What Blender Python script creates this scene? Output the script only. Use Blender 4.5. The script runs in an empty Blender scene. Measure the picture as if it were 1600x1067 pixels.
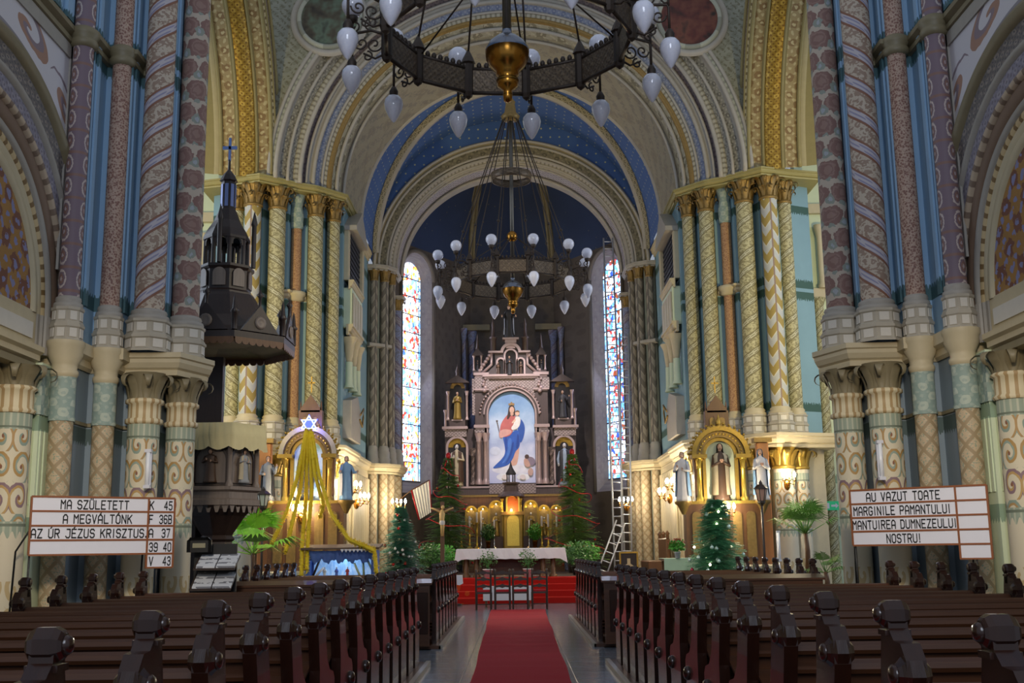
import bpy, math, random
from mathutils import Vector, Matrix
random.seed(7)
PI = math.pi
sc = bpy.context.scene
COL = sc.collection
# ---------------------------------------------------------------- camera
CAMX, CAMH = -0.02, 1.55
F_PX, PITCH, ROLL = 1750.0, math.radians(10.565), math.radians(0.8)
cam = bpy.data.cameras.new('camera')
cam.sensor_width = 36.0
cam.lens = F_PX * 36.0 / 1600.0
cam.clip_end = 300
cam_o = bpy.data.objects.new('camera', cam)
COL.objects.link(cam_o)
cam_o.matrix_world = (Matrix.Translation((CAMX, 0, CAMH)) @ Matrix.Rotation(PI/2 + PITCH, 4, 'X') @ Matrix.Rotation(-ROLL, 4, 'Z'))
sc.camera = cam_o
sc.view_settings.view_transform = 'Standard'
sc.view_settings.look = 'None'
sc.view_settings.gamma = 1.0
sc.view_settings.use_curve_mapping = False
sc.view_settings.exposure = 0.62
sc.cycles.use_denoising = True
sc.cycles.max_bounces = 5
sc.cycles.diffuse_bounces = 3
sc.cycles.glossy_bounces = 3
sc.cycles.transmission_bounces = 4
sc.cycles.caustics_reflective = False
sc.cycles.caustics_refractive = False
sc.cycles.sample_clamp_indirect = 4.0
# ---------------------------------------------------------------- world: even dim daylight
w = bpy.data.worlds.new('world')
sc.world = w
w.use_nodes = True
bg = w.node_tree.nodes['Background']
bg.inputs[0].default_value = (0.76, 0.85, 1.0, 1)
bg.inputs[1].default_value = 0.26


def area_light(name, loc, target, size, power, color, size_y=None):
    l = bpy.data.lights.new(name, 'AREA')
    l.energy = power; l.color = color; l.size = size
    if size_y:
        l.shape = 'RECTANGLE'; l.size_y = size_y
    o = bpy.data.objects.new(name, l)
    COL.objects.link(o)
    o.location = loc
    o.rotation_euler = (Vector(target) - Vector(loc)).to_track_quat('-Z', 'Y').to_euler()
    return o


def point_light(name, loc, power, color, r=0.05):
    l = bpy.data.lights.new(name, 'POINT')
    l.energy = power; l.color = color; l.shadow_soft_size = r
    o = bpy.data.objects.new(name, l)
    COL.objects.link(o); o.location = loc
    return o


def spot_light(name, loc, target, power, color, ang, blend=0.5, r=0.1):
    l = bpy.data.lights.new(name, 'SPOT')
    l.energy = power; l.color = color; l.spot_size = math.radians(ang); l.spot_blend = blend; l.shadow_soft_size = r
    o = bpy.data.objects.new(name, l)
    COL.objects.link(o); o.location = loc
    o.rotation_euler = (Vector(target) - Vector(loc)).to_track_quat('-Z', 'Y').to_euler()
    return o


# daylight from the tall west window behind the viewer, daylight of the transept windows, lamps in the transepts
area_light('west_window_daylight', (0, -9, 12), (0, 24, 6), 6, 800, (0.78, 0.86, 1.0), 9)
for s in (-1, 1):
    area_light('transept_window_daylight', (s*13.5, 25.5, 10), (0, 27, 6), 5, 260, (0.75, 0.85, 1.0), 8)
    spot_light('transept_lamp', (s*9.6, 22.0, 6.0), (s*7.6, 32.5, 9.5), 1700 if s < 0 else 1300, (1.0, 0.80, 0.36), 75, 0.7, 0.3)
    spot_light('aisle_lamp', (s*3.4, 8.0, 5.2), (s*6.3, 17.3, 2.3), 1000, (1.0, 0.84, 0.62), 42, 1.0, 0.4)
for s in (-1, 1):
    spot_light('added_crossing_fill', (s*3.6, 17.6, 9.2), (-s*6.2, 28.5, 2.4), 950, (1.0, 0.86, 0.62), 66, 0.8, 0.3)  # added fill to brighten the pulpit, side altars and trees
spot_light('altar_lamp', (0, 37.0, 13.5), (0, 45.4, 6.2), 2800, (1.0, 0.93, 0.98), 34, 0.6, 0.2)
spot_light('sanctuary_lamp', (0, 33.5, 11.5), (0, 39.0, 0.9), 700, (1.0, 0.87, 0.70), 42, 0.7, 0.2)
# ---------------------------------------------------------------- measuring helpers (photo frame 1600 x 1067 -> metres)
_f = Vector((0, math.cos(PITCH), math.sin(PITCH))); _r0 = Vector((1, 0, 0)); _u0 = _r0.cross(_f)
_A = math.cos(ROLL)*_r0 - math.sin(ROLL)*_u0
_B = math.sin(ROLL)*_r0 + math.cos(ROLL)*_u0


def ray(x, y):
    return (x-800)/F_PX*_A - (y-533.5)/F_PX*_B + _f


def at(x, y, Y):
    d = ray(x, y); t = Y/d.y
    return Vector((CAMX + t*d.x, Y, CAMH + t*d.z))


def atX(x, y, X):
    d = ray(x, y); t = (X-CAMX)/d.x
    return Vector((X, t*d.y, CAMH + t*d.z))


def atZ(x, y, Z):
    d = ray(x, y); t = (Z-CAMH)/d.z
    return Vector((CAMX + t*d.x, t*d.y, Z))


# ---------------------------------------------------------------- mesh builder
class MB:
    def __init__(s):
        s.v = []; s.f = []; s.uv = []; s.sm = []

    def add(s, verts, faces, uvs=None, smooth=False):
        b = len(s.v)
        s.v += [tuple(q) for q in verts]
        for i, f in enumerate(faces):
            s.f.append([b+k for k in f])
            s.uv.append(uvs[i] if uvs else None)
            s.sm.append(smooth)
        return s

    def box(s, x0, x1, y0, y1, z0, z1):
        v = [(x0, y0, z0), (x1, y0, z0), (x1, y1, z0), (x0, y1, z0), (x0, y0, z1), (x1, y0, z1), (x1, y1, z1), (x0, y1, z1)]
        f = [(0, 3, 2, 1), (4, 5, 6, 7), (0, 1, 5, 4), (1, 2, 6, 5), (2, 3, 7, 6), (3, 0, 4, 7)]
        uvs = []
        for q in f:
            pts = [v[i] for i in q]
            nx = max(p[0] for p in pts)-min(p[0] for p in pts); ny = max(p[1] for p in pts)-min(p[1] for p in pts)
            if nx < 1e-9: uvs.append([(p[1], p[2]) for p in pts])
            elif ny < 1e-9: uvs.append([(p[0], p[2]) for p in pts])
            else: uvs.append([(p[0], p[1]) for p in pts])
        return s.add(v, f, uvs)

    def cbox(s, x0, x1, y0, y1, z0, z1, c):
        # box with chamfered vertical and top edges
        P = [(x0+c, y0), (x1-c, y0), (x1, y0+c), (x1, y1-c), (x1-c, y1), (x0+c, y1), (x0, y1-c), (x0, y0+c)]
        cx, cy = (x0+x1)/2, (y0+y1)/2
        kx = (x1-x0-2*c)/(x1-x0) if x1 > x0 else 1; ky = (y1-y0-2*c)/(y1-y0)
        v = [(p[0], p[1], z0) for p in P] + [(p[0], p[1], z1-c) for p in P] + [(cx+(p[0]-cx)*kx, cy+(p[1]-cy)*ky, z1) for p in P]
        f = [tuple(range(7, -1, -1)), tuple(range(16, 24))]
        for l in (0, 8):
            for i in range(8):
                j = (i+1) % 8
                f.append((l+i, l+j, l+8+j, l+8+i))
        return s.add(v, f)

    def prism(s, poly, a, b, axis='z', smooth=False):
        # poly: 2D points; axis z: (x,y); axis y: (x,z); axis x: (y,z)
        def mk(p, t):
            return (p[0], p[1], t) if axis == 'z' else ((p[0], t, p[1]) if axis == 'y' else (t, p[0], p[1]))
        n = len(poly)
        v = [mk(p, a) for p in poly] + [mk(p, b) for p in poly]
        f = [tuple(range(n-1, -1, -1)), tuple(range(n, 2*n))] + [(i, (i+1) % n, n+(i+1) % n, n+i) for i in range(n)]
        uvs = [[poly[i] for i in range(n-1, -1, -1)], [poly[i] for i in range(n)]]
        d = 0
        for i in range(n):
            p, q = poly[i], poly[(i+1) % n]; L = math.hypot(q[0]-p[0], q[1]-p[1])
            uvs.append([(d, a), (d+L, a), (d+L, b), (d, b)]); d += L
        return s.add(v, f, uvs, smooth)

    def lathe(s, prof, c=(0, 0, 0), n=16, a0=0.0, a1=2*PI, smooth=True, ru=None, axis='z'):
        # prof: (r, z) list. uv: u = angle*ru (ru: reference radius, or 1/2pi turns), v = z
        full = abs(a1-a0-2*PI) < 1e-6
        m = n if full else n+1
        v = []
        for (r, z) in prof:
            for i in range(m):
                a = a0+(a1-a0)*i/n
                q = (r*math.cos(a), r*math.sin(a), z)
                if axis == 'y': q = (q[0], q[2], q[1])
                elif axis == 'x': q = (q[2], q[0], q[1])
                v.append((c[0]+q[0], c[1]+q[1], c[2]+q[2]))
        f = []; uv = []
        k = ru if ru else 1/(2*PI)
        for j in range(len(prof)-1):
            for i in range(n):
                i2 = (i+1) % m
                f.append((j*m+i, j*m+i2, (j+1)*m+i2, (j+1)*m+i))
                u0 = (a0+(a1-a0)*i/n)*k; u1 = (a0+(a1-a0)*(i+1)/n)*k
                uv.append([(u0, prof[j][1]), (u1, prof[j][1]), (u1, prof[j+1][1]), (u0, prof[j+1][1])])
        s.add(v, f, uv, smooth)
        return s

    def arch(s, prof, cx=0, cz=0, n=40, a0=0, a1=PI, sz=1.0, smooth=True, plane='xz', c0=0):
        # surface of revolution about the Y axis (plane xz) or X axis (plane yz): prof = (R, depth)
        v = []
        for (r, d) in prof:
            for i in range(n+1):
                a = a0+(a1-a0)*i/n
                p, z = cx+r*math.cos(a), cz+r*sz*math.sin(a)
                v.append((p, d, z) if plane == 'xz' else (d, p, z))
        f = []; uv = []
        m = n+1; L = 0
        for j in range(len(prof)-1):
            dl = math.hypot(prof[j+1][0]-prof[j][0], prof[j+1][1]-prof[j][1])
            for i in range(n):
                f.append((j*m+i, j*m+i+1, (j+1)*m+i+1, (j+1)*m+i))
                R = prof[0][0]
                u0 = (a0+(a1-a0)*i/n)*R; u1 = (a0+(a1-a0)*(i+1)/n)*R
                uv.append([(u0, L), (u1, L), (u1, L+dl), (u0, L+dl)])
            L += dl
        return s.add(v, f, uv, smooth)

    def tube(s, pts, r, n=6, cap=True, smooth=True):
        pts = [Vector(p) for p in pts]
        rs = r if isinstance(r, (list, tuple)) else [r]*len(pts)
        up = None; v = []
        for i, p in enumerate(pts):
            t = (pts[min(i+1, len(pts)-1)]-pts[max(i-1, 0)])
            if t.length < 1e-9: t = Vector((0, 0, 1))
            t.normalize()
            if up is None:
                up = Vector((0, 0, 1)) if abs(t.z) < 0.9 else Vector((1, 0, 0))
            x = up.cross(t)
            if x.length < 1e-6: x = Vector((1, 0, 0)).cross(t)
            x.normalize(); y = t.cross(x); up = y
            for k in range(n):
                a = 2*PI*k/n
                v.append(p + x*(rs[i]*math.cos(a)) + y*(rs[i]*math.sin(a)))
        f = []
        for j in range(len(pts)-1):
            for k in range(n):
                k2 = (k+1) % n
                f.append((j*n+k, j*n+k2, (j+1)*n+k2, (j+1)*n+k))
        s.add(v, f, None, smooth)
        if cap:
            b = len(s.v)-len(v)
            s.f.append([b+k for k in range(n-1, -1, -1)]); s.uv.append(None); s.sm.append(False)
            s.f.append([b+(len(pts)-1)*n+k for k in range(n)]); s.uv.append(None); s.sm.append(False)
        return s

    def sweep(s, prof, path, closed=False, smooth=False):
        # prof (offset, z): offset to the right-hand side of the path direction; path in XY, mitred
        n = len(path); rows = []
        for i in range(n):
            p = Vector(path[i])
            if closed: a, b = Vector(path[i-1]), Vector(path[(i+1) % n])
            else: a, b = Vector(path[max(i-1, 0)]), Vector(path[min(i+1, n-1)])
            d1 = (p-a).normalized() if (p-a).length > 1e-9 else None
            d2 = (b-p).normalized() if (b-p).length > 1e-9 else None
            d1 = d1 or d2; d2 = d2 or d1
            n1 = Vector((d1.y, -d1.x)); n2 = Vector((d2.y, -d2.x))
            m = (n1+n2)
            m = m/ max(m.dot(n1), 0.35) if m.length > 1e-6 else n1
            rows.append([(p.x+m.x*o, p.y+m.y*o, z) for (o, z) in prof])
        v = [q for r in rows for q in r]; k = len(prof); f = []
        for i in range(n if closed else n-1):
            j = (i+1) % n
            for l in range(k-1):
                f.append((i*k+l, j*k+l, j*k+l+1, i*k+l+1))
        s.add(v, f, None, smooth)
        if not closed:
            b = len(s.v)-len(v)
            for e in (0, n-1):
                s.f.append([b+e*k+l for l in range(k)]); s.uv.append(None); s.sm.append(False)
        return s

    def ball(s, c, r, n=12, m=8, rz=None, ry=None):
        rz = rz or r; ry = ry or r
        v = []
        for j in range(m+1):
            t = PI*j/m
            for i in range(n):
                a = 2*PI*i/n
                v.append((c[0]+r*math.sin(t)*math.cos(a), c[1]+ry*math.sin(t)*math.sin(a), c[2]-rz*math.cos(t)))
        f = [(j*n+i, j*n+(i+1) % n, (j+1)*n+(i+1) % n, (j+1)*n+i) for j in range(m) for i in range(n)]
        return s.add(v, f, None, True)

    def merge(s, o, M=None):
        b = len(s.v)
        s.v += [tuple(M @ Vector(q)) for q in o.v] if M is not None else list(o.v)
        flip = M is not None and M.to_3x3().determinant() < 0
        for f, u, k in zip(o.f, o.uv, o.sm):
            s.f.append([b+i for i in (reversed(f) if flip else f)])
            s.uv.append(list(reversed(u)) if (flip and u) else u)
            s.sm.append(k)
        return s

    def mirx(s, sg):
        if sg < 0:
            s.v = [(-x, y, z) for x, y, z in s.v]
            s.f = [list(reversed(f)) for f in s.f]
            s.uv = [list(reversed(u)) if u else None for u in s.uv]
        return s

    def shift(s, d):
        s.v = [(x+d[0], y+d[1], z+d[2]) for x, y, z in s.v]
        return s

    def mesh(s, name, mat):
        me = bpy.data.meshes.new(name)
        me.from_pydata(s.v, [], s.f)
        if any(s.uv):
            l = me.uv_layers.new(name='UVMap')
            flat = []
            for f, u in zip(s.f, s.uv):
                for i in range(len(f)):
                    flat += list(u[i]) if u else [0, 0]
            l.data.foreach_set('uv', flat)
        me.polygons.foreach_set('use_smooth', s.sm)
        for m in (mat if isinstance(mat, (list, tuple)) else [mat]):
            me.materials.append(m)
        me.update()
        return me

    def build(s, name, mat, parent=None, loc=None):
        o = bpy.data.objects.new(name, s.mesh(name, mat))
        COL.objects.link(o)
        if parent: o.parent = parent
        if loc is not None: o.location = loc
        return o


def R3(x=0, y=0, z=0):
    return Matrix.Rotation(z, 4, 'Z') @ Matrix.Rotation(y, 4, 'Y') @ Matrix.Rotation(x, 4, 'X')


def T3(*p):
    return Matrix.Translation(p if len(p) == 3 else p[0])


def thing(name, label, cat, loc=(0, 0, 0), rz=0, group=None, kind=None):
    o = bpy.data.objects.new(name, None)
    o.empty_display_size = 0.2
    COL.objects.link(o)
    o.location = loc; o.rotation_euler = (0, 0, rz)
    tag(o, label, cat, group, kind)
    return o


def tag(o, label=None, cat=None, group=None, kind=None):
    if label: o['label'] = label
    if cat: o['category'] = cat
    if group: o['group'] = group
    if kind: o['kind'] = kind
    return o


def struct(name, mb, mat, parent=None, label=None, cat=None):
    o = mb.build(name, mat, parent)
    if not parent: o['kind'] = 'structure'
    tag(o, label, cat)
    return o


def inst(name, src, parent=None, loc=(0, 0, 0), rot=(0, 0, 0), scale=(1, 1, 1)):
    o = bpy.data.objects.new(name, src.data if hasattr(src, 'data') else src)
    COL.objects.link(o)
    o.location = loc; o.rotation_euler = rot; o.scale = scale
    if parent: o.parent = parent
    return o


def copy_tree(o, parent=None):
    c = o.copy(); COL.objects.link(c); c.parent = parent
    for ch in list(o.children):
        if ch.name in sc.objects or True:
            copy_tree(ch, c)
    return c


# ---------------------------------------------------------------- material builder
def lin(h):
    if isinstance(h, (tuple, list)): return tuple(h)[:3]
    h = h.lstrip('#'); o = []
    for i in (0, 2, 4):
        c = int(h[i:i+2], 16)/255
        o.append(c/12.92 if c <= 0.04045 else ((c+0.055)/1.055)**2.4)
    return tuple(o)


class S:
    def __init__(s, g, sock): s.g = g; s.k = sock
    def _m(s, op, *o): return s.g.math(op, s, *o)
    def __add__(s, o): return s._m('ADD', o)
    __radd__ = __add__
    def __sub__(s, o): return s._m('SUBTRACT', o)
    def __rsub__(s, o): return s.g.math('SUBTRACT', o, s)
    def __mul__(s, o): return s._m('MULTIPLY', o)
    __rmul__ = __mul__
    def __truediv__(s, o): return s._m('DIVIDE', o)
    def lt(s, o): return s._m('LESS_THAN', o)
    def gt(s, o): return s._m('GREATER_THAN', o)
    def frac(s): return s._m('FRACT')
    def floor(s): return s._m('FLOOR')
    def abs(s): return s._m('ABSOLUTE')
    def sin(s): return s._m('SINE')
    def cos(s): return s._m('COSINE')
    def sqrt(s): return s._m('SQRT')
    def max(s, o): return s._m('MAXIMUM', o)
    def min(s, o): return s._m('MINIMUM', o)
    def clamp(s): return s._m('MAXIMUM', 0.0)._m('MINIMUM', 1.0)
    def band(s, a, b): return s.gt(a)*s.lt(b)
    def atan2(s, o): return s._m('ARCTAN2', o)
    def mod(s, o): return s._m('FLOORED_MODULO', o)


class G:
    def __init__(s, name):
        s.m = bpy.data.materials.new(name); s.m.use_nodes = True
        s.t = s.m.node_tree; s.n = s.t.nodes; s.L = s.t.links
        s.bsdf = s.n['Principled BSDF']; s.out = s.n['Material Output']

    def link(s, a, sock):
        if isinstance(a, S): s.L.new(a.k, sock)
        elif isinstance(a, (tuple, list)): sock.default_value = tuple(a)[:3]+(1.0,) if len(sock.default_value) == 4 else tuple(a)[:3]
        else: sock.default_value = a

    def math(s, op, *a):
        n = s.n.new('ShaderNodeMath'); n.operation = op
        for i, q in enumerate(a): s.link(q, n.inputs[i])
        return S(s, n.outputs[0])

    def uv(s):
        n = s.n.new('ShaderNodeUVMap'); x = s.n.new('ShaderNodeSeparateXYZ')
        s.L.new(n.outputs[0], x.inputs[0])
        return S(s, x.outputs[0]), S(s, x.outputs[1])

    def obj(s):
        n = s.n.new('ShaderNodeTexCoord'); x = s.n.new('ShaderNodeSeparateXYZ')
        s.L.new(n.outputs['Object'], x.inputs[0])
        return S(s, x.outputs[0]), S(s, x.outputs[1]), S(s, x.outputs[2])

    def vec(s, x, y, z=0.0):
        n = s.n.new('ShaderNodeCombineXYZ')
        for i, q in enumerate((x, y, z)): s.link(q, n.inputs[i])
        return S(s, n.outputs[0])

    def co(s):
        n = s.n.new('ShaderNodeTexCoord'); return S(s, n.outputs['Object'])

    def noise(s, scale, vec=None, detail=3.0, rough=0.55):
        n = s.n.new('ShaderNodeTexNoise'); n.inputs['Scale'].default_value = scale
        n.inputs['Detail'].default_value = detail; n.inputs['Roughness'].default_value = rough
        s.link(vec or s.co(), n.inputs['Vector'])
        return S(s, n.outputs[0])

    def voro(s, scale, vec=None, feature='F1', color=False, rnd=1.0):
        n = s.n.new('ShaderNodeTexVoronoi'); n.feature = feature
        n.inputs['Scale'].default_value = scale; n.inputs['Randomness'].default_value = rnd
        s.link(vec or s.co(), n.inputs['Vector'])
        return S(s, n.outputs['Color' if color else 'Distance'])

    def mix(s, f, a, b):
        n = s.n.new('ShaderNodeMix'); n.data_type = 'RGBA'
        s.link(f, n.inputs[0]); s.link(a, n.inputs[6]); s.link(b, n.inputs[7])
        return S(s, n.outputs[2])

    def ramp(s, f, stops, const=False):
        n = s.n.new('ShaderNodeValToRGB'); r = n.color_ramp
        r.interpolation = 'CONSTANT' if const else 'LINEAR'
        while len(r.elements) < len(stops): r.elements.new(0.5)
        for e, (p, c) in zip(r.elements, stops):
            e.position = p; e.color = lin(c)+(1,)
        s.link(f, n.inputs[0])
        return S(s, n.outputs[0])

    def hsv(s, c, h=0.5, sat=1.0, v=1.0):
        n = s.n.new('ShaderNodeHueSaturation')
        s.link(h, n.inputs[0]); s.link(sat, n.inputs[1]); s.link(v, n.inputs[2]); s.link(c, n.inputs[4])
        return S(s, n.outputs[0])

    def done(s, col, rough=0.6, metal=0.0, bump=None, bs=0.3, bd=0.02, spec=0.5, emit=None, es=1.0, coat=0.0):
        b = s.bsdf
        s.link(lin(col) if isinstance(col, str) else col, b.inputs['Base Color'])
        s.link(rough, b.inputs['Roughness']); s.link(metal, b.inputs['Metallic'])
        b.inputs['Specular IOR Level'].default_value = spec
        b.inputs['Coat Weight'].default_value = coat
        if bump is not None:
            n = s.n.new('ShaderNodeBump'); n.inputs['Strength'].default_value = bs; n.inputs['Distance'].default_value = bd
            s.link(bump, n.inputs['Height']); s.L.new(n.outputs[0], b.inputs['Normal'])
        if emit is not None:
            s.link(lin(emit) if isinstance(emit, str) else emit, b.inputs['Emission Color'])
            s.link(es, b.inputs['Emission Strength'])
        return s.m


def plain(name, col, rough=0.6, metal=0.0, var=0.12, scale=6.0, bump=0.0, spec=0.5, coat=0.0):
    g = G(name); c = lin(col)
    n = g.noise(scale)
    a = tuple(q*(1-var) for q in c); b = tuple(min(1, q*(1+var)) for q in c)
    return g.done(g.mix(n, a, b), rough, metal, n if bump else None, bump, 0.02, spec, coat=coat)


def glow(name, col, strength, base=None):
    g = G(name)
    return g.done(base or col, 0.5, 0, emit=col, es=strength)
# ---------------------------------------------------------------- painted ornament and other materials
def m_spiral(name, cols, p=0.56, starts=2, sg=1):
    # diagonal painted ribbons; cols: line, scroll ground, scroll, ribbon ground, ribbon marks
    g = G(name); u, v = g.uv()
    t = (v/p - u*(starts*sg)).frac()
    q = g.vec(u*6.0, v*5.0, 0.0)
    n = g.noise(1.6, q, 4.0)
    sw = (n*26.0).sin()
    scroll = g.mix(sw.gt(0.1), lin(cols[1]), lin(cols[2]))
    tick = ((u*24.0 + v*9.0).sin()*(t*46.0).sin()).gt(0.15)
    rib = g.mix(tick, lin(cols[3]), lin(cols[4]))
    c = g.mix(t.band(0.52, 0.80), scroll, rib)
    ln = t.band(0.44, 0.53).max(t.band(0.79, 0.87))
    c = g.mix(ln, c, lin(cols[0]))
    return g.done(c, 0.62, 0, sw*0.3+ln, 0.15, 0.01)


def m_scale(name, cols, n=4, p=0.5):
    # rows of round lobes with leaves between: ground, lobe, lobe core, leaf, edge
    g = G(name); u, v = g.uv()
    wu = (g.noise(1.6, g.vec(u*7.0, v*4.0, 0.0), 2.0)-0.5)
    u = u+wu*0.10; v = v+(g.noise(1.6, g.vec(u*7.0, v*4.0, 3.0), 2.0)-0.5)*0.16
    row = (v/p).floor()
    cu = (u*n + row*0.5).frac()-0.5; cv = (v/p).frac()-0.5
    w = (g.noise(2.5, g.vec(u*8.0, v*7.0, 0.0))-0.5)*0.16
    r = (cu*cu*1.0 + (cv-0.1)*(cv-0.1)*1.0).sqrt() + w
    cl = (u*n + row*0.5 + 0.5).frac()-0.5
    r2 = (cl*cl*3.0 + (cv+0.2)*(cv+0.2)*2.2).sqrt() + w
    r3 = (cu*cu*3.0 + (cv+0.36)*(cv+0.36)*5.0).sqrt() + w
    c = g.mix(r.lt(0.47), lin(cols[0]), lin(cols[1]))
    c = g.mix(((r*26.0+cu*5.0).sin().gt(0.55))*r.lt(0.40), c, lin(cols[2]))
    c = g.mix(r.lt(0.16), c, lin(cols[2]))
    c = g.mix(r2.lt(0.30), c, lin(cols[3]))
    c = g.mix(r2.lt(0.14), c, lin(cols[4]))
    c = g.mix(r3.lt(0.20), c, lin(cols[3]))
    return g.done(c, 0.62, 0, r.lt(0.4), 0.12, 0.01)


def m_ring(name, cols, n=3, p=0.37):
    g = G(name); u, v = g.uv()
    cu = (u*n).frac()-0.5; cv = (v/p).frac()-0.5
    w = (g.noise(3.0, g.vec(u*9.0, v*9.0, 0.0))-0.5)*0.2
    r = (cu*cu*2.2 + cv*cv).sqrt() + w
    c = g.mix(r.band(0.30, 0.40), lin(cols[0]), lin(cols[1]))
    c = g.mix(r.lt(0.22), c, lin(cols[2]))
    c = g.mix(r.lt(0.09), c, lin(cols[3]))
    c = g.mix(((v/p).frac()-0.5).abs().gt(0.44), c, lin(cols[2]))
    return g.done(c, 0.6)


def m_mottle(name, cols, sc_=26.0):
    g = G(name); u, v = g.uv()
    q = g.vec(u*1.0, v, 0.0)
    d = g.voro(sc_, q); n = g.noise(9.0, q, 5.0)
    c = g.ramp(d*0.8+n*0.5-0.2, [(0.0, cols[2]), (0.3, cols[0]), (0.62, cols[1]), (0.8, cols[0])])
    return g.done(c, 0.6, 0, d, 0.15, 0.01)


def m_leaf(name, cols, n=4, p=0.62):
    # upright overlapping leaf chevrons: ground, leaf, vein, edge
    g = G(name); u, v = g.uv()
    cu = ((u*n).frac()-0.5).abs()
    col = (u*n).floor()
    t = (v/p + col*0.5 - cu*0.9).frac()
    c = g.mix(t.lt(0.42), lin(cols[0]), lin(cols[1]))
    c = g.mix(t.band(0.42, 0.5), c, lin(cols[2]))
    c = g.mix(((t*9.0).frac().lt(0.3))*t.lt(0.4), c, lin(cols[2]))
    c = g.mix(cu.gt(0.44), c, lin(cols[3]))
    return g.done(c, 0.6, 0, t, 0.15, 0.01)


def m_lower(name):
    # cream column with painted scrolling acanthus between green bands (uv: turns, metres)
    g = G(name); u, v = g.uv()
    su = ((u*3.0).frac()-0.5).abs()*2.0            # mirrored, 0..1
    wv = (g.noise(2.2, g.vec(su*1.6, v*2.2, 0.0), 2.0)-0.5)
    def scrolls(p, ph):
        row = (v/p+ph).floor(); cv = (v/p+ph).frac()-0.5+wv*0.10; cu = su-0.5+wv*0.10
        sgn = (row.mod(2.0)-0.5)*2.0
        r = (cu*cu+cv*cv).sqrt(); th = cv.atan2(cu*sgn)/(2*PI)
        t = (th + r*2.3).frac()
        ma = (t.lt(0.46))*(r.lt(0.60))
        k = (row+(cu.gt(0.0)*0.0)).mod(3.0)
        c1 = g.mix(k.lt(0.5), g.mix(k.lt(1.5), lin('#8a6f74'), lin('#8c9c8e')), lin('#b08c54'))
        c2 = g.mix(k.lt(0.5), g.mix(k.lt(1.5), lin('#b9975e'), lin('#b08c58')), lin('#94a294'))
        return ma, g.mix(t.lt(0.20), c1, c2), r
    ma, oc, r = scrolls(0.44, 0.1)
    orn = g.mix(ma, lin('#d6cbb0'), oc)
    orn = g.mix(r.lt(0.07), orn, lin('#8a5c44'))
    mb, _, r2 = scrolls(0.5, 0.3)
    low = g.mix(mb, lin('#d4c9ae'), lin('#bda67a'))
    fr = (u*28.0*PI).sin()*0.05
    c = g.mix(v.band(2.05, 3.36), lin('#d4c9b0'), orn)
    c = g.mix(v.lt(1.22), c, low)
    gb = g.mix(((u*18.0).frac()-0.5).abs().lt(0.16), lin('#98a390'), lin('#b9bba4'))
    c = g.mix(v.band(3.36, 3.60).max((v+fr).gt(1.86)*v.lt(2.05)), c, gb)
    c = g.mix(v.band(1.98, 2.02).max(v.band(3.38, 3.41)), c, lin('#6f7866'))
    return g.done(c, 0.6)


def m_lattice(name, ground, line, dot, p=0.30, n=4):
    g = G(name); u, v = g.uv()
    a = (u*n + v/p).frac(); b = (u*n - v/p).frac()
    m = (a-0.5).abs().lt(0.13).max((b-0.5).abs().lt(0.13))
    r = g.noise(7.0, g.vec(u*5.0, v*5.0, 0.0))
    c = g.mix(m, lin(ground), lin(line))
    c = g.mix(r.gt(0.56)*(1.0-m), c, lin(dot))
    return g.done(c, 0.6, 0, m, 0.15, 0.01)


def m_orn(name, ground, c1, c2, p=0.4, q=0.3, rough=0.6, metal=0.0, thr=0.25, warp=1.0):
    # repeated painted or moulded motif in UV metres
    g = G(name); u, v = g.uv()
    w = (g.noise(5.0, g.vec(u, v, 0.0), 3.0)-0.5)*warp
    s1 = (u*(2*PI/p)+w*3.0).sin()*(v*(2*PI/q)+w*3.0).sin()
    s2 = ((u*(4*PI/p)+w*6.0).cos()*(v*(4*PI/q)-w*6.0).cos())
    c = g.mix(s1.gt(thr), lin(ground), lin(c1))
    c = g.mix(s2.gt(0.45), c, lin(c2))
    c = g.mix(g.noise(2.0)*0.25, c, lin('#3a3630'))
    return g.done(c, rough, metal, s1*0.6+s2*0.4, 0.3, 0.015)


def m_dentil(name, a, b, p=0.12):
    g = G(name); u, v = g.uv()
    t = (u/p).frac().lt(0.6)
    return g.done(g.mix(t, lin(b), lin(a)), 0.6, 0, t, 0.4, 0.02)


def m_frieze(name, base, dark, zs, amp=0.10, rough=0.55):
    # flat paint with a spiky painted leaf frieze along the given heights (z, direction)
    g = G(name); x, y, z = g.obj()
    k = ((x+y)*34.0).sin().abs()*0.6 + ((x-y)*71.0).sin().abs()*0.4
    n = g.noise(3.0)
    c = g.mix(n, tuple(q*0.93 for q in lin(base)), tuple(q*1.06 for q in lin(base)))
    for (zz, d) in zs:
        m = (z-zz)*d
        c = g.mix(m.gt(-0.02)*(m-0.16-k*amp).lt(0.0), c, lin(dark))
    return g.done(c, rough)


def m_wood(name, a, b, rough=0.35, axis=0, spec=0.5, coat=0.0):
    g = G(name); x, y, z = g.obj()
    st = [2.0, 2.0, 2.0]; st[axis] = 0.15
    n = g.noise(9.0, g.vec(x*st[0], y*st[1], z*st[2]), 5.0, 0.65)
    return g.done(g.mix(n, lin(a), lin(b)), rough, 0, n, 0.12, 0.01, spec, coat=coat)


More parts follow.
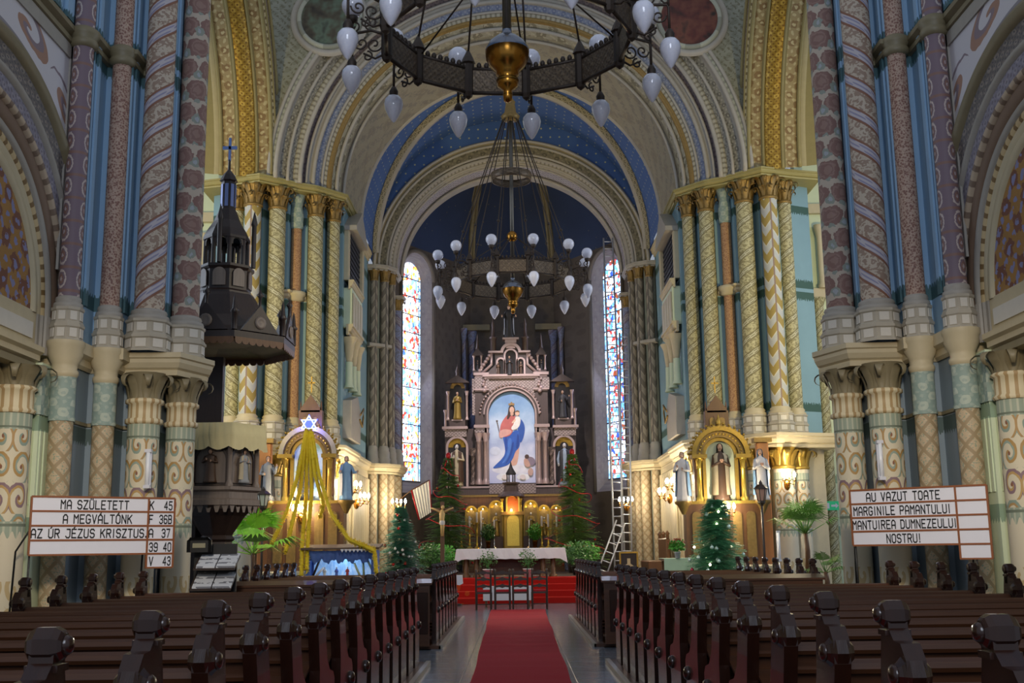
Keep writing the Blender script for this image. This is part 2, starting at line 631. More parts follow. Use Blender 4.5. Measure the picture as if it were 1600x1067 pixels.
def m_glass(name, pal, seed, es):
    g = G(name); u, v = g.uv()
    q = g.vec(u+seed*3.1, v*0.8+seed, 0.0)
    cc = g.voro(7.5, q, color=True); ed = g.voro(7.5, q, 'DISTANCE_TO_EDGE')
    sx = g.n.new('ShaderNodeSeparateColor'); g.L.new(cc.k, sx.inputs[0])
    h = S(g, sx.outputs[0])
    big = g.noise(1.3, q, 1.0)
    c = g.ramp((h*0.75+big*0.5-0.12), pal, True)
    c = g.mix(ed.lt(0.035), c, (0.02, 0.02, 0.04))
    return g.done((0.05, 0.05, 0.06), 0.3, 0, emit=c, es=es)


MAT = {}
MAT['col_spiral'] = m_spiral('painted_spiral_mauve', ['#8a5f4a', '#9c8472', '#c4b4a0', '#c0b8bc', '#9490a8'], sg=-1)
MAT['col_scale'] = m_scale('painted_lobes_plum', ['#bdae9c', '#86655c', '#94766a', '#8f9488', '#a4a8ac'], 3, 0.40)
MAT['col_ring'] = m_ring('painted_rings_mauve', ['#7d6a74', '#c4b4ac', '#8a6a60', '#b6a6a8'])
MAT['col_fine'] = m_mottle('painted_mottle_red', ['#8a6152', '#c3a894', '#6f4f50'])
MAT['far_spiral'] = m_spiral('painted_spiral_cream', ['#7d7450', '#8f8660', '#b9b188', '#c0ba9c', '#7f7a58'], 0.5, 2, 1)
MAT['far_leaf'] = m_leaf('painted_leaves_gold', ['#a08a48', '#a9adb0', '#cfcab8', '#8b7568'], 4, 0.55)
MAT['far_fine'] = m_mottle('painted_mottle_rust', ['#95694a', '#bb9468', '#74513c'])
MAT['apse_spiral'] = m_spiral('painted_spiral_blue', ['#6a6078', '#6f7486', '#7e86ae', '#8f8a94', '#77707c'], 0.9, 1, 1)
MAT['apse_leaf'] = m_leaf('painted_leaves_grey', ['#6f675c', '#8c8476', '#a39a88', '#5a5450'], 3, 0.5)
MAT['lower'] = m_lower('painted_scroll_column')
MAT['lattice'] = m_lattice('painted_lattice_column', '#bfa98a', '#9c8868', '#8c9882')
MAT['blue'] = m_frieze('blue_wall_paint', '#93b4d0', '#45666c', [(5.42, 1), (9.62, -1), (9.78, 1)])
MAT['blue_far'] = m_frieze('blue_far_paint', '#7fa0ac', '#39584f', [(5.42, 1), (11.6, -1), (8.95, -1), (9.1, 1)])
MAT['teal'] = m_orn('teal_painted_block', '#93a69c', '#b6c0b0', '#a4b2a6', 0.3, 0.3)
MAT['teal_dark'] = m_frieze('grey_blue_paint', '#7e8c96', '#4a5a58', [(2.25, -1), (3.5, -1)])
MAT['palegreen'] = m_frieze('pale_green_paint', '#cdd8b8', '#8fa58c', [(2.1, -1), (3.4, 1)])
MAT['stone'] = plain('moulded_stone_paint', '#c3b594', 0.55, 0, 0.10, 5)
MAT['stone_grey'] = plain('grey_moulded_stone', '#a49e94', 0.55, 0, 0.12, 5)
MAT['stone_dark'] = plain('olive_brown_moulding', '#857a5e', 0.5, 0, 0.15, 5)
MAT['olive_stone'] = plain('olive_gilt_stone', '#a0955f', 0.5, 0.1, 0.12, 5)
MAT['block'] = plain('grey_beige_block', '#b0a898', 0.6, 0, 0.12, 4)
MAT['panel'] = plain('off_white_panel', '#d2ccc0', 0.55, 0, 0.06, 6)
MAT['gold'] = plain('gilded_plaster', '#a68638', 0.40, 0.5, 0.25, 14, 0.3)
MAT['gold_dull'] = plain('dull_gilding', '#8a6f3c', 0.45, 0.4, 0.3, 14, 0.3)
MAT['gold_bright'] = plain('bright_gilding', '#e2bd52', 0.28, 0.8, 0.15, 20, 0.2)
MAT['brass'] = plain('brass', '#b07c34', 0.22, 0.95, 0.12, 8)
MAT['silver'] = plain('silver_metal', '#c8c6c2', 0.25, 0.9, 0.1, 8)
MAT['iron'] = plain('dark_wrought_iron', '#453a32', 0.5, 0.4, 0.2, 10)
MAT['bronze'] = m_orn('bronze_openwork', '#6e5c48', '#806c54', '#5a4a3a', 0.14, 0.14, 0.45, 0.3, 0.3, 2.5)
MAT['black'] = plain('black_paint', '#0d0d0e', 0.45)
MAT['white'] = plain('white_paint', '#d9d9e2', 0.5, 0, 0.03)
MAT['alu'] = plain('aluminium', '#c8ccd6', 0.38, 0.4, 0.08)
MAT['pew'] = m_wood('dark_pew_wood', '#2e1a10', '#5e3820', 0.38, 0, 0.35, 0.06)
MAT['pew_end'] = m_wood('dark_pew_end_wood', '#1a0d0a', '#381d12', 0.24, 2, 0.45, 0.25)
MAT['oak'] = m_wood('brown_wood', '#4a2d18', '#76502c', 0.42, 2)
MAT['darkoak'] = m_wood('dark_carved_wood', '#1c1310', '#3b2a22', 0.42, 2)
MAT['greywood'] = m_wood('lit_toned_carved_wood', '#5c5048', '#8a7a6e', 0.45, 2)  # pulpit carving lightened, the light on it is put into the colour
MAT['redcarpet'] = None
g = G('red_runner_carpet'); n = g.noise(60.0, None, 4.0); n2 = g.noise(0.9, g.vec(0.0, g.obj()[1], 0.0), 3.0)
MAT['redcarpet'] = g.done(g.mix(n*0.5+n2*0.5, lin('#8c2028'), lin('#b8303a')), 0.9, 0, n+n2*3.0, 0.35, 0.012, 0.2)
g = G('red_step_carpet'); n = g.noise(50.0, None, 4.0); f = g.noise(1.6, None, 2.0)
MAT['redstep'] = g.done(g.mix(f.gt(0.70), g.mix(n, lin('#96140f'), lin('#b82018')), lin('#b04a20')), 0.9, 0, n, 0.3, 0.01, 0.2)
g = G('dark_marble_tile'); n = g.noise(1.4, None, 6.0, 0.7); vv = g.noise(5.0, None, 5.0, 0.7)
MAT['tile'] = g.done(g.mix(n*0.6+vv*0.4, lin('#484d56'), lin('#7e848e')), 0.20, 0, vv, 0.03, 0.01)
g = G('blue_starred_vault'); u, v = g.uv()
cu = (u/0.34).frac()-0.5; cv = (v/0.34).frac()-0.5
st = (cu*cu+cv*cv).sqrt().lt(0.10)
n = g.noise(0.8, None, 3.0)
MAT['vault'] = g.done(g.mix(st, g.mix(n, lin('#2f4d86'), lin('#4a6ba2')), lin('#a7a98e')), 0.7)
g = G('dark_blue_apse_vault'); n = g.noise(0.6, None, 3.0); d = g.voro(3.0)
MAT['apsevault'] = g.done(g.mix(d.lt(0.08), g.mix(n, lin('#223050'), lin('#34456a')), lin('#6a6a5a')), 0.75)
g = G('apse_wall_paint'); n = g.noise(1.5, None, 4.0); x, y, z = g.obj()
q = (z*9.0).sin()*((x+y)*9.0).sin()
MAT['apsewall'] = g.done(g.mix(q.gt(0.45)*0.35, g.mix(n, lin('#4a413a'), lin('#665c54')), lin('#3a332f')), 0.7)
MAT['reveal'] = m_orn('pale_reveal_paint', '#a39fa8', '#9b96a0', '#aaa6ae', 0.7, 0.9, 0.6, 0, 0.4)
MAT['tymp'] = m_orn('gold_damask_tympanum', '#a87a38', '#7c4a34', '#8a8ab4', 0.62, 0.62, 0.6, 0, 0.2, 1.2)
g = G('white_panel_ornament'); x, y, z = g.obj()
dy, dz = y-14.33, z-5.15
rr = (dy*dy+dz*dz).sqrt(); an = dz.atan2(dy)
wv = (g.noise(3.0, g.vec(y, z, 0.0), 2.0)-0.5)
cu = (an*2.6).frac()-0.5+wv*0.12; cv = (rr-4.12)*1.6+wv*0.12
r2 = (cu*cu+cv*cv).sqrt(); tt = (cv.atan2(cu)/(2*PI)+r2*2.2).frac()
m_ = tt.lt(0.5)*r2.lt(0.46)*rr.lt(4.5)
c = g.mix(m_, lin('#d2ced2'), g.mix(tt.lt(0.22), lin('#a8826e'), lin('#8c7c84')))
c = g.mix(rr.band(3.70, 3.76), c, lin('#8f8a90'))
MAT['spandrel'] = g.done(c, 0.6)
PAL_A = [(0.0, '#3a62c8'), (0.12, '#6fa8e8'), (0.26, '#dfe8ff'), (0.55, '#ffffff'), (0.70, '#c43a2c'), (0.78, '#e9a23c'), (0.86, '#e8efff'), (0.95, '#4f7fd8')]
PAL_B = [(0.0, '#2746c0'), (0.16, '#5a98f0'), (0.32, '#bcd6ff'), (0.52, '#f4f7ff'), (0.64, '#7a3c22'), (0.72, '#c43a34'), (0.80, '#dfe6ff'), (0.92, '#3866d8')]
# ================================================================ STRUCTURE
# ---- floor: slab with dark marble tiles in the aisle
fl = struct('floor', MB().box(-14, 14, -6, 34.2, -0.3, -0.012), MAT['tile'])
tile = MB().cbox(-0.346, 0.346, -0.346, 0.346, -0.012, 0.0, 0.004).mesh('tile', MAT['tile'])
for i in range(4):
    for j in range(46):
        inst('tile', tile, fl, (-1.05+0.7*i, 2.0+0.7*j, 0), (0, 0, (i*7+j*3) % 4*PI/2))
PLAT = 0.72
st = struct('floor_sanctuary', MB().box(-5.4, 5.4, 35.4, 49.0, -0.3, PLAT), plain('sanctuary_floor', '#5a4a40', 0.5))
for k in range(4):
    stp = MB().cbox(-3.3, 3.3, 34.0+0.4*k, 35.41 if k < 3 else 36.2, (0.18*k if k else 0.0)+0.001, 0.18*(k+1)+(0.006 if k == 3 else 0), 0.02)
    stp.build('carpeted_step', MAT['redstep'], st)
struct('trim_1', MB().box(-5.4, -3.31, 34.0, 35.39, 0, PLAT).box(3.31, 5.4, 34.0, 35.39, 0, PLAT), MAT['stone_dark'])

# ---- column kit
def shaft(mat, c, r, z0, z1, parent, n=20, name='shaft', taper=0.97):
    m = MB().lathe([(r, z0), (r*taper, z1)], (c[0], c[1], 0), n)
    return m.build(name, mat, parent)

def base_rings(c, r, z, parent, mat, n=20):
    p = [(r*1.28, z-0.16), (r*1.34, z-0.12), (r*1.28, z-0.08), (r*1.12, z-0.07), (r*1.1, z-0.05), (r*1.2, z-0.03), (r*1.15, z), (r, z+0.02)]
    return MB().lathe(p, (c[0], c[1], 0), n).build('shaft_base', mat, parent)

def leaf_curl(R, z0, h, out, w, th=0.0):
    # one acanthus or crocket leaf in the XZ plane, curling outwards and down, swept with a width
    pts = []
    cr = out*0.26
    for i in range(6):
        t = i/5
        pts.append((R+out*0.22*t*t, z0+(h-cr)*t))
    for i in range(1, 8):
        a = PI-PI*1.45*i/7
        pts.append((R+out*0.22+cr+cr*math.cos(a), z0+h-cr+cr*math.sin(a)))
    v = []; f = []; n = len(pts)
    for i, (x, z) in enumerate(pts):
        t = i/(n-1)
        ww = w*(0.62+0.5*math.sin(PI*min(1, t*1.25))) * (1 if t < 0.75 else 1-(t-0.75)*2.2)
        nx = 0.10*w if t < 0.5 else 0.05*w
        v += [(x-nx, -ww/2, z), (x+nx, -ww*0.2, z), (x+0.2*nx, 0, z), (x+nx, ww*0.2, z), (x-nx, ww/2, z)]
    for i in range(n-1):
        for k in range(4):
            f.append((i*5+k, i*5+k+1, i*5+k+6, i*5+k+5))
    return MB().add(v, f, None, True)

def capital(c, r, z0, z1, parent, mat, n=8, flare=1.7, name='capital'):
    h = z1-z0
    m = MB().lathe([(r*1.0, z0), (r*1.16, z0+0.02), (r*1.16, z0+0.06), (r*1.0, z0+0.08), (r*1.04, z0+h*0.5), (r*1.3, z0+h*0.8), (r*flare*0.85, z1)], (c[0], c[1], 0), 16)
    for tier, (zz, hh, oo, k) in enumerate(((z0+0.08, h*0.42, r*0.9, n), (z0+h*0.36, h*0.56, r*1.25, n))):
        for i in range(k):
            a = 2*PI*(i+0.5*tier)/k
            m.merge(leaf_curl(r*1.02, zz, hh, oo*0.62, r*0.62), T3(c[0], c[1], 0) @ R3(z=a))
    return m.build(name, mat, parent)

ABACUS = [(0.0, 0), (0.08, 0.0), (0.10, 0.06), (0.07, 0.09), (0.14, 0.12), (0.20, 0.20), (0.20, 0.26), (0.25, 0.28), (0.25, 0.36), (0.0, 0.36)]

def prof_at(prof, z, k=1.0, kz=1.0):
    return [(o*k, z+zz*kz) for (o, zz) in prof]

panel_mesh = MB().cbox(-0.5, 0.5, 0, 0.012, -0.5, 0.5, 0.01).mesh('panel', MAT['panel'])

def pedestal(c, r, z0, z1, parent, sg, faces=(4, 5, 6), n=8):
    # two-tier faceted drum with raised panels
    h = (z1-z0)/2
    R = r*1.5
    prof = []
    for k in range(2):
        b = z0+k*h
        rr = R*(1-0.06*k)
        prof += [(rr*1.06, b), (rr*1.06, b+0.03), (rr, b+0.05), (rr, b+h-0.06), (rr*1.07, b+h-0.04), (rr*1.07, b+h)]
    o = MB().lathe(prof, (c[0], c[1], 0), n, PI/n, 2*PI+PI/n, False).build('pedestal', MAT['block'], parent)
    for k in range(2):
        rr = R*(1-0.06*k)*math.cos(PI/n)
        wdt = 2*R*(1-0.06*k)*math.sin(PI/n)
        for i in range(n):
            a = PI/n*2*(i+1)
            if math.sin(a) > 0.2 or math.cos(a)*sg > 0.75: continue
            inst('panel', panel_mesh, o, (c[0]+rr*math.cos(a), c[1]+rr*math.sin(a), z0+k*h+h*0.5), (0, 0, a+PI/2+PI), (wdt*0.62, 1, h*0.52))
    return o

# ---- near crossing piers
NC = [(6.83, 16.8, 0.16), (6.45, 17.5, 0.155), (5.93, 17.85, 0.24), (5.50, 18.4, 0.225)]
NM = ['col_ring', 'col_fine', 'col_spiral', 'col_scale']
ZL, ZB = 4.40, 5.42
for s, side in ((-1, 'left'), (1, 'right')):
    P = thing('crossing_pier', 'clustered pier with blue pilasters and painted shafts behind the %s letter board' % side, 'pier', (s*6.4, 18.2, 0), group='piers at the near side of the crossing', kind='structure')
    def bp(name, mb, mat):
        return mb.mirx(s).shift((-s*6.4, -18.2, 0)).build(name, mat, P)
    body = [(7.4, 16.95), (6.72, 16.95), (6.72, 17.55), (6.30, 17.55), (6.30, 18.0), (5.74, 18.0), (5.74, 18.5), (5.42, 18.5), (5.80, 19.8), (6.4, 20.6), (7.4, 20.6)]
    bp('upper_core', MB().prism(list(reversed(body)), 4.75, 15.0), MAT['blue'])
    # narrow fillets dressing the corners
    for (x, y) in ((6.72, 16.95), (6.30, 17.55), (5.74, 18.0)):
        bp('corner_fillet', MB().box(x-0.03, x+0.06, y-0.035, y+0.02, 5.4, 15.0), MAT['blue'])
        bp('corner_fillet', MB().box(x-0.045, x-0.005, y+0.10, y+0.22, 5.4, 15.0), MAT['blue'])
    bp('lower_core', MB().prism(list(reversed([(x+0.03, y+0.03) for x, y in body])), 0, 4.75), MAT['teal_dark'])
    for (cx, cy, r), mk in zip(NC, NM):
        def sh(mb, name, mat, par=P): return mb.mirx(s).shift((-s*6.4, -18.2, 0)).build(name, mat, par)
        big = r > 0.2
        sh(MB().lathe([(r, ZB), (r*0.97, 15.0)], (cx, cy, 0), 22), 'shaft', MAT[mk])
        pr = [(r*1.32, ZB-0.14), (r*1.38, ZB-0.10), (r*1.32, ZB-0.06), (r*1.12, ZB-0.05), (r*1.22, ZB-0.01), (r*1.16, ZB+0.03), (r, ZB+0.05)]
        sh(MB().lathe(pr, (cx, cy, 0), 22), 'shaft_base', MAT['stone_grey'])
        pc = (s*cx-s*6.4, cy-18.2)
        pedestal(pc, r, 4.76, ZB-0.13, P, s)
        rl = r*1.04 if big else r*1.08
        if big:
            sh(MB().lathe([(rl, 0.35), (rl, 3.62)], (cx, cy, 0), 24), 'lower_shaft', MAT['lower'])
            pr = [(rl*1.0, 3.60), (rl*1.18, 3.62), (rl*1.18, 3.68), (rl*1.02, 3.70), (rl*1.02, 3.92), (rl*1.2, 3.94), (rl*1.2, 3.99), (rl*1.05, 4.01)]
            sh(MB().lathe(pr, (cx, cy, 0), 24), 'necking', m_dentil('striped_necking', '#d9cba8', '#b09468', 1/14.0) if s < 0 and mk == 'col_spiral' else bpy.data.materials['striped_necking'])
            co = MB().lathe([(rl, 3.98), (rl*1.0, 4.25), (rl*1.35, 4.42)], (cx, cy, 0), 16)
            for i in range(8):
                co.merge(leaf_curl(rl*1.02, 3.99, 0.38, rl*1.5, rl*0.62), T3(cx, cy, 0) @ R3(z=2*PI*(i+0.5)/8))
            sh(co, 'capital', MAT['stone_dark'])
        else:
            sh(MB().lathe([(rl, 0.35), (rl, 3.55)], (cx, cy, 0), 20), 'lower_shaft', MAT['lattice'])
            pr = [(rl*1.1, 3.55), (rl*1.14, 3.6), (rl*1.06, 3.62), (rl*1.06, 4.22), (rl*1.2, 4.26), (rl*1.2, 4.31), (rl*1.05, 4.34), (rl*1.1, 4.42), (rl*1.5, 4.56), (rl*1.5, 4.66), (rl*1.62, 4.70), (rl*1.62, 4.77)]
            o = sh(MB().lathe(pr[:4], (cx, cy, 0), 20), 'painted_drum', MAT['teal'])
            sh(MB().lathe(pr[3:], (cx, cy, 0), 20), 'ring_moulding', MAT['stone'])
            # shaft ring of the string course
            sh(MB().lathe([(r*1.0, 9.55), (r*1.35, 9.58), (r*1.35, 9.66), (r*1.2, 9.70), (r*1.5, 9.76), (r*1.5, 9.84), (r, 9.9)], (cx, cy, 0), 18), 'shaft_ring', MAT['stone_dark'])
        sh(MB().lathe([(rl*1.55, 0), (rl*1.55, 0.2), (rl*1.3, 0.22), (rl*1.36, 0.28), (rl*1.1, 0.35)], (cx, cy, 0), 16), 'plinth', MAT['stone_dark'])
    ab = [(6.52, 18.0), (6.26, 17.84), (5.46, 17.88), (5.20, 18.62), (5.62, 19.8)]
    bp('abacus', MB().sweep(prof_at(ABACUS, ZL, 0.62), [(x, y) for x, y in reversed(ab)]).prism([(6.5, 18.1), (6.26, 17.86), (5.46, 17.9), (5.22, 18.62), (5.64, 19.8), (6.5, 19.8)][::-1], ZL, ZL+0.36), MAT['stone'])
    bp('string_course', MB().sweep([(0, 9.58), (0.06, 9.6), (0.06, 9.68), (0.02, 9.70), (0.12, 9.76), (0.12, 9.84), (0, 9.86)], [(7.0, 16.95), (6.72, 16.95), (6.72, 17.55), (6.30, 17.55), (6.30, 18.0), (6.1, 18.0)][::-1]), MAT['stone_dark'])
    bp('lower_string', MB().sweep([(0, 3.54), (0.03, 3.55), (0.03, 3.6), (0, 3.61)], [(7.0, 16.98), (6.75, 16.98), (6.75, 17.58), (6.33, 17.58), (6.33, 18.0), (6.1, 18.0)][::-1]), MAT['stone_dark'])
    bp('core_cornice', MB().sweep([(0, 4.40), (0.05, 4.45), (0.05, 4.55), (0.14, 4.6), (0.14, 4.78), (0, 4.8)], [(7.3, 16.95), (6.72, 16.95), (6.72, 17.55), (6.30, 17.55), (6.30, 18.0), (6.1, 18.0)][::-1]), MAT['stone'])

    # ---- nave wall with a blind arch beside the pier
    W = struct('wall_nave_%s' % side, MB().box(7.62, 7.9, 3, 17.2, 0, 15).mirx(s), MAT['stone'])
    yc, zc = 14.33, 5.15
    def wp(name, mb, mat): return mb.mirx(s).build(name, mat, W)
    spd = MB()
    n = 26; R0 = 3.56; pts = []; ou = []
    y1, z1_ = 17.0, 9.6
    for i in range(n+1):
        a = PI*i/n
        pts.append((7.02, yc+R0*math.cos(a), zc+R0*math.sin(a)))
        c_, s_ = math.cos(a), max(math.sin(a), 1e-6)
        k = max(R0+0.01, min((y1-yc)/abs(c_) if abs(c_) > 1e-6 else 99, (z1_-zc)/s_))
        ou.append((7.02, yc+k*c_, zc+k*s_))
    fs = [(i, i+1, n+1+i+1, n+1+i) for i in range(n)]
    allv = pts+ou
    uvs = [[(allv[q][1], allv[q][2]) for q in f] for f in fs]
    spd.add(allv, fs, uvs)
    wp('spandrel', spd, MAT['spandrel'])
    wp('upper_wall', MB().box(7.0, 7.6, 3, 17.0, 9.9, 15), MAT['blue'])
    for k in range(3):
        wp('upper_pilaster', MB().box(6.93, 7.02, 16.35-0.5*k, 16.6-0.5*k, 9.9, 15), MAT['blue'])
    wp('string_course', MB().sweep([(0, 9.58), (0.06, 9.6), (0.06, 9.68), (0.02, 9.70), (0.12, 9.76), (0.12, 9.84), (0, 9.9)], [(7.02, 3), (7.02, 17.0)][::-1]), MAT['stone_dark'])
    wp('spandrel_border', MB().box(6.99, 7.03, 16.72, 16.95, 5.9, 9.58).box(6.99, 7.03, 4, 16.95, 9.36, 9.58), MAT['stone_grey'])
    orders = [([(3.62, 7.0), (3.62, 6.93), (3.55, 6.90), (3.46, 6.93), (3.42, 7.0)], 'stone_dark'),
              ([(3.42, 7.0), (3.36, 7.02), (3.16, 7.02)], None),
              ([(3.16, 7.02), (3.12, 6.98), (3.06, 6.98), (3.02, 7.04)], 'stone_grey'),
              ([(3.02, 7.04), (2.98, 7.02), (2.80, 7.03)], 'lilac'),
              ([(2.80, 7.03), (2.76, 7.0), (2.70, 7.02), (2.68, 7.07)], 'dent'),
              ([(2.68, 7.07), (2.62, 7.05), (2.50, 7.06), (2.46, 7.1)], 'brown'),
              ([(2.46, 7.1), (2.42, 7.07), (2.36, 7.1), (2.34, 7.13)], 'stone_grey'),
              ([(2.34, 7.13), (2.28, 7.12), (2.24, 7.15)], 'dent2'), ([(2.24, 7.15), (2.16, 7.15), (2.1, 7.18)], 'stone')]
    om = {None: m_orn('arch_band_grey', '#77706c', '#968c84', '#5d5a60', 0.3, 0.15) if s < 0 else bpy.data.materials['arch_band_grey'],
          'dent': m_dentil('arch_beading', '#bfab92', '#84705f', 0.26) if s < 0 else bpy.data.materials['arch_beading'],
          'dent2': m_dentil('arch_beading_gold', '#c9b183', '#7e6238', 0.2) if s < 0 else bpy.data.materials['arch_beading_gold'],
          'lilac': m_orn('arch_band_lilac', '#8f8a98', '#a09aa4', '#77707c', 0.3, 0.2) if s < 0 else bpy.data.materials['arch_band_lilac'],
          'brown': plain('arch_band_brown', '#7b6350', 0.6) if s < 0 else bpy.data.materials['arch_band_brown']}
    for pr, mk in orders:
        wp('arch_order', MB().arch(pr, yc, zc, 48, 0, PI, 1.0, True, 'yz'), om.get(mk) or MAT[mk])
        # straight stilted leg below the springing
        lg = MB()
        v = [(d, yc+r, z) for z in (4.55, zc) for (r, d) in pr]; k = len(pr)
        lg.add(v, [(i, i+1, k+i+1, k+i) for i in range(k-1)], [[(0, 4.55)]*2+[(0, zc)]*2 for i in range(k-1)])
        wp('arch_leg', lg, MAT['stone_grey'])
    ty = MB()
    tv = [(7.18, yc, zc-0.2)] + [(7.18, yc+2.14*math.cos(PI*i/30), zc+2.14*math.sin(PI*i/30)) for i in range(31)]
    ty.add(tv, [(0, i, i+1) for i in range(1, 31)], [[(tv[q][1], tv[q][2]) for q in (0, i, i+1)] for i in range(1, 31)])
    wp('tympanum', ty, MAT['tymp'])
    tb = [(2.12, 7.18), (2.08, 7.14), (1.98, 7.14), (1.94, 7.18)]
    wp('tympanum_border', MB().arch(tb, yc, zc, 40, 0, PI, 1, True, 'yz'), MAT['stone'])
    wp('impost_panel', MB().box(7.16, 7.62, 6, 16.45, 4.52, 5.17), MAT['stone'])
    wp('impost_ledge', MB().sweep([(0, 4.38), (0.1, 4.42), (0.1, 4.5), (0.16, 4.54), (0.16, 4.62), (0, 4.66)], [(7.16, 6), (7.16, 16.45)][::-1]), MAT['stone'])
    wp('frieze_panel', MB().box(7.13, 7.17, 14.0, 16.3, 4.74, 4.98), MAT['panel'])
    wp('dentil_band', MB().box(7.10, 7.3, 6, 16.4, 4.28, 4.38), MAT['stone_dark'])
    # arcade column and fluted pilaster under the arch
    a_c = (7.30, 16.2, 0.27)
    wp('arcade_shaft', MB().lathe([(a_c[2], 0.35), (a_c[2], 3.62)], (a_c[0], a_c[1], 0), 24), MAT['lower'])
    wp('arcade_necking', MB().lathe([(0.29, 3.6), (0.32, 3.64), (0.28, 3.68), (0.28, 3.93), (0.33, 3.96), (0.29, 4.0)], (a_c[0], a_c[1], 0), 24), bpy.data.materials['striped_necking'])
    co = MB().lathe([(0.27, 3.98), (0.27, 4.15), (0.36, 4.3)], (a_c[0], a_c[1], 0), 16)
    for i in range(8):
        co.merge(leaf_curl(0.275, 3.99, 0.30, 0.40, 0.17), T3(a_c[0], a_c[1], 0) @ R3(z=2*PI*(i+0.5)/8))
    wp('arcade_capital', co, MAT['stone_dark'])
    wp('arcade_plinth', MB().lathe([(0.42, 0), (0.42, 0.22), (0.33, 0.25), (0.35, 0.3), (0.28, 0.36)], (a_c[0], a_c[1], 0), 16), MAT['stone_dark'])
    pl = MB().box(7.02, 7.5, 16.45, 17.0, 0, 4.4)
    wp('fluted_pilaster', pl, MAT['palegreen'])
    wp('pilaster_head', MB().box(6.99, 7.5, 16.42, 17.0, 3.62, 4.36), MAT['teal'])
    for k in range(3):
        wp('flute', MB().box(7.0, 7.03, 16.5+k*0.15, 16.58+k*0.15, 2.3, 3.4), MAT['palegreen'])
        wp('flute', MB().box(7.09+k*0.13, 7.16+k*0.13, 16.43, 16.46, 2.3, 3.4), MAT['palegreen'])

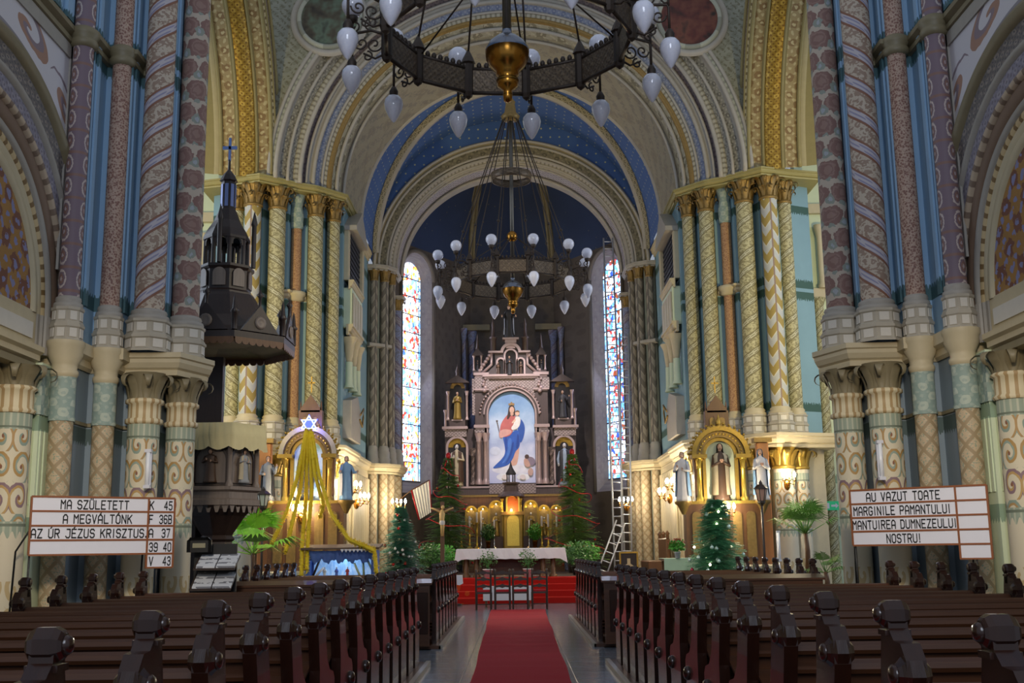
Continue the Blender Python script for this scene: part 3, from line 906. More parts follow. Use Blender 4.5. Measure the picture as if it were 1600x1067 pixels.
# ---- far crossing piers (at the chancel)
FC = [(8.15, 32.2, 0.22, 'far_spiral'), (7.6, 31.75, 0.25, 'far_leaf'), (6.95, 32.1, 0.25, 'far_spiral'), (6.5, 32.75, 0.16, 'far_fine'), (5.95, 32.9, 0.23, 'far_spiral'), (5.5, 33.45, 0.205, 'far_spiral')]
ZC = 12.25
for s, side in ((-1, 'left'), (1, 'right')):
    P = thing('chancel_pier', 'golden lit clustered pier with spiral painted shafts behind the %s side altar' % side, 'pier', (s*6.8, 33.2, 0), group='piers at the chancel arch', kind='structure')
    def bp(name, mb, mat): return mb.mirx(s).shift((-s*6.8, -33.2, 0)).build(name, mat, P)
    body = [(9.0, 32.6), (7.95, 32.1), (7.35, 31.95), (7.2, 32.45), (6.7, 32.45), (6.62, 32.95), (6.2, 32.95), (6.2, 33.25), (5.75, 33.25), (5.7, 33.8), (5.25, 33.8), (5.25, 36.6), (9.0, 36.6)]
    bp('upper_core', MB().prism(body[::-1], 4.6, 12.3), MAT['blue_far'])
    bp('lower_core', MB().prism([(x, y+0.02) for x, y in body][::-1], 0, 4.6), MAT['stone'])
    for (cx, cy, r, mk) in FC:
        thin = r < 0.18
        bp('shaft', MB().lathe([(r, ZB), (r*0.97, 11.62 if not thin else 11.2)], (cx, cy, 0), 20), MAT[mk])
        bp('shaft_base', MB().lathe([(r*1.3, ZB-0.16), (r*1.36, ZB-0.1), (r*1.12, ZB-0.06), (r*1.2, ZB-0.01), (r, ZB+0.05)], (cx, cy, 0), 18), MAT['stone'])
        pedestal((s*cx-s*6.8, cy-33.2), r, 4.72, ZB-0.15, P, s)
        if thin:
            bp('shaft_cap', MB().lathe([(r*1.05, 11.2), (r*1.2, 11.25), (r*1.3, 11.6), (r*1.05, 11.9), (r*1.6, 12.25)], (cx, cy, 0), 14), MAT['teal'])
            bp('shaft_ring', MB().lathe([(r, 8.95), (r*1.5, 8.99), (r*1.5, 9.08), (r*1.9, 9.14), (r*1.9, 9.24), (r, 9.28)], (cx, cy, 0), 14), MAT['stone'])
        else:
            m = MB().lathe([(r*1.0, 11.6), (r*1.14, 11.62), (r*1.14, 11.67), (r, 11.69), (r*1.0, 12.05), (r*1.3, 12.25)], (cx, cy, 0), 16)
            for tier, (zz, hh, oo) in enumerate(((11.69, 0.30, 1.0), (11.85, 0.40, 1.5))):
                for i in range(8):
                    m.merge(leaf_curl(r*1.02, zz, hh, r*oo, r*0.62), T3(cx, cy, 0) @ R3(z=2*PI*(i+0.5*tier)/8))
            bp('capital', m, MAT['gold_dull'])
        # lower storey
        rl = r*1.18
        bp('lower_shaft', MB().lathe([(rl, 0.3), (rl, 3.7)], (cx, cy, 0), 18), MAT['lower'] if not thin else MAT['lattice'])
        m = MB().lathe([(rl, 3.7), (rl*1.14, 3.72), (rl*1.14, 3.78), (rl, 3.8), (rl*1.0, 4.15), (rl*1.3, 4.3)], (cx, cy, 0), 16)
        for i in range(8):
            m.merge(leaf_curl(rl*1.02, 3.8, 0.42, rl*1.4, rl*0.66), T3(cx, cy, 0) @ R3(z=2*PI*i/8))
        bp('lower_capital', m, MAT['gold'])
        bp('plinth', MB().lathe([(rl*1.4, 0), (rl*1.4, 0.2), (rl*1.1, 0.32)], (cx, cy, 0), 14), MAT['stone'])
    ab = [(9.2, 31.95), (8.45, 31.75), (7.35, 31.38), (6.95, 31.72), (6.45, 32.2), (5.95, 32.5), (5.22, 33.35), (5.22, 36.5)]
    bp('abacus', MB().sweep(prof_at(ABACUS, ZC, 0.75, 0.6), ab[::-1]).prism((ab+[(9.2, 36.5)])[::-1], ZC, ZC+0.2), MAT['olive_stone'])
    bp('lower_abacus', MB().sweep(prof_at(ABACUS, 4.3, 0.9, 1.1), ab[::-1]).prism((ab+[(9.2, 36.5)])[::-1], 4.3, 4.68), MAT['stone'])
    bp('string_course', MB().sweep([(0, 9.0), (0.08, 9.06), (0.08, 9.14), (0.16, 9.18), (0.16, 9.24), (0, 9.26)], [(7.2, 32.45), (6.7, 32.45), (6.62, 32.95), (6.2, 32.95)][::-1]), MAT['stone'])

    # transept east wall beyond
    W = struct('wall_transept_%s' % side, MB().box(8.9, 13.5, 33.6, 34.0, 0, 20).mirx(s), MAT['palegreen'])
    def wp(name, mb, mat): return mb.mirx(s).build(name, mat, W)
    wp('wall_cornice', MB().box(8.9, 13.5, 33.38, 33.6, 9.0, 9.3).box(8.9, 13.5, 33.42, 33.6, 4.5, 4.75).box(8.9, 13.5, 33.42, 33.6, 11.7, 12.0), MAT['stone'])
    wp('blind_niche', MB().prism([(9.95, 9.6), (11.3, 9.6), (11.3, 10.6)]+[(10.625+0.675*math.cos(PI*i/14), 10.6+0.675*math.sin(PI*i/14)) for i in range(1, 14)]+[(9.95, 10.6)], 33.5, 33.62, 'y'), plain('green_niche_paint_'+side, '#2f7a44', 0.6))
    wp('niche_colonnette', MB().lathe([(0.13, 9.3), (0.13, 9.4), (0.09, 9.45), (0.09, 10.9), (0.16, 11.2), (0.16, 11.3)], (9.5, 33.4, 0), 12), MAT['stone'])
    wp('niche_arch', MB().arch([(0.675, 33.48), (0.75, 33.44), (0.85, 33.5)], 10.625, 10.6, 20), MAT['stone'])
    for (x, z0, z1, r) in ((9.35, 4.75, 9.0, 0.15), (9.35, 0.1, 4.5, 0.16)):
        wp('wall_shaft', MB().lathe([(r*1.3, z0), (r, z0+0.12), (r, z1-0.3), (r*1.5, z1)], (x, 33.45, 0), 14), MAT['far_spiral'])
    wp('wall_panel', MB().box(9.75, 10.9, 33.52, 33.62, 5.3, 8.6), m_orn('wall_panel_'+side, '#d3c99c', '#a89a5a', '#b8723c', 0.5, 0.5))
    wp('wall_panel', MB().box(9.75, 10.6, 33.52, 33.62, 0.5, 4.0), m_orn('wall_panel_low_'+side, '#b59a52', '#cdb67a', '#9a8040', 0.3, 0.3))
    # transept arch soffit
    T = thing('transept_arch', 'gilded wide painted arch rising from the %s chancel pier' % side, 'arch', (s*8, 31.3, 12.4), group='transept arches', kind='structure')
    def tp(name, mb, mat): return mb.mirx(s).shift((-s*8, -31.3, -12.4)).build(name, mat, T)
    yc, zc = 25.2, 12.42
    if s < 0:
        TM = [m_orn('arch_band_mauve', '#8a7a70', '#6b5a58', '#a29884', 0.36, 0.3), plain('arch_bead_cream', '#a89a70', 0.5), m_orn('arch_band_tan', '#a08a5a', '#86683c', '#bfae7e', 0.5, 0.5),
              m_orn('arch_band_gold', '#b08a30', '#d2ac4a', '#8a6420', 0.3, 0.3, 0.4, 0.4), plain('arch_fillet_olive', '#8f8252', 0.5), m_dentil('arch_egg_dart', '#cdbf94', '#7a6a48', 0.2)]
    prof = [([(6.95, 6.98), (6.55, 6.98), (6.5, 7.02)], TM[0]), ([(6.5, 7.0), (6.46, 6.97), (6.4, 7.0)], TM[5]), ([(6.4, 7.0), (6.3, 7.05), (6.28, 7.4)], TM[2]),
            ([(6.28, 7.4), (6.24, 7.42), (6.2, 7.5)], TM[4]), ([(6.2, 7.5), (6.12, 7.52), (6.1, 7.95)], TM[3]), ([(6.1, 7.95), (6.06, 7.97), (6.02, 8.05)], TM[4]), ([(6.02, 8.05), (6.0, 8.4)], TM[2]), ([(6.0, 8.4), (5.9, 8.5), (5.9, 8.62)], TM[1]), ([(5.9, 8.62), (5.7, 9.2)], TM[4])]
    for pr, mt in prof:
        tp('arch_band', MB().arch(pr, yc, zc, 40, 0, PI*0.62, 1, True, 'yz'), mt)
    for (R_, x_, r_) in ((6.92, 6.96, .06), (6.5, 6.98, .05), (6.32, 7.06, .06), (6.22, 7.46, .05), (6.08, 7.98, .05), (5.96, 8.44, .06)):
        tp('roll_moulding', MB().tube([(x_, yc+R_*math.cos(PI*0.62*i/40), zc+R_*math.sin(PI*0.62*i/40)) for i in range(41)], r_, 8), TM[4])

# ---- chancel arch (orders as rings around the axis), spandrel with medallions
A = thing('chancel_arch', 'great round chancel arch with ornamented orders behind the near chandelier', 'arch', (0, 33, 12.4), kind='structure')
def ap(name, mb, mat): return mb.shift((0, -33, -12.4)).build(name, mat, A)
CM = dict(lace=m_orn('order_lace_grey', '#8c887c', '#6f6a60', '#a7a294', 0.36, 0.24), mauve=m_orn('order_mauve', '#77696c', '#8c7c78', '#5f5558', 0.3, 0.3),
          bead=m_dentil('order_beading', '#aaa492', '#827b6a', 0.16), sage=m_dentil('order_sage_beading', '#a9aa9a', '#8c8d80', 0.2),
          scroll=m_orn('order_scroll_beige', '#aba48e', '#857e68', '#bdb69e', 0.7, 0.6, 0.6, 0, 0.1, 2.0), lav=m_orn('order_lavender', '#8890a8', '#747c98', '#a4a8b4', 0.3, 0.3),
          paint=m_orn('order_painted_soffit', '#a0977f', '#948a74', '#8c8474', 1.6, 1.5, 0.65, 0, 0.55, 2.0))
orders = [([(7.20, 31.55), (7.05, 31.5), (6.95, 31.55)], CM['sage']), ([(6.95, 31.55), (6.9, 31.6), (6.86, 31.75)], MAT['stone_grey']), ([(6.86, 31.75), (6.6, 31.85), (6.5, 32.0)], CM['lace']),
          ([(6.5, 32.0), (6.42, 31.96), (6.34, 32.02)], CM['bead']), ([(6.34, 32.02), (6.3, 32.25), (6.15, 32.35)], CM['mauve']), ([(6.15, 32.35), (6.02, 32.4), (5.95, 32.55)], MAT['stone_grey']), ([(5.95, 32.55), (5.74, 32.68)], CM['lav']),
          ([(5.74, 32.68), (5.68, 32.64), (5.62, 32.72)], CM['bead']), ([(5.62, 32.72), (5.54, 32.70), (5.48, 32.82)], MAT['gold_dull']), ([(5.48, 32.82), (5.40, 33.1), (5.32, 33.4)], CM['scroll']), ([(5.32, 33.4), (5.18, 34.2), (5.10, 35.4), (5.06, 36.5)], CM['paint'])]
for pr, mt in orders:
    ap('arch_order', MB().arch(pr, 0, 12.42, 64), mt)
for (R_, y_, r_) in ((7.12, 31.48, .06), (6.93, 31.52, .07), (6.62, 31.78, .05), (6.30, 32.02, .07), (6.16, 32.28, .045), (5.98, 32.40, .07), (5.74, 32.62, .045), (5.36, 33.02, .06), (5.22, 33.55, .05), (5.08, 36.42, .09)):
    ap('roll_moulding', MB().tube([(R_*math.cos(PI*i/64), y_, 12.42+R_*math.sin(PI*i/64)) for i in range(65)], r_, 8), MAT['stone_grey'])
sp = MB(); n = 48; pts = []; ou = []
for i in range(n+1):
    a = PI*i/n; c_, s_ = math.cos(a), max(math.sin(a), 1e-6)
    k = min(7.6/abs(c_) if abs(c_) > 1e-6 else 99, 10.0/s_)
    pts.append((7.2*c_, 31.55, 12.42+7.2*s_)); ou.append((max(k, 7.2)*c_, 31.55, 12.42+max(k, 7.2)*s_))
allv = pts+ou
fs = [(i, i+1, n+2+i, n+1+i) for i in range(n)]
sp.add(allv, fs, [[(allv[q][0], allv[q][2]) for q in f] for f in fs])
ap('spandrel', sp, m_orn('spandrel_sage_leaf', '#9c9c8a', '#8e8e7a', '#7c7860', 0.45, 0.45, 0.6, 0, 0.3, 2.0))
for s, side, hue in ((-1, 'left', '#4a4434'), (1, 'right', '#5c2c24')):
    c = at(515 if s < 0 else 1077, 28, 31.4)
    Md = thing('painted_medallion', 'dark round painted medallion above the chancel arch, %s of the big chandelier' % side, 'medallion', (c.x, 31.5, c.z), group='medallions over the chancel arch')
    Md_in = MB().lathe([(0.0, 0.02), (0.86, 0.0)], (0, -0.10, 0), 40, axis='y')
    g = G('medallion_painting_'+side); x, y, z = g.obj(); nn = g.noise(2.2, g.vec(x, 0.0, z), 2.0)
    Md_in.build('painting', g.done(g.ramp(nn, [(0.3, '#221a16'), (0.45, hue), (0.6, '#6e4030' if s > 0 else '#5a6a58'), (0.75, '#2a201a')]), 0.6), Md)
    MB().lathe([(0.84, -0.06), (0.88, -0.16), (0.96, -0.16), (1.0, -0.06)], (0, 0, 0), 40, axis='y').build('inner_frame', CM['sage'], Md)
    MB().lathe([(1.0, -0.06), (1.06, -0.12), (1.16, -0.10), (1.2, 0.0)], (0, 0, 0), 40, axis='y').build('outer_frame', MAT['stone_grey'], Md)

# ---- chancel bay: side walls and starred barrel vault with diagonal ribs
VT = struct('ceiling', MB().arch([(5.10, 36.4), (5.10, 40.3)], 0, 12.42, 48), MAT['vault'])
rb_m = m_orn('rib_leaf_band', '#8d8468', '#5c563c', '#a69c7c', 0.24, 0.2)
for s in (-1, 1):
    pts = []; ptr = []
    for i in range(25):
        t = i/24; a = t*PI/2*0.98
        y = 40.1-3.2*(math.sin(a))**1.5
        pts.append((s*5.02*math.cos(a), y, 12.42+5.02*math.sin(a)))
    for dr, w_, mt in ((0.0, 0.34, rb_m), (0.09, 0.12, MAT['stone_grey'])):
        q = MB(); v = []
        for i, p in enumerate(pts):
            a = i/24*PI/2*0.98
            nrm = Vector((-s*math.cos(a), 0, -math.sin(a)))
            tg = (Vector(pts[min(i+1, 24)])-Vector(pts[max(i-1, 0)])).normalized(); bn = tg.cross(nrm).normalized()
            p = Vector(p)
            v += [p-nrm*0.06-bn*w_, p+nrm*(dr+0.05)-bn*w_*0.8, p+nrm*(dr+0.05)+bn*w_*0.8, p-nrm*0.06+bn*w_]
        fs = [(i*4+k, i*4+k+1, i*4+k+5, i*4+k+4) for i in range(24) for k in range(3)]
        q.add(v, fs, [[(i*0.3, k*0.2), (i*0.3, k*0.2+0.2), (i*0.3+0.3, k*0.2+0.2), (i*0.3+0.3, k*0.2)] for i in range(24) for k in range(3)], True)
        q.build('vault_rib', mt, VT)
for s, side in ((-1, 'left'), (1, 'right')):
    W = struct('wall_chancel_%s' % side, MB().box(5.3, 5.6, 34.0, 40.2, 0, 12.6).mirx(s), MAT['blue_far'])
    def wp(name, mb, mat): return mb.mirx(s).build(name, mat, W)
    wp('wall_panelling', MB().box(5.2, 5.3, 35.8, 40.0, PLAT, 4.3), MAT['stone'])
    wp('cornice', MB().sweep(prof_at(ABACUS, 4.3, 0.9, 1.1), [(5.3, 34.6), (5.3, 40.0)][::-1]), MAT['stone'])
    wp('high_cornice', MB().sweep(prof_at(ABACUS, 12.1, 0.7, 0.8), [(5.3, 36.4), (5.3, 40.0)][::-1]), MAT['stone'])
    for k in range(8):
        wp('wainscot_board', MB().cbox(5.12, 5.2, 36.0+0.48*k, 36.44+0.48*k, PLAT+0.1, 4.1, 0.03), MAT['stone'])

# ---- apse arch and its piers
AA = thing('apse_arch', 'inner round arch with pale mouldings framing the dark apse', 'arch', (0, 41, 12.0), kind='structure')
def ap(name, mb, mat): return mb.shift((0, -41, -12.0)).build(name, mat, AA)
AM = dict(olive=m_orn('apse_archivolt_olive', '#6b6450', '#4d4a36', '#7f785e', 0.5, 0.4), fret=m_orn('apse_archivolt_fret', '#b6b0b2', '#7a7478', '#9a94a4', 0.22, 0.2))
SZ = 0.94
orders = [([(5.12, 40.02), (4.98, 40.0), (4.95, 40.1)], MAT['stone_dark']), ([(4.95, 40.1), (4.70, 40.2), (4.60, 40.5)], AM['olive']), ([(4.60, 40.5), (4.56, 40.44), (4.5, 40.55)], MAT['stone_grey']), ([(4.5, 40.55), (4.46, 40.7), (4.44, 40.8)], CM['bead']),
          ([(4.44, 40.8), (4.42, 40.74), (4.36, 40.85)], MAT['stone_grey']), ([(4.36, 40.85), (4.30, 41.0), (4.28, 41.7)], AM['fret']), ([(4.28, 41.7), (4.22, 41.66), (4.18, 41.76), (4.18, 42.2)], MAT['stone_grey'])]
for pr, mt in orders:
    ap('arch_order', MB().arch(pr, 0, 11.95, 64, 0, PI, SZ), mt)
for (R_, y_, r_) in ((5.04, 39.98, .05), (4.90, 40.1, .05), (4.64, 40.38, .05), (4.54, 40.5, .045), (4.44, 40.72, .045), (4.32, 40.9, .04), (4.20, 41.66, .05)):
    ap('roll_moulding', MB().tube([(R_*math.cos(PI*i/64), y_, 11.95+R_*SZ*math.sin(PI*i/64)) for i in range(65)], r_, 8), MAT['stone_grey'])
fil = MB(); n = 48; v = []
for i in range(n+1):
    a = PI*i/n
    v += [(5.08*math.cos(a), 40.06, 11.95+5.08*SZ*math.sin(a)), (5.3*math.cos(a), 40.06, 12.42+5.3*math.sin(a))]
fil.add(v, [(2*i, 2*i+1, 2*i+3, 2*i+2) for i in range(n)], [[(v[k][0], v[k][2]) for k in (2*i, 2*i+1, 2*i+3, 2*i+2)] for i in range(n)])
ap('arch_wall', fil, MAT['vault'])
APS = [(5.08, 40.25, 0.14, 'apse_leaf'), (4.72, 40.5, 0.15, 'apse_leaf'), (4.5, 41.0, 0.13, 'apse_leaf'), (4.42, 41.9, 0.19, 'apse_spiral')]
for s, side in ((-1, 'left'), (1, 'right')):
    P = thing('apse_pier', 'slender grey clustered pier carrying the apse arch on the %s' % side, 'pier', (s*4.9, 41, PLAT), group='piers at the apse arch', kind='structure')
    def bp(name, mb, mat): return mb.mirx(s).shift((-s*4.9, -41, -PLAT)).build(name, mat, P)
    bp('core', MB().prism([(5.6, 40.1), (5.3, 40.1), (5.3, 40.4), (4.9, 40.4), (4.9, 40.75), (4.62, 40.75), (4.62, 42.2), (5.6, 42.2)][::-1], PLAT, 11.9), MAT['blue_far'] if False else plain('grey_green_pier_'+side, '#8a9084', 0.6))
    for (cx, cy, r, mk) in APS:
        top = 11.4 if r != 0.19 else 10.6
        bp('shaft', MB().lathe([(r, 5.3), (r, top)], (cx, cy, 0), 16), MAT[mk])
        bp('shaft_base', MB().lathe([(r*1.7, 4.6), (r*1.7, 4.85), (r*1.5, 4.88), (r*1.5, 5.1), (r*1.3, 5.14), (r*1.35, 5.22), (r, 5.32)], (cx, cy, 0), 12), MAT['stone_grey'])
        m = MB().lathe([(r, top), (r*1.2, top+0.03), (r, top+0.07), (r*1.0, top+0.28), (r*1.4, top+0.42)], (cx, cy, 0), 14)
        for i in range(8):
            m.merge(leaf_curl(r*1.02, top+0.07, 0.34, r*1.5, r*0.66), T3(cx, cy, 0) @ R3(z=2*PI*i/8))
        bp('capital', m, MAT['gold_dull'])
        bp('lower_shaft', MB().lathe([(r*1.2, PLAT), (r*1.2, 4.3)], (cx, cy, 0), 14), MAT['lattice'])
    bp('impost', MB().sweep(prof_at(ABACUS, 11.78, 0.6, 0.55), [(5.5, 40.1), (5.0, 40.1), (4.66, 40.3), (4.4, 40.75), (4.4, 42.2)][::-1]), MAT['stone_grey'])
    bp('impost', MB().sweep(prof_at(ABACUS, 11.0, 0.6, 0.4), [(4.62, 41.6), (4.25, 41.7), (4.22, 42.2)][::-1]), MAT['stone_grey'])
    bp('lower_abacus', MB().sweep(prof_at(ABACUS, 4.3, 0.8, 1.0), [(5.5, 40.05), (5.0, 40.05), (4.66, 40.25), (4.3, 40.75), (4.2, 42.2)][::-1]), MAT['stone'])
    bp('shaft_ring', MB().sweep([(0, 8.9), (0.2, 8.94), (0.2, 9.04), (0, 9.1)], [(5.3, 40.1), (4.9, 40.4), (4.6, 40.75)][::-1]), MAT['stone_grey'])

# ---- apse walls, windows, vault
plan = [(-4.62, 42.2), (-4.75, 43.8), (-1.85, 48.6), (1.85, 48.6), (4.75, 43.8), (4.62, 42.2)]
AW = struct('wall_apse', MB(), MAT['apsewall']) if False else None
wm = MB()
wm.box(-1.85, 1.85, 48.6, 48.8, 0, 14.2)
for s in (-1, 1):
    q = MB().prism([(4.62, 42.2), (4.9, 42.2), (5.0, 43.8), (4.75, 43.8)], 0, 14.2); wm.merge(q.mirx(s))
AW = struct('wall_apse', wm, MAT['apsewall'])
a0, b0 = Vector((4.75, 43.8, 0)), Vector((1.85, 48.6, 0))
dirv = (b0-a0).normalized(); Lf = (b0-a0).length; nrm = Vector((dirv.y, -dirv.x, 0))  # outward
if nrm.x < 0: nrm = -nrm
wc = 1.62; hw, gw = 1.05, 0.70; rec = 0.36
zb, zt = 4.35, 12.72
gm_s = {}
def fpt(t, d, z): 
    p = a0+dirv*t+nrm*d
    return (p.x, p.y, z)
for s, side, pal, idx in ((-1, 'left', PAL_A, 1), (1, 'right', PAL_B, 2)):
    q = MB()
    def quad(p1, p2, p3, p4): q.add([p1, p2, p3, p4], [(0, 1, 2, 3)])
    quad(fpt(0, 0, 0), fpt(wc-hw, 0, 0), fpt(wc-hw, 0, 14.2), fpt(0, 0, 14.2))
    quad(fpt(wc+hw, 0, 0), fpt(Lf, 0, 0), fpt(Lf, 0, 14.2), fpt(wc+hw, 0, 14.2))
    quad(fpt(wc-hw, 0, 0), fpt(wc+hw, 0, 0), fpt(wc+hw, 0, zb-0.5), fpt(wc-hw, 0, zb-0.5))
    N = 16
    for i in range(N):
        a, b = PI*i/N, PI*(i+1)/N
        quad(fpt(wc+hw*math.cos(a), 0, zt+hw*math.sin(a)), fpt(wc+hw*math.cos(a), 0, 14.2), fpt(wc+hw*math.cos(b), 0, 14.2), fpt(wc+hw*math.cos(b), 0, zt+hw*math.sin(b)))
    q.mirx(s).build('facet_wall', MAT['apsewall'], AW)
    # splayed reveal
    rv = MB(); ring = lambda w_, d, z0: [fpt(wc+w_, d, z0)]+[fpt(wc+w_*math.cos(PI*i/N), d, zt+w_*math.sin(PI*i/N)) for i in range(N+1)]+[fpt(wc-w_, d, z0)]
    o_, i_ = ring(hw, 0, zb-0.5), ring(gw, rec, zb)
    m = len(o_)
    fs = [(k, k+1, m+k+1, m+k) for k in range(m-1)]+[(m-1, 0, m, 2*m-1)]
    rv.add(o_+i_, fs, [[(0, o_[k % m][2]), (0, o_[(k+1) % m][2]), (0.7, i_[(k+1) % m][2]), (0.7, i_[k % m][2])] for k in range(m)])
    rv.mirx(s).build('window_reveal', MAT['reveal'], AW)
    hood = MB().tube([fpt(wc+(hw+0.08)*math.cos(PI*i/24), -0.03, zt+(hw+0.08)*math.sin(PI*i/24)) for i in range(25)], 0.09, 6)
    hood.tube([fpt(wc+hw+0.08, -0.03, zt), fpt(wc+hw+0.08, -0.03, zb-0.5)], 0.08, 6).tube([fpt(wc-hw-0.08, -0.03, zt), fpt(wc-hw-0.08, -0.03, zb-0.5)], 0.08, 6)
    hood.mirx(s).build('window_hood', plain('apse_hood_'+side, '#6f675e', 0.6), AW)
    # window: lead panes between bars
    cpt = Vector(fpt(wc, rec, zb)); cpt.x *= s
    WN = thing('window_%d' % idx, 'tall round-topped stained glass window %s of the high altar' % side, 'window', cpt, kind='structure')
    mats = [m_glass('stained_glass_%s_%d' % (side, k), pal, idx*5+k, 2.6 if idx == 1 else 2.2) for k in range(3)]
    bm_edge = m_glass('stained_border_'+side, [(0.0, '#5a9ae0'), (0.3, '#cfe4ff'), (0.55, '#8cbcf0'), (0.8, '#e8f4ff')], idx, 2.0)
    rows = 12; zs = [zb+(zt-zb)*k/(rows-1) for k in range(rows)]
    def wloc(mb): 
        return mb.mirx(s).shift((-cpt.x, -cpt.y, -cpt.z))
    for k in range(rows-1):
        for (t0, t1, kind) in ((-gw, -gw+0.14, 1), (-gw+0.14, gw-0.14, 0), (gw-0.14, gw, 1)):
            pm = MB().add([fpt(wc+t0, rec, zs[k]), fpt(wc+t1, rec, zs[k]), fpt(wc+t1, rec, zs[k+1]), fpt(wc+t0, rec, zs[k+1])], [(0, 1, 2, 3)], [[(t0, zs[k]), (t1, zs[k]), (t1, zs[k+1]), (t0, zs[k+1])]])
            wloc(pm).build('pane', bm_edge if kind else mats[k % 3], WN)
    pv = [fpt(wc+gw*math.cos(PI*i/N), rec, zt+gw*math.sin(PI*i/N)) for i in range(N+1)]
    pm = MB().add(pv, [tuple(range(N+1))], [[(gw*math.cos(PI*i/N), gw*math.sin(PI*i/N)) for i in range(N+1)]])
    wloc(pm).build('pane', mats[0], WN)
    for z in zs:
        wloc(MB().tube([fpt(wc-gw, rec-0.02, z), fpt(wc+gw, rec-0.02, z)], 0.022, 5)).build('bar', MAT['black'], WN)
    for t in (-gw+0.14, gw-0.14):
        wloc(MB().tube([fpt(wc+t, rec-0.02, zb), fpt(wc+t, rec-0.02, zt+0.3)], 0.016, 5)).build('bar', MAT['black'], WN)
    # light that comes in through the window
    lp = Vector(fpt(wc, 0.2, 8.6)); lp.x *= s
    tg = Vector(fpt(wc, -4, 7.0)); tg.x *= s
    area_light('apse_window_daylight', lp, tg, 0.9, 110, (0.72, 0.78, 1.0), 7.5)
    # corner shafts in the apse
    for (t, r) in ((0.0, 0.11), (Lf-0.1, 0.14), (Lf-0.7, 0.09)):
        p = Vector(fpt(t, -0.1, 0))
        MB().lathe([(r*1.6, PLAT), (r, PLAT+0.4), (r, 10.6), (r*1.2, 10.64), (r*1.8, 11.0), (r*1.8, 11.1)], (s*p.x, p.y, 0), 12).build('apse_shaft', MAT['apse_spiral'] if t > 1 else MAT['stone_dark'], AW)
    MB().box(min(s*1.0, s*2.3), max(s*1.0, s*2.3), 48.1, 48.6, 11.05, 11.3).build('shaft_impost', MAT['stone_dark'], AW)
# semi-dome
dm = MB(); levels = [(1.0, 14.0), (0.97, 15.4), (0.86, 16.8), (0.66, 18.0), (0.36, 18.8), (0.0, 19.1)]
cy = 42.4; v = []
for (k, z) in levels:
    for (x, y) in plan: v.append((x*k, cy+(y-cy)*k, z))
fs = [(j*6+i, j*6+i+1, (j+1)*6+i+1, (j+1)*6+i) for j in range(5) for i in range(5)]
dm.add(v, fs, None, True)
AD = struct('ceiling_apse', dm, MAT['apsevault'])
for i in (1, 2, 3, 4):
    x, y = plan[i]
    for dx, r_ in ((-0.16, 0.07), (0.0, 0.11), (0.16, 0.07)):
        MB().tube([((x+dx)*k, cy+(y-cy)*k-0.08, z-0.05) for k, z in levels[:-1]]+[(dx, cy, 19.0)], r_, 6).build('vault_rib', MAT['stone_dark'], AD)
# ================================================================ PEWS
ORD = ['first', 'second', 'third', 'fourth', 'fifth', 'sixth', 'seventh', 'eighth', 'ninth', 'tenth', 'eleventh', 'twelfth', 'thirteenth', 'fourteenth']
PA, PO, ZF = 1.382, 5.0, 1.352
end_poly = [(-0.13, 0.0), (-0.13, 0.72), (-0.17, 0.86), (-0.215, 1.0), (-0.21, 1.10), (-0.16, 1.155), (-0.09, 1.16), (-0.045, 1.20), (-0.04, 1.26), (0.04, 1.26), (0.045, 1.18), (0.07, 1.08), (0.10, 0.92), (0.16, 0.78), (0.28, 0.69), (0.44, 0.66), (0.50, 0.61), (0.51, 0.50), (0.47, 0.40), (0.47, 0.0)]
end_me = MB().prism(end_poly, -0.036, 0.036, 'x').mesh('end_panel', MAT['pew_end'])
knob = MB().lathe([(0.0, -0.054), (0.036, -0.053), (0.046, -0.044), (0.056, -0.026), (0.056, 0.026), (0.046, 0.044), (0.036, 0.053), (0.0, 0.054)], (0, 0, ZF-0.055), 8, PI/8, 2*PI+PI/8, False, axis='x')
knob.box(-0.048, 0.048, -0.042, 0.042, ZF-0.128, ZF-0.108).box(-0.036, 0.036, -0.033, 0.033, ZF-0.2, ZF-0.128)
knob_me = knob.mesh('finial', MAT['pew_end'])
roll = MB().lathe([(0.0, -0.062), (0.038, -0.06), (0.052, -0.046), (0.078, -0.024), (0.078, 0.024), (0.052, 0.046), (0.038, 0.06), (0.0, 0.062)], (0, -0.155, 1.095), 8, 0, 2*PI, False, axis='x')
roll_me = roll.mesh('scroll_roll', MAT['pew_end'])
boss = MB().lathe([(0.05, 0.0), (0.05, 0.012), (0.038, 0.03), (0.015, 0.038), (0.0, 0.038)], (0, 0, 0), 12, axis='x')
boss_me = boss.mesh('boss', MAT['pew_end'])
PL = PO-PA-0.07
def xb(*a):
    return MB().box(-PL/2, PL/2, *a)
back_me = MB().prism([(-0.02, 0.40), (0.02, 0.40), (-0.005, 1.02), (-0.045, 1.02)][::-1], -PL/2, PL/2, 'x').mesh('backrest', MAT['pew'])
rail_me = MB().prism([(-0.075, 0.995), (0.03, 0.995), (0.035, 1.015), (0.02, 1.045), (-0.03, 1.055), (-0.07, 1.04), (-0.085, 1.015)], -PL/2, PL/2, 'x').mesh('top_rail', MAT['pew'])
mid_me = MB().prism([(-0.07, 0.90), (-0.03, 0.90), (-0.03, 0.93), (-0.06, 0.935), (-0.075, 0.92)], -PL/2, PL/2, 'x').mesh('middle_rail', MAT['pew'])
shelf_me = MB().prism([(-0.04, 0.80), (-0.04, 0.825), (-0.30, 0.745), (-0.32, 0.75), (-0.32, 0.72)][::-1], -PL/2, PL/2, 'x').mesh('book_rest', MAT['pew'])
low_me = xb(-0.06, 0.0, 0.40, 0.52).mesh('lower_rail', MAT['pew'])
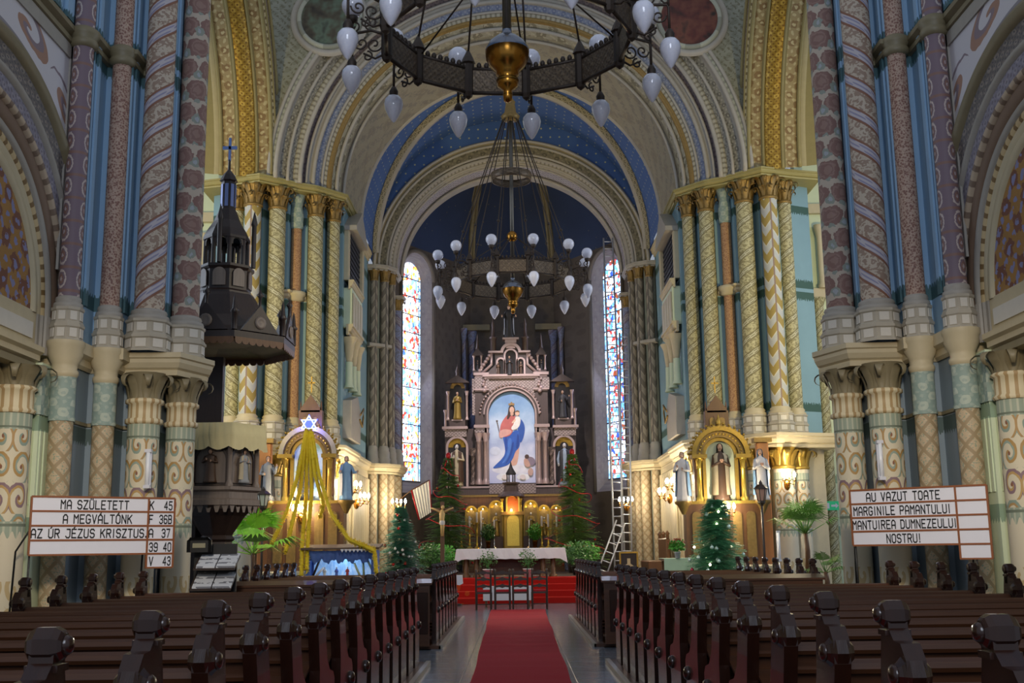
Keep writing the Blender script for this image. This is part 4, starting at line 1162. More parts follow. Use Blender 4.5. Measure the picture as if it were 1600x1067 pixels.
seat_me = MB().prism([(0.0, 0.42), (0.44, 0.44), (0.47, 0.455), (0.44, 0.475), (0.0, 0.455)][::-1], -PL/2, PL/2, 'x').mesh('seat', MAT['pew'])
kneel_me = xb(-0.38, -0.26, 0.14, 0.18).mesh('kneeler', MAT['pew'])

def make_pew(s, y, label, group):
    cx = s*(PA+PO)/2
    p = thing('pew', label, 'pew', (cx, y, 0.05), group=group)
    for e, x in ((0, -s*(PO-PA)/2), (1, s*(PO-PA)/2)):
        o = inst('end_panel', end_me, p, (x, 0, -0.0))
        inst('finial', knob_me, o, (0, 0, -0.05))
        inst('scroll_roll', roll_me, o, (0, 0, -0.05))
        aisle = -s if e == 0 else s
        for (yy, zz, k) in ((0.0, ZF-0.105, 0.6), (-0.155, 1.045, 0.8), (0.38, 0.52, 1.1)):
            inst('boss', boss_me, o, (aisle*(0.052 if zz > 1.2 else 0.060 if zz > 0.6 else 0.036), yy, zz), (0, 0, 0), (aisle*(0.6 if zz > 0.6 else 1.0), k, k))
    for nm, me in (('backrest', back_me), ('top_rail', rail_me), ('middle_rail', mid_me), ('book_rest', shelf_me), ('lower_rail', low_me), ('seat', seat_me), ('kneeler', kneel_me)):
        inst(nm, me, p, (0, 0, -0.05))
    return p

for s, side in ((-1, 'left'), (1, 'right')):
    for k in range(14):
        where = ('nearest visible' if k == 0 else ORD[k]+' visible')
        make_pew(s, 3.36+0.92*k, 'dark carved pew in the rear %s block, %s row' % (side, where+' from the viewer' if False else where), 'rear pews on the %s' % side)
    for k in range(8):
        make_pew(s, 19.3+0.92*k, 'dark carved pew in the front %s block, %s row from its back desk' % (side, ORD[k]), 'front pews on the %s' % side)
    for (y0, y1, wd) in ((1.5, 16.1, 'rear'), (18.7, 26.9, 'front')):
        pt = thing('pew_platform', 'low wooden platform with pale edging under the %s %s pews' % (wd, side), 'platform', (s*(PA+PO)/2, (y0+y1)/2, 0))
        hw_ = (PO-PA)/2+0.14
        MB().box(-hw_, hw_, -(y1-y0)/2, (y1-y0)/2, 0.001, 0.049).build('deck', MAT['pew'], pt)
        MB().box(-s*hw_-0.03, -s*hw_+0.03, -(y1-y0)/2, (y1-y0)/2, 0.001, 0.062).build('edge_strip', plain('pale_edge_%s_%s' % (wd, side), '#9a9184', 0.35), pt)
    # reading desk panel closing the back of the front block
    d = thing('pew_back_screen', 'dark panelled desk closing the back of the front %s pews' % side, 'screen', (s*(PA+PO)/2, 18.60, 0.05))
    MB().box(-PL/2, PL/2, -0.03, 0.03, 0, 0.98).build('panel_board', MAT['pew'], d)
    MB().prism([(-0.06, 1.0), (0.32, 1.06), (0.32, 1.03), (-0.06, 0.965)][::-1], -PL/2-0.04, PL/2+0.04, 'x').build('desk_top', MAT['pew'], d)
    for i in range(6):
        MB().cbox(-PL/2+0.08+i*PL/6, -PL/2+PL/6-0.02+i*PL/6, -0.05, -0.03, 0.2, 0.85, 0.008).build('raised_panel', MAT['pew_end'], d)
# carpet runner
rn = MB(); v = []; f = []
N = 80
for j in range(N+1):
    y = 2.0+(30.5-2.0)*j/N
    wob = 0.008*math.sin(y*0.9)+0.005*math.sin(y*1.7)
    z = 0.012+0.004*math.sin(y*7.0)
    hw_ = 0.60+0.12*max(0, (y-14)/17)
    v += [(0.03-hw_+wob, y, 0.002), (0.03-hw_+wob, y, z), (0.03+hw_+wob, y, z), (0.03+hw_+wob, y, 0.002)]
for j in range(N):
    for k in range(3): f.append((j*4+k, j*4+k+1, j*4+k+5, j*4+k+4))
f += [(0, 1, 2, 3), (N*4+3, N*4+2, N*4+1, N*4)]
rn.add(v, f)
tag(rn.build('carpet_runner', MAT['redcarpet']), 'long red carpet runner down the middle of the aisle', 'carpet')
# ================================================================ CHANDELIERS
g = G('frosted_lamp_glass'); n = g.noise(30.0, None, 2.0)
GLASS = g.done(g.mix(n, lin('#d9dbee'), lin('#f4f2fb')), 0.12, 0, None, spec=0.6, coat=0.6)
g = G('lamp_crown_glass')
tear = MB().lathe([(0.0, -0.26), (0.03, -0.235), (0.075, -0.16), (0.115, -0.07), (0.128, 0.0), (0.118, 0.06), (0.085, 0.105), (0.05, 0.12)], (0, 0, 0), 18)
tear_me = tear.mesh('teardrop_shade', GLASS)
globe_me = MB().lathe([(0.05, -0.13), (0.09, -0.105), (0.132, -0.03), (0.14, 0.03), (0.12, 0.09), (0.08, 0.13), (0.03, 0.148), (0.0, 0.15)], (0, 0, 0), 18).mesh('globe_shade', GLASS)
NARM, RR, RT = 12, 1.52, 1.97
def scroll(cx, cz, r, turns, a0, sg, n=22):
    return [(cx+r*(1-0.85*i/n)*math.cos(a0+sg*turns*2*PI*i/n), 0, cz+r*(1-0.85*i/n)*math.sin(a0+sg*turns*2*PI*i/n)) for i in range(n+1)]

def chandelier(loc, label, rot):
    # origin at the level of the hanging shades' centres
    c = thing('chandelier', label, 'chandelier', loc, rot, group='ring chandeliers in the nave')
    z0, z1 = 0.22, 0.56
    pts = [(RR*math.cos(2*PI*(i+0.5)/NARM), RR*math.sin(2*PI*(i+0.5)/NARM)) for i in range(NARM)]
    for i in range(NARM):
        p, q = Vector(pts[i]), Vector(pts[(i+1) % NARM])
        d = (q-p).normalized(); nn = Vector((d.y, -d.x)); L = (q-p).length
        bnd = MB(); A_, B_ = p+nn*0.015, q+nn*0.015; C_, D_ = q-nn*0.015, p-nn*0.015
        vv = [(A_.x, A_.y, z0), (B_.x, B_.y, z0), (B_.x, B_.y, z1), (A_.x, A_.y, z1), (D_.x, D_.y, z0), (C_.x, C_.y, z0), (C_.x, C_.y, z1), (D_.x, D_.y, z1)]
        bnd.add(vv, [(0, 1, 2, 3), (7, 6, 5, 4), (3, 2, 6, 7), (4, 5, 1, 0)], [[(0, z0), (L, z0), (L, z1), (0, z1)], [(0, z1), (L, z1), (L, z0), (0, z0)], [(0, 0), (L, 0), (L, .03), (0, .03)], [(0, 0), (L, 0), (L, .03), (0, .03)]])
        b = bnd.build('ring_band', MAT['bronze'], c)
        MB().tube([(p.x, p.y, z0), (q.x, q.y, z0)], 0.028, 6).build('rail', MAT['iron'], b)
        MB().tube([(p.x, p.y, z1), (q.x, q.y, z1)], 0.028, 6).build('rail', MAT['iron'], b)
        cr = MB()
        for k in range(8):
            t = (k+0.5)/8; w_ = p.lerp(q, t)
            cr.ball((w_.x, w_.y, z1+0.05), 0.035, 8, 5, 0.05)
        cr.build('cresting', MAT['iron'], b)
        MB().lathe([(0.0, z0-0.1), (0.05, z0-0.06), (0.07, z0), (0.07, z1+0.06), (0.1, z1+0.08), (0.07, z1+0.16), (0.02, z1+0.26), (0.0, z1+0.3)], (p.x, p.y, 0), 8, smooth=False).build('post', MAT['iron'], c)
        # arm with scrolls, hanging teardrop and upright globe
        a = 2*PI*(i+0.5)/NARM
        arm = MB()
        M = R3(z=a)
        sub = MB()
        sub.tube([(RR, 0, z1-0.06), (RR+0.2, 0, z1+0.02), (RT-0.02, 0, z1+0.0), (RT, 0, z1-0.04), (RT, 0, 0.24)], 0.018, 6)
        sub.tube([(RR, 0, z0+0.04), (RR+0.15, 0, z0-0.02), (RR+0.3, 0, z0+0.06)], 0.015, 5)
        for (sx, sz, r_, t_, st_, sg_) in ((RR+0.16, z0+0.17, 0.11, 1.3, PI, 1), (RR+0.33, z0+0.20, 0.09, 1.3, 0, -1), (RR+0.25, z0+0.02, 0.07, 1.2, PI/2, 1), (RT-0.02, z1+0.10, 0.08, 1.2, -PI/2, -1), (RR+0.2, z1+0.12, 0.1, 1.3, -PI/2, 1)):
            sub.tube(scroll(sx, sz, r_, t_, st_, sg_), 0.012, 5)
        sub.tube([(RT, 0, z1-0.02), (RT, 0, 0.76)], 0.016, 6)
        arm.merge(sub, M)
        ao = arm.build('arm', MAT['iron'], c)
        x, y = RT*math.cos(a), RT*math.sin(a)
        inst('teardrop_shade', tear_me, ao, (x, y, 0.0))
        inst('globe_shade', globe_me, ao, (x, y, 0.92))
        MB().lathe([(0.0, 0.26), (0.03, 0.24), (0.06, 0.18), (0.055, 0.1)], (x, y, 0), 10).build('socket', MAT['iron'], ao)
        MB().lathe([(0.02, 0.70), (0.06, 0.73), (0.07, 0.78), (0.05, 0.81)], (x, y, 0), 10).build('socket', MAT['iron'], ao)
        # suspension rods
        MB().tube([(p.x, p.y, z1+0.2), (p.x*0.86, p.y*0.86, 1.6), (p.x*0.10, p.y*0.10, 4.9)], 0.014, 5).build('rod', MAT['iron'], c)
        MB().ball((p.x*0.86, p.y*0.86, 1.6), 0.04, 8, 6).build('rod_knop', MAT['iron'], c)
        if i % 2 == 0:
            MB().tube([(p.x*0.95, p.y*0.95, z1), (0.06*math.cos(a), 0.06*math.sin(a), 1.55)], 0.012, 5).build('brace', MAT['iron'], c)
    # upper gallery ring
    for (rr_, zz, hh) in ((0.50, 3.05, 0.20),):
        MB().lathe([(rr_, zz), (rr_+0.02, zz), (rr_+0.04, zz+hh), (rr_, zz+hh)], (0, 0, 0), 24).build('upper_ring', MAT['bronze'], c)
    h = MB().lathe([(0.0, -0.52), (0.05, -0.50), (0.06, -0.42), (0.05, -0.37), (0.12, -0.32), (0.14, -0.24), (0.11, -0.19), (0.14, -0.17), (0.14, -0.13), (0.21, -0.06), (0.26, 0.04), (0.27, 0.14)], (0, 0, 0), 28)
    h.build('hub_bowl', MAT['brass'], c)
    MB().lathe([(0.27, 0.14), (0.27, 0.16), (0.22, 0.25), (0.13, 0.33), (0.06, 0.36), (0.06, 0.42)], (0, 0, 0), 28).build('hub_dome', plain('grey_hub_dome', '#8a8f9c', 0.2, 0.8) if 'grey_hub_dome' not in bpy.data.materials else bpy.data.materials['grey_hub_dome'], c)
    MB().tube([(0, 0, 0.36), (0, 0, 4.9)], 0.055, 10).build('stem', plain('grey_stem', '#6f6a62', 0.35, 0.7) if 'grey_stem' not in bpy.data.materials else bpy.data.materials['grey_stem'], c)
    MB().lathe([(0.055, 1.4), (0.12, 1.45), (0.14, 1.55), (0.12, 1.62), (0.055, 1.68)], (0, 0, 0), 14).build('stem_knop', MAT['brass'], c)
    MB().lathe([(0.0, 4.7), (0.22, 4.75), (0.25, 4.85), (0.16, 4.95), (0.12, 5.2), (0.14, 5.25), (0.03, 5.4)], (0, 0, 0), 16).build('crown', MAT['gold_dull'], c)
    MB().tube([(0, 0, 5.3), (0, 0, 12.0)], 0.03, 6).build('chain', MAT['iron'], c)
    return c
chandelier((-0.03, 12.8, 7.40), 'large iron ring chandelier with frosted lamps hanging nearest, cut by the top edge', 0.095)
chandelier((0.02, 28.2, 8.05), 'smaller looking iron ring chandelier hanging before the dark apse', 0.0)
# ================================================================ STATUES
MAT['skin'] = plain('statue_flesh', '#c9a084', 0.5)
MAT['marble'] = plain('white_statue_paint', '#cfc8c4', 0.5, 0, 0.08, 10)
MAT['s_brown'] = plain('brown_robe', '#4a3526', 0.55, 0, 0.15, 10)
MAT['s_dark'] = plain('dark_robe', '#2c2a2c', 0.55, 0, 0.15, 10)
MAT['s_cream'] = plain('cream_robe', '#b3a486', 0.55, 0, 0.12, 10)
MAT['s_blue'] = plain('light_blue_robe', '#7fa2c4', 0.55, 0, 0.12, 10)
MAT['s_pale'] = plain('pale_blue_grey_dress', '#8f9cac', 0.55, 0, 0.12, 10)
MAT['s_deepblue'] = plain('deep_blue_robe', '#2f5fa8', 0.55, 0, 0.12, 10)
MAT['s_grey'] = plain('grey_robe', '#8d8e90', 0.55, 0, 0.12, 10)
MAT['s_gold'] = plain('gold_robe', '#8f7434', 0.4, 0.4, 0.2, 10)
MAT['hair'] = plain('dark_hair', '#2a1c14', 0.6)

def statue_parts(parent, h, robe, mantle=None, hair='hair', off=(0, 0, 0), pose='pray', halo=False, skin='skin', rz=0, cov=0.2):
    # figure facing -Y, height h: robe with folds, arms, head
    M = T3(off) @ R3(z=rz)
    k = h/1.75
    def b(mb, nm, mt):
        q = MB().merge(mb, M); return q.build(nm, MAT[mt] if isinstance(mt, str) else mt, parent)
    rings = [(0.0, .27, .22), (0.10, .255, .20), (0.35, .225, .175), (0.65, .205, .155), (0.90, .20, .15), (1.08, .175, .13), (1.25, .20, .13), (1.38, .215, .125), (1.46, .17, .10), (1.50, .075, .07), (1.54, .06, .06)]
    n = 22; v = []
    for (z, rx, ry) in rings:
        amp = 0.10*max(0, 1-z/1.2)
        for i in range(n):
            a = 2*PI*i/n
            f = 1+amp*math.sin(a*7+z*2.0)
            v.append((rx*f*k*math.cos(a), ry*f*k*math.sin(a), z*k))
    fs = [(j*n+i, j*n+(i+1) % n, (j+1)*n+(i+1) % n, (j+1)*n+i) for j in range(len(rings)-1) for i in range(n)]
    fs += [tuple(range(n-1, -1, -1)), tuple((len(rings)-1)*n+i for i in range(n))]
    rb = MB().add(v, fs, None, True)
    hands = []
    for s in (-1, 1):
        if pose == 'pray': el, ha = (s*.25, -.10, 1.08), (s*.03, -.24, 1.20)
        elif pose == 'open': el, ha = (s*.30, -.08, 1.10), (s*.36, -.28, 1.12)
        elif pose == 'hold': el, ha = (s*.27, -.08, 1.08), ((.06, -.22, 1.12) if s > 0 else (-.12, -.24, 1.22))
        elif pose == 'raise': el, ha = ((.30, -.08, 1.10), (.40, -.22, 1.36)) if s > 0 else ((-.27, -.06, 1.06), (-.08, -.22, 1.05))
        else: el, ha = (s*.27, -.02, 1.08), (s*.26, -.10, .82)
        rb.tube([(s*.17*k, 0, 1.40*k), tuple(q*k for q in el), tuple(q*k for q in ha)], [.072*k, .065*k, .05*k], 8)
        hands.append(ha)
    b(rb, 'robe', robe)
    hd = MB().ball((0, -.015*k, 1.655*k), .078*k, 12, 9, .108*k, .095*k)
    hd.tube([(0, 0, 1.48*k), (0, -.01*k, 1.60*k)], .05*k, 8)
    hd.tube([(0, -.105*k, 1.665*k), (0, -.125*k, 1.635*k)], [.010*k, .016*k], 6)
    b(hd, 'head', skin)
    ey = MB()
    for s in (-1, 1):
        ey.ball((s*.03*k, -.098*k, 1.672*k), .010*k, 6, 5, .007*k)
        ey.tube([(s*.016*k, -.106*k, 1.692*k), (s*.046*k, -.096*k, 1.694*k)], .004*k, 4)
    ey.tube([(-.02*k, -.098*k, 1.608*k), (0, -.106*k, 1.605*k), (.02*k, -.098*k, 1.608*k)], .006*k, 4)
    b(ey, 'face', 'hair')
    for ha in hands:
        hm = MB()
        c = Vector(ha)
        hm.ball(tuple(c*k), .035*k, 8, 6, .045*k)
        for f in range(4):
            hm.tube([tuple((c+Vector((-.02+.013*f, -.02, .02)))*k), tuple((c+Vector((-.02+.013*f, -.045, .075)))*k)], .008*k, 5)
        hm.tube([tuple((c+Vector((.025, -.02, 0)))*k), tuple((c+Vector((.045, -.04, .03)))*k)], .009*k, 5)
        b(hm, 'hand', skin)
    # hair or veil
    if hair:
        vl = MB(); v = []; fs = []
        prof = [(1.78, .03), (1.755, .07), (1.70, .098), (1.62, .105), (1.52, .11), (1.40, .16)] if hair != 'hair' else [(1.78, .03), (1.755, .065), (1.70, .088), (1.64, .09), (1.57, .08)]
        m = 13
        for (z, r) in prof:
            for i in range(m):
                a = PI*(-0.15)+PI*1.3*i/(m-1)
                v.append((r*k*math.cos(a), (r*1.15*math.sin(a)-.005)*k, z*k))
        fs = [(j*m+i, j*m+i+1, (j+1)*m+i+1, (j+1)*m+i) for j in range(len(prof)-1) for i in range(m-1)]
        vl.add(v, fs, None, True)
        b(vl, 'hair' if hair == 'hair' else 'veil', hair)
    if mantle:
        ml = MB(); v = []; m = 19
        for (z, rx, ry) in [(1.47, .16, .115), (1.38, .235, .15), (1.2, .26, .18), (.9, .26, .20), (.5, .27, .215), (.18, .30, .24)]:
            for i in range(m):
                a = -cov*PI+(1+2*cov)*PI*i/(m-1)
                f = 1+0.05*math.sin(a*6+z*3)
                v.append((rx*f*k*math.cos(a), ry*f*k*math.sin(a), z*k))
        ml.add(v, [(j*m+i, j*m+i+1, (j+1)*m+i+1, (j+1)*m+i) for j in range(5) for i in range(m-1)], None, True)
        b(ml, 'mantle', mantle)
    if halo:
        b(MB().lathe([(.13*k, .10*k), (.15*k, .10*k), (.15*k, .115*k), (.13*k, .115*k)], (0, 0, 1.68*k), 20, axis='y'), 'halo', 'gold_bright')

def statue(name, label, loc, h, robe, mantle=None, hair='hair', pose='pray', rz=0, halo=False, skin='skin', base=0.0, group=None, cov=0.2):
    t = thing(name, label, 'statue', loc, rz, group)
    statue_parts(t, h-base, robe, mantle, hair, (0, 0, base), pose, halo, skin, 0, cov)
    if base:
        MB().lathe([(h*.17, 0), (h*.17, base*.6), (h*.15, base*.7), (h*.15, base)], (0, 0, 0), 8, smooth=False).build('base', MAT['darkoak'], t)
    return t

def arch_poly(x0, x1, z0, zs, n=14, rise=None):
    # closed outline: rectangle with round top
    c = (x0+x1)/2; r = (x1-x0)/2; rise = rise or r
    return [(x0, z0), (x1, z0)]+[(c+r*math.cos(PI*i/n), zs+rise*math.sin(PI*i/n)) for i in range(n+1)]

def arch_frame(x0, x1, z0, zs, w_, y0, y1, n=18):
    # solid frame following the arched outline, width w_ outwards
    m = MB(); v = []
    c = (x0+x1)/2; r = (x1-x0)/2
    inn = [(x0, z0)]+[(c-r*math.cos(PI*i/n), zs+r*math.sin(PI*i/n)) for i in range(n+1)]+[(x1, z0)]
    out = [(x0-w_, z0)]+[(c-(r+w_)*math.cos(PI*i/n), zs+(r+w_)*math.sin(PI*i/n)) for i in range(n+1)]+[(x1+w_, z0)]
    k = len(inn)
    for y in (y0, y1):
        v += [(a, y, b) for a, b in inn]+[(a, y, b) for a, b in out]
    f = []
    for i in range(k-1):
        f += [(i, i+1, k+i+1, k+i), (2*k+i, 3*k+i, 3*k+i+1, 2*k+i+1), (i, 2*k+i, 2*k+i+1, i+1), (k+i, k+i+1, 3*k+i+1, 3*k+i)]
    f += [(0, k, 3*k, 2*k), (k-1, 3*k-1, 4*k-1, 2*k-1)]
    return m.add(v, f)

# ================================================================ HIGH ALTAR
MAT['ret'] = m_wood('carved_altar_wood', '#3d2f2c', '#5f4d47', 0.42, 2)
MAT['ret_edge'] = plain('pale_pink_gilt_edge', '#b39a94', 0.35, 0.35, 0.12, 10)
MAT['ret_lace'] = m_orn('carved_lace', '#8d7b76', '#c4b0aa', '#4d3e3a', 0.14, 0.12, 0.45, 0.2)
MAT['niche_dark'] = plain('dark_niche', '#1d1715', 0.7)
YR = 45.3
O = at(800, 860, YR); O.z = PLAT
def q2(px, py, Y=YR):
    p = at(px, py, Y); return (p.x-O.x, p.z-O.z)
HA = thing('high_altar', 'tall carved wooden high altar with niches and gilt pale edging', 'altar', (O.x, YR, PLAT))
def hp(name, mb, mat, par=None):
    return mb.build(name, MAT[mat] if isinstance(mat, str) else mat, par or HA)
def pbox(x0, x1, y0, y1, d0, d1):
    # box from photo rectangle (px), depth range relative to the altar plane
    a, b = q2(x0, y1), q2(x1, y0)
    return MB().box(a[0], b[0], d0, d1, a[1], b[1])
zz = lambda y: q2(800, y)[1]
xx = lambda x: q2(x, 690)[0]
def colonnette(x, z0, z1, r, d, mat='ret_edge', n=10):
    m = MB().lathe([(r*1.5, z0), (r*1.5, z0+r), (r*1.1, z0+2*r), (r, z0+2.5*r), (r*.95, z1-3.5*r), (r*1.2, z1-3.2*r), (r*1.0, z1-2.8*r), (r*1.7, z1-r*.6), (r*1.8, z1)], (x, d, 0), n)
    return m
# body behind everything
hp('back_panel', MB().box(xx(700), xx(900), 0.25, 0.5, 0.8, zz(668)), 'ret')
hp('centre_block', MB().box(xx(743), xx(763), -0.15, 0.3, zz(757), zz(590)).box(xx(837), xx(857), -0.15, 0.3, zz(757), zz(590)), 'ret')
sp_ = MB()
cx, r_ = 0.0, (xx(837)-xx(763))/2+0.10
zs = zz(648); zt_ = zz(590)
pl = []; N = 20
v = []
for i in range(N+1):
    a = PI*i/N
    v += [(r_*math.cos(a), -0.10, zs+r_*math.sin(a)), (max(-1, min(1, math.cos(a)*1.45))*xx(857), -0.10, zt_ if abs(math.cos(a)) < 0.69 else zs+(zt_-zs)*min(1, math.sin(a)/0.724))]
sp_.add(v, [(2*i, 2*i+1, 2*i+3, 2*i+2) for i in range(N)], [[(v[k][0], v[k][2]) for k in (2*i, 2*i+1, 2*i+3, 2*i+2)] for i in range(N)])
hp('arch_spandrel', sp_, 'ret_lace')
pic_x0, pic_x1 = xx(764), xx(836)
fr = hp('picture_frame', arch_frame(pic_x0, pic_x1, zz(755), zs, 0.16, -0.22, 0.05), 'ret')
hp('frame_edge', arch_frame(pic_x0-0.02, pic_x1+0.02, zz(755), zs, 0.06, -0.26, -0.2), 'ret_edge', fr)
hp('frame_edge', arch_frame(pic_x0-0.16, pic_x1+0.16, zs, zs, 0.05, -0.27, -0.2), 'ret_edge', fr)
bd = MB()
for i in range(27):
    a = PI*(i+0.5)/27
    bd.ball((1.22*math.cos(a), -0.20, zs+1.22*math.sin(a)), 0.05, 6, 5)
hp('frame_beading', bd, 'ret_edge', fr)
# cornices
def cornice(x0, x1, y0, y1, d0=-0.3, name='cornice', mat='ret_edge'):
    za, zb_ = zz(y1), zz(y0); h = zb_-za
    a, b = xx(x0), xx(x1)
    return hp(name, MB().box(a+0.06, b-0.06, d0+0.08, 0.3, za, za+h*.4).box(a, b, d0, 0.3, za+h*.4, zb_), mat)
for (a, b) in ((741, 765), (835, 859)):
    cornice(a, b, 664, 672); hp('frieze_block', pbox(a+1, b-1, 672, 677, -0.22, 0.2), 'ret_lace')
    cornice(a, b, 583, 590); cornice(a, b, 608, 612)
    hp('pedestal_block', pbox(a+1, b-1, 590, 608, -0.2, 0.2), 'ret_lace')
for x in (748.5, 759, 841.5, 851.5):
    hp('column', colonnette(xx(x), zz(757), zz(677), 0.10, -0.22), 'ret_edge')
for x in (739, 861.5):
    hp('twisted_column', colonnette(xx(x), zz(757), zz(700), 0.09, -0.12), m_spiral('twisted_altar_column_%d' % x, ['#2b211e', '#5a4a42', '#8a766c', '#4a3c36', '#6a5850'], 0.3, 2))
cornice(755, 845, 586, 592, -0.32)
for x in (757, 843):
    c = q2(x, 600)
    m = MB()
    for j in range(5):
        m.ball((c[0]+0.05*math.sin(j*2), -0.25, c[1]+0.12*j-0.3), 0.10-0.01*j, 7, 5)
    hp('carved_bunch', m, 'ret_edge')
# gable with three small niches
gz0, gz1 = zz(586), zz(551)
hp('gable', MB().prism([(xx(758), gz0), (xx(842), gz0), (xx(825), zz(570)), (xx(825), gz1), (xx(775), gz1), (xx(775), zz(570))], -0.05, 0.3, 'y'), 'ret')
for sgn in (-1, 1):
    e = MB().tube([(sgn*xx(842), -0.12, gz0+0.05), (sgn*xx(826), -0.12, zz(570)), (sgn*xx(826), -0.12, gz1)], 0.06, 6)
    hp('gable_edge', e, 'ret_edge')
    m = MB()
    for j in range(6):
        t = j/5; m.ball((sgn*(xx(845)*(1-t)+xx(829)*t), -0.1, (gz0+0.18)*(1-t)+(zz(556))*t), 0.09, 6, 5)
    hp('crocket', m, 'ret_edge')
for (a, b, z0, z1) in ((791.5, 808, 588, 556), (779.5, 788.5, 588, 566), (811, 820, 588, 566)):
    x0, x1 = xx(a), xx(b); r0 = (x1-x0)/2
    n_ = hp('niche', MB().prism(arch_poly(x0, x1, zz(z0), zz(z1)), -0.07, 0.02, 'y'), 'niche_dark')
    hp('niche_frame', arch_frame(x0, x1, zz(z0), zz(z1), 0.07, -0.16, 0.0), 'ret_edge', n_)
hp('gable_arch', arch_frame(xx(788), xx(812), zz(552), zz(552), 0.12, -0.2, 0.2), 'ret_edge')
for sgn in (-1, 1):
    hp('gable_cornice', MB().box(min(sgn*xx(812), sgn*xx(831)), max(sgn*xx(812), sgn*xx(831)), -0.22, 0.2, zz(552), zz(549)), 'ret_edge')
hp('gable_fill', MB().prism(arch_poly(xx(788), xx(812), zz(552), zz(550)), -0.02, 0.25, 'y'), 'ret')
hp('crowning_plinth', MB().box(xx(787), xx(813), -0.3, 0.2, zz(532), zz(529)).box(xx(791), xx(809), -0.24, 0.15, zz(537), zz(532)).box(xx(793), xx(807), -0.15, 0.15, zz(545), zz(537)), 'ret_edge')
for sgn in (-1, 1):
    for (x, y0, y1) in ((848, 585, 551), (823, 549, 500)):
        X = sgn*xx(x)
        if y0 == 585:
            t = hp('turret', MB().box(X-0.2, X+0.2, -0.15, 0.2, zz(y0), zz(y0-6)).prism([(X-0.24, zz(556)), (X+0.24, zz(556)), (X, zz(543))], -0.2, 0.2, 'y'), 'ret')
            for dx in (-0.15, 0.15):
                hp('turret_column', colonnette(X+dx, zz(y0-6), zz(556), 0.035, -0.12), 'ret_edge', t)
            hp('turret_spire', MB().lathe([(0.09, zz(545)), (0.06, zz(540)), (0.02, zz(524)), (0, zz(521))], (X, 0, 0), 8), 'ret', t)
        else:
            hp('pinnacle', MB().lathe([(0.12, zz(y0)), (0.12, zz(530)), (0.16, zz(529)), (0.16, zz(527)), (0.08, zz(525)), (0.05, zz(512)), (0.07, zz(508)), (0.0, zz(496))], (X, -0.05, 0), 8), 'ret')
# side wings
for sgn, side in ((-1, 'left'), (1, 'right')):
    X = lambda x: sgn*xx(x)
    def sbox(x0, x1, y0, y1, d0, d1): return MB().box(min(X(x0), X(x1)), max(X(x0), X(x1)), d0, d1, zz(y1), zz(y0))
    W = hp('wing', sbox(866, 900, 612, 757, 0.0, 0.3), 'ret')
    hp('wing_cornice', sbox(864, 904, 666, 670, -0.3, 0.2), 'ret_edge', W)
    hp('wing_frieze', sbox(866, 900, 670, 682, -0.18, 0.1), 'ret_lace', W)
    hp('wing_plinth', sbox(868, 893, 656, 666, -0.26, 0.1), 'ret', W)
    hp('wing_edge', sbox(872, 889, 655, 657.5, -0.3, 0.1), 'ret_edge', W)
    cxn = xx(880)*sgn
    # upper niche
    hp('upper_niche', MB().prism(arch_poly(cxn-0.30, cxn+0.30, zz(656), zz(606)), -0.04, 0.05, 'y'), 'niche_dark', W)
    hp('gold_conch', MB().lathe([(0.30, -0.05), (0.24, 0.0), (0.0, 0.06)], (cxn, -0.06, zz(606)), 16, 0, PI, axis='y'), 'gold_dull', W)
    hp('niche_gable', MB().prism([(cxn-0.5, zz(598)), (cxn+0.5, zz(598)), (cxn, zz(586))], -0.25, 0.15, 'y'), 'ret', W)
    hp('gable_finial', MB().lathe([(0.1, zz(592)), (0.06, zz(584)), (0.09, zz(580)), (0.03, zz(574)), (0, zz(567))], (cxn, -0.1, 0), 8), 'ret', W)
    for dx in (-0.38, 0.38):
        hp('niche_column', colonnette(cxn+dx, zz(656), zz(611), 0.05, -0.18), 'ret_edge', W)
    hp('corner_finial', colonnette(X(899), zz(672), zz(640), 0.05, -0.15), 'ret_edge', W)
    # lower niche
    c2 = sgn*xx(881)
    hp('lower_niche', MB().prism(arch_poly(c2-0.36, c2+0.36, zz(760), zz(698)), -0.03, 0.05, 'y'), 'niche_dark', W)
    hp('gold_conch', MB().lathe([(0.36, -0.04), (0.28, 0.0), (0.0, 0.05)], (c2, -0.05, zz(698)), 16, 0, PI, axis='y'), 'gold', W)
    hp('niche_arch', arch_frame(c2-0.36, c2+0.36, zz(760), zz(698), 0.09, -0.16, 0.0), 'ret_edge', W)
    bm_ = statue('saint_statue', 'pale faced saint in %s in the lower %s altar niche' % ('cream and brown robes' if sgn < 0 else 'grey dress', side), (O.x+c2, YR-0.34, PLAT+zz(759.5)), zz(695)-zz(759.5), 's_cream' if sgn < 0 else 's_pale', 's_brown' if sgn < 0 else 's_dark', 'hair', 'hold' if sgn < 0 else 'down', 0, False, 'marble', cov=0.40)
    statue('niche_saint', '%s statue in the upper %s niche of the high altar' % ('golden brown' if sgn < 0 else 'dark grey', side), (O.x+cxn, YR-0.28, PLAT+zz(655.5)), zz(613)-zz(655.5), 's_gold' if sgn < 0 else 's_dark', None, 'hair', 'pray' if sgn < 0 else 'raise')
    statue('turret_figure', 'tiny dark figure standing in the %s turret beside the altar gable' % side, (O.x+sgn*xx(848), YR-0.12, PLAT+zz(579)), 0.42, 's_dark', None, 'hair')
    statue('gable_figure', 'small dark figure in the %s side niche of the altar gable' % side, (O.x+sgn*xx(815.5), YR-0.22, PLAT+zz(588)), 0.56, 's_brown', None, 'hair')
statue('gable_figure', 'small dark figure in the middle niche of the altar gable', (O.x, YR-0.25, PLAT+zz(588)), 0.80, 's_dark', 's_brown', 'hair')
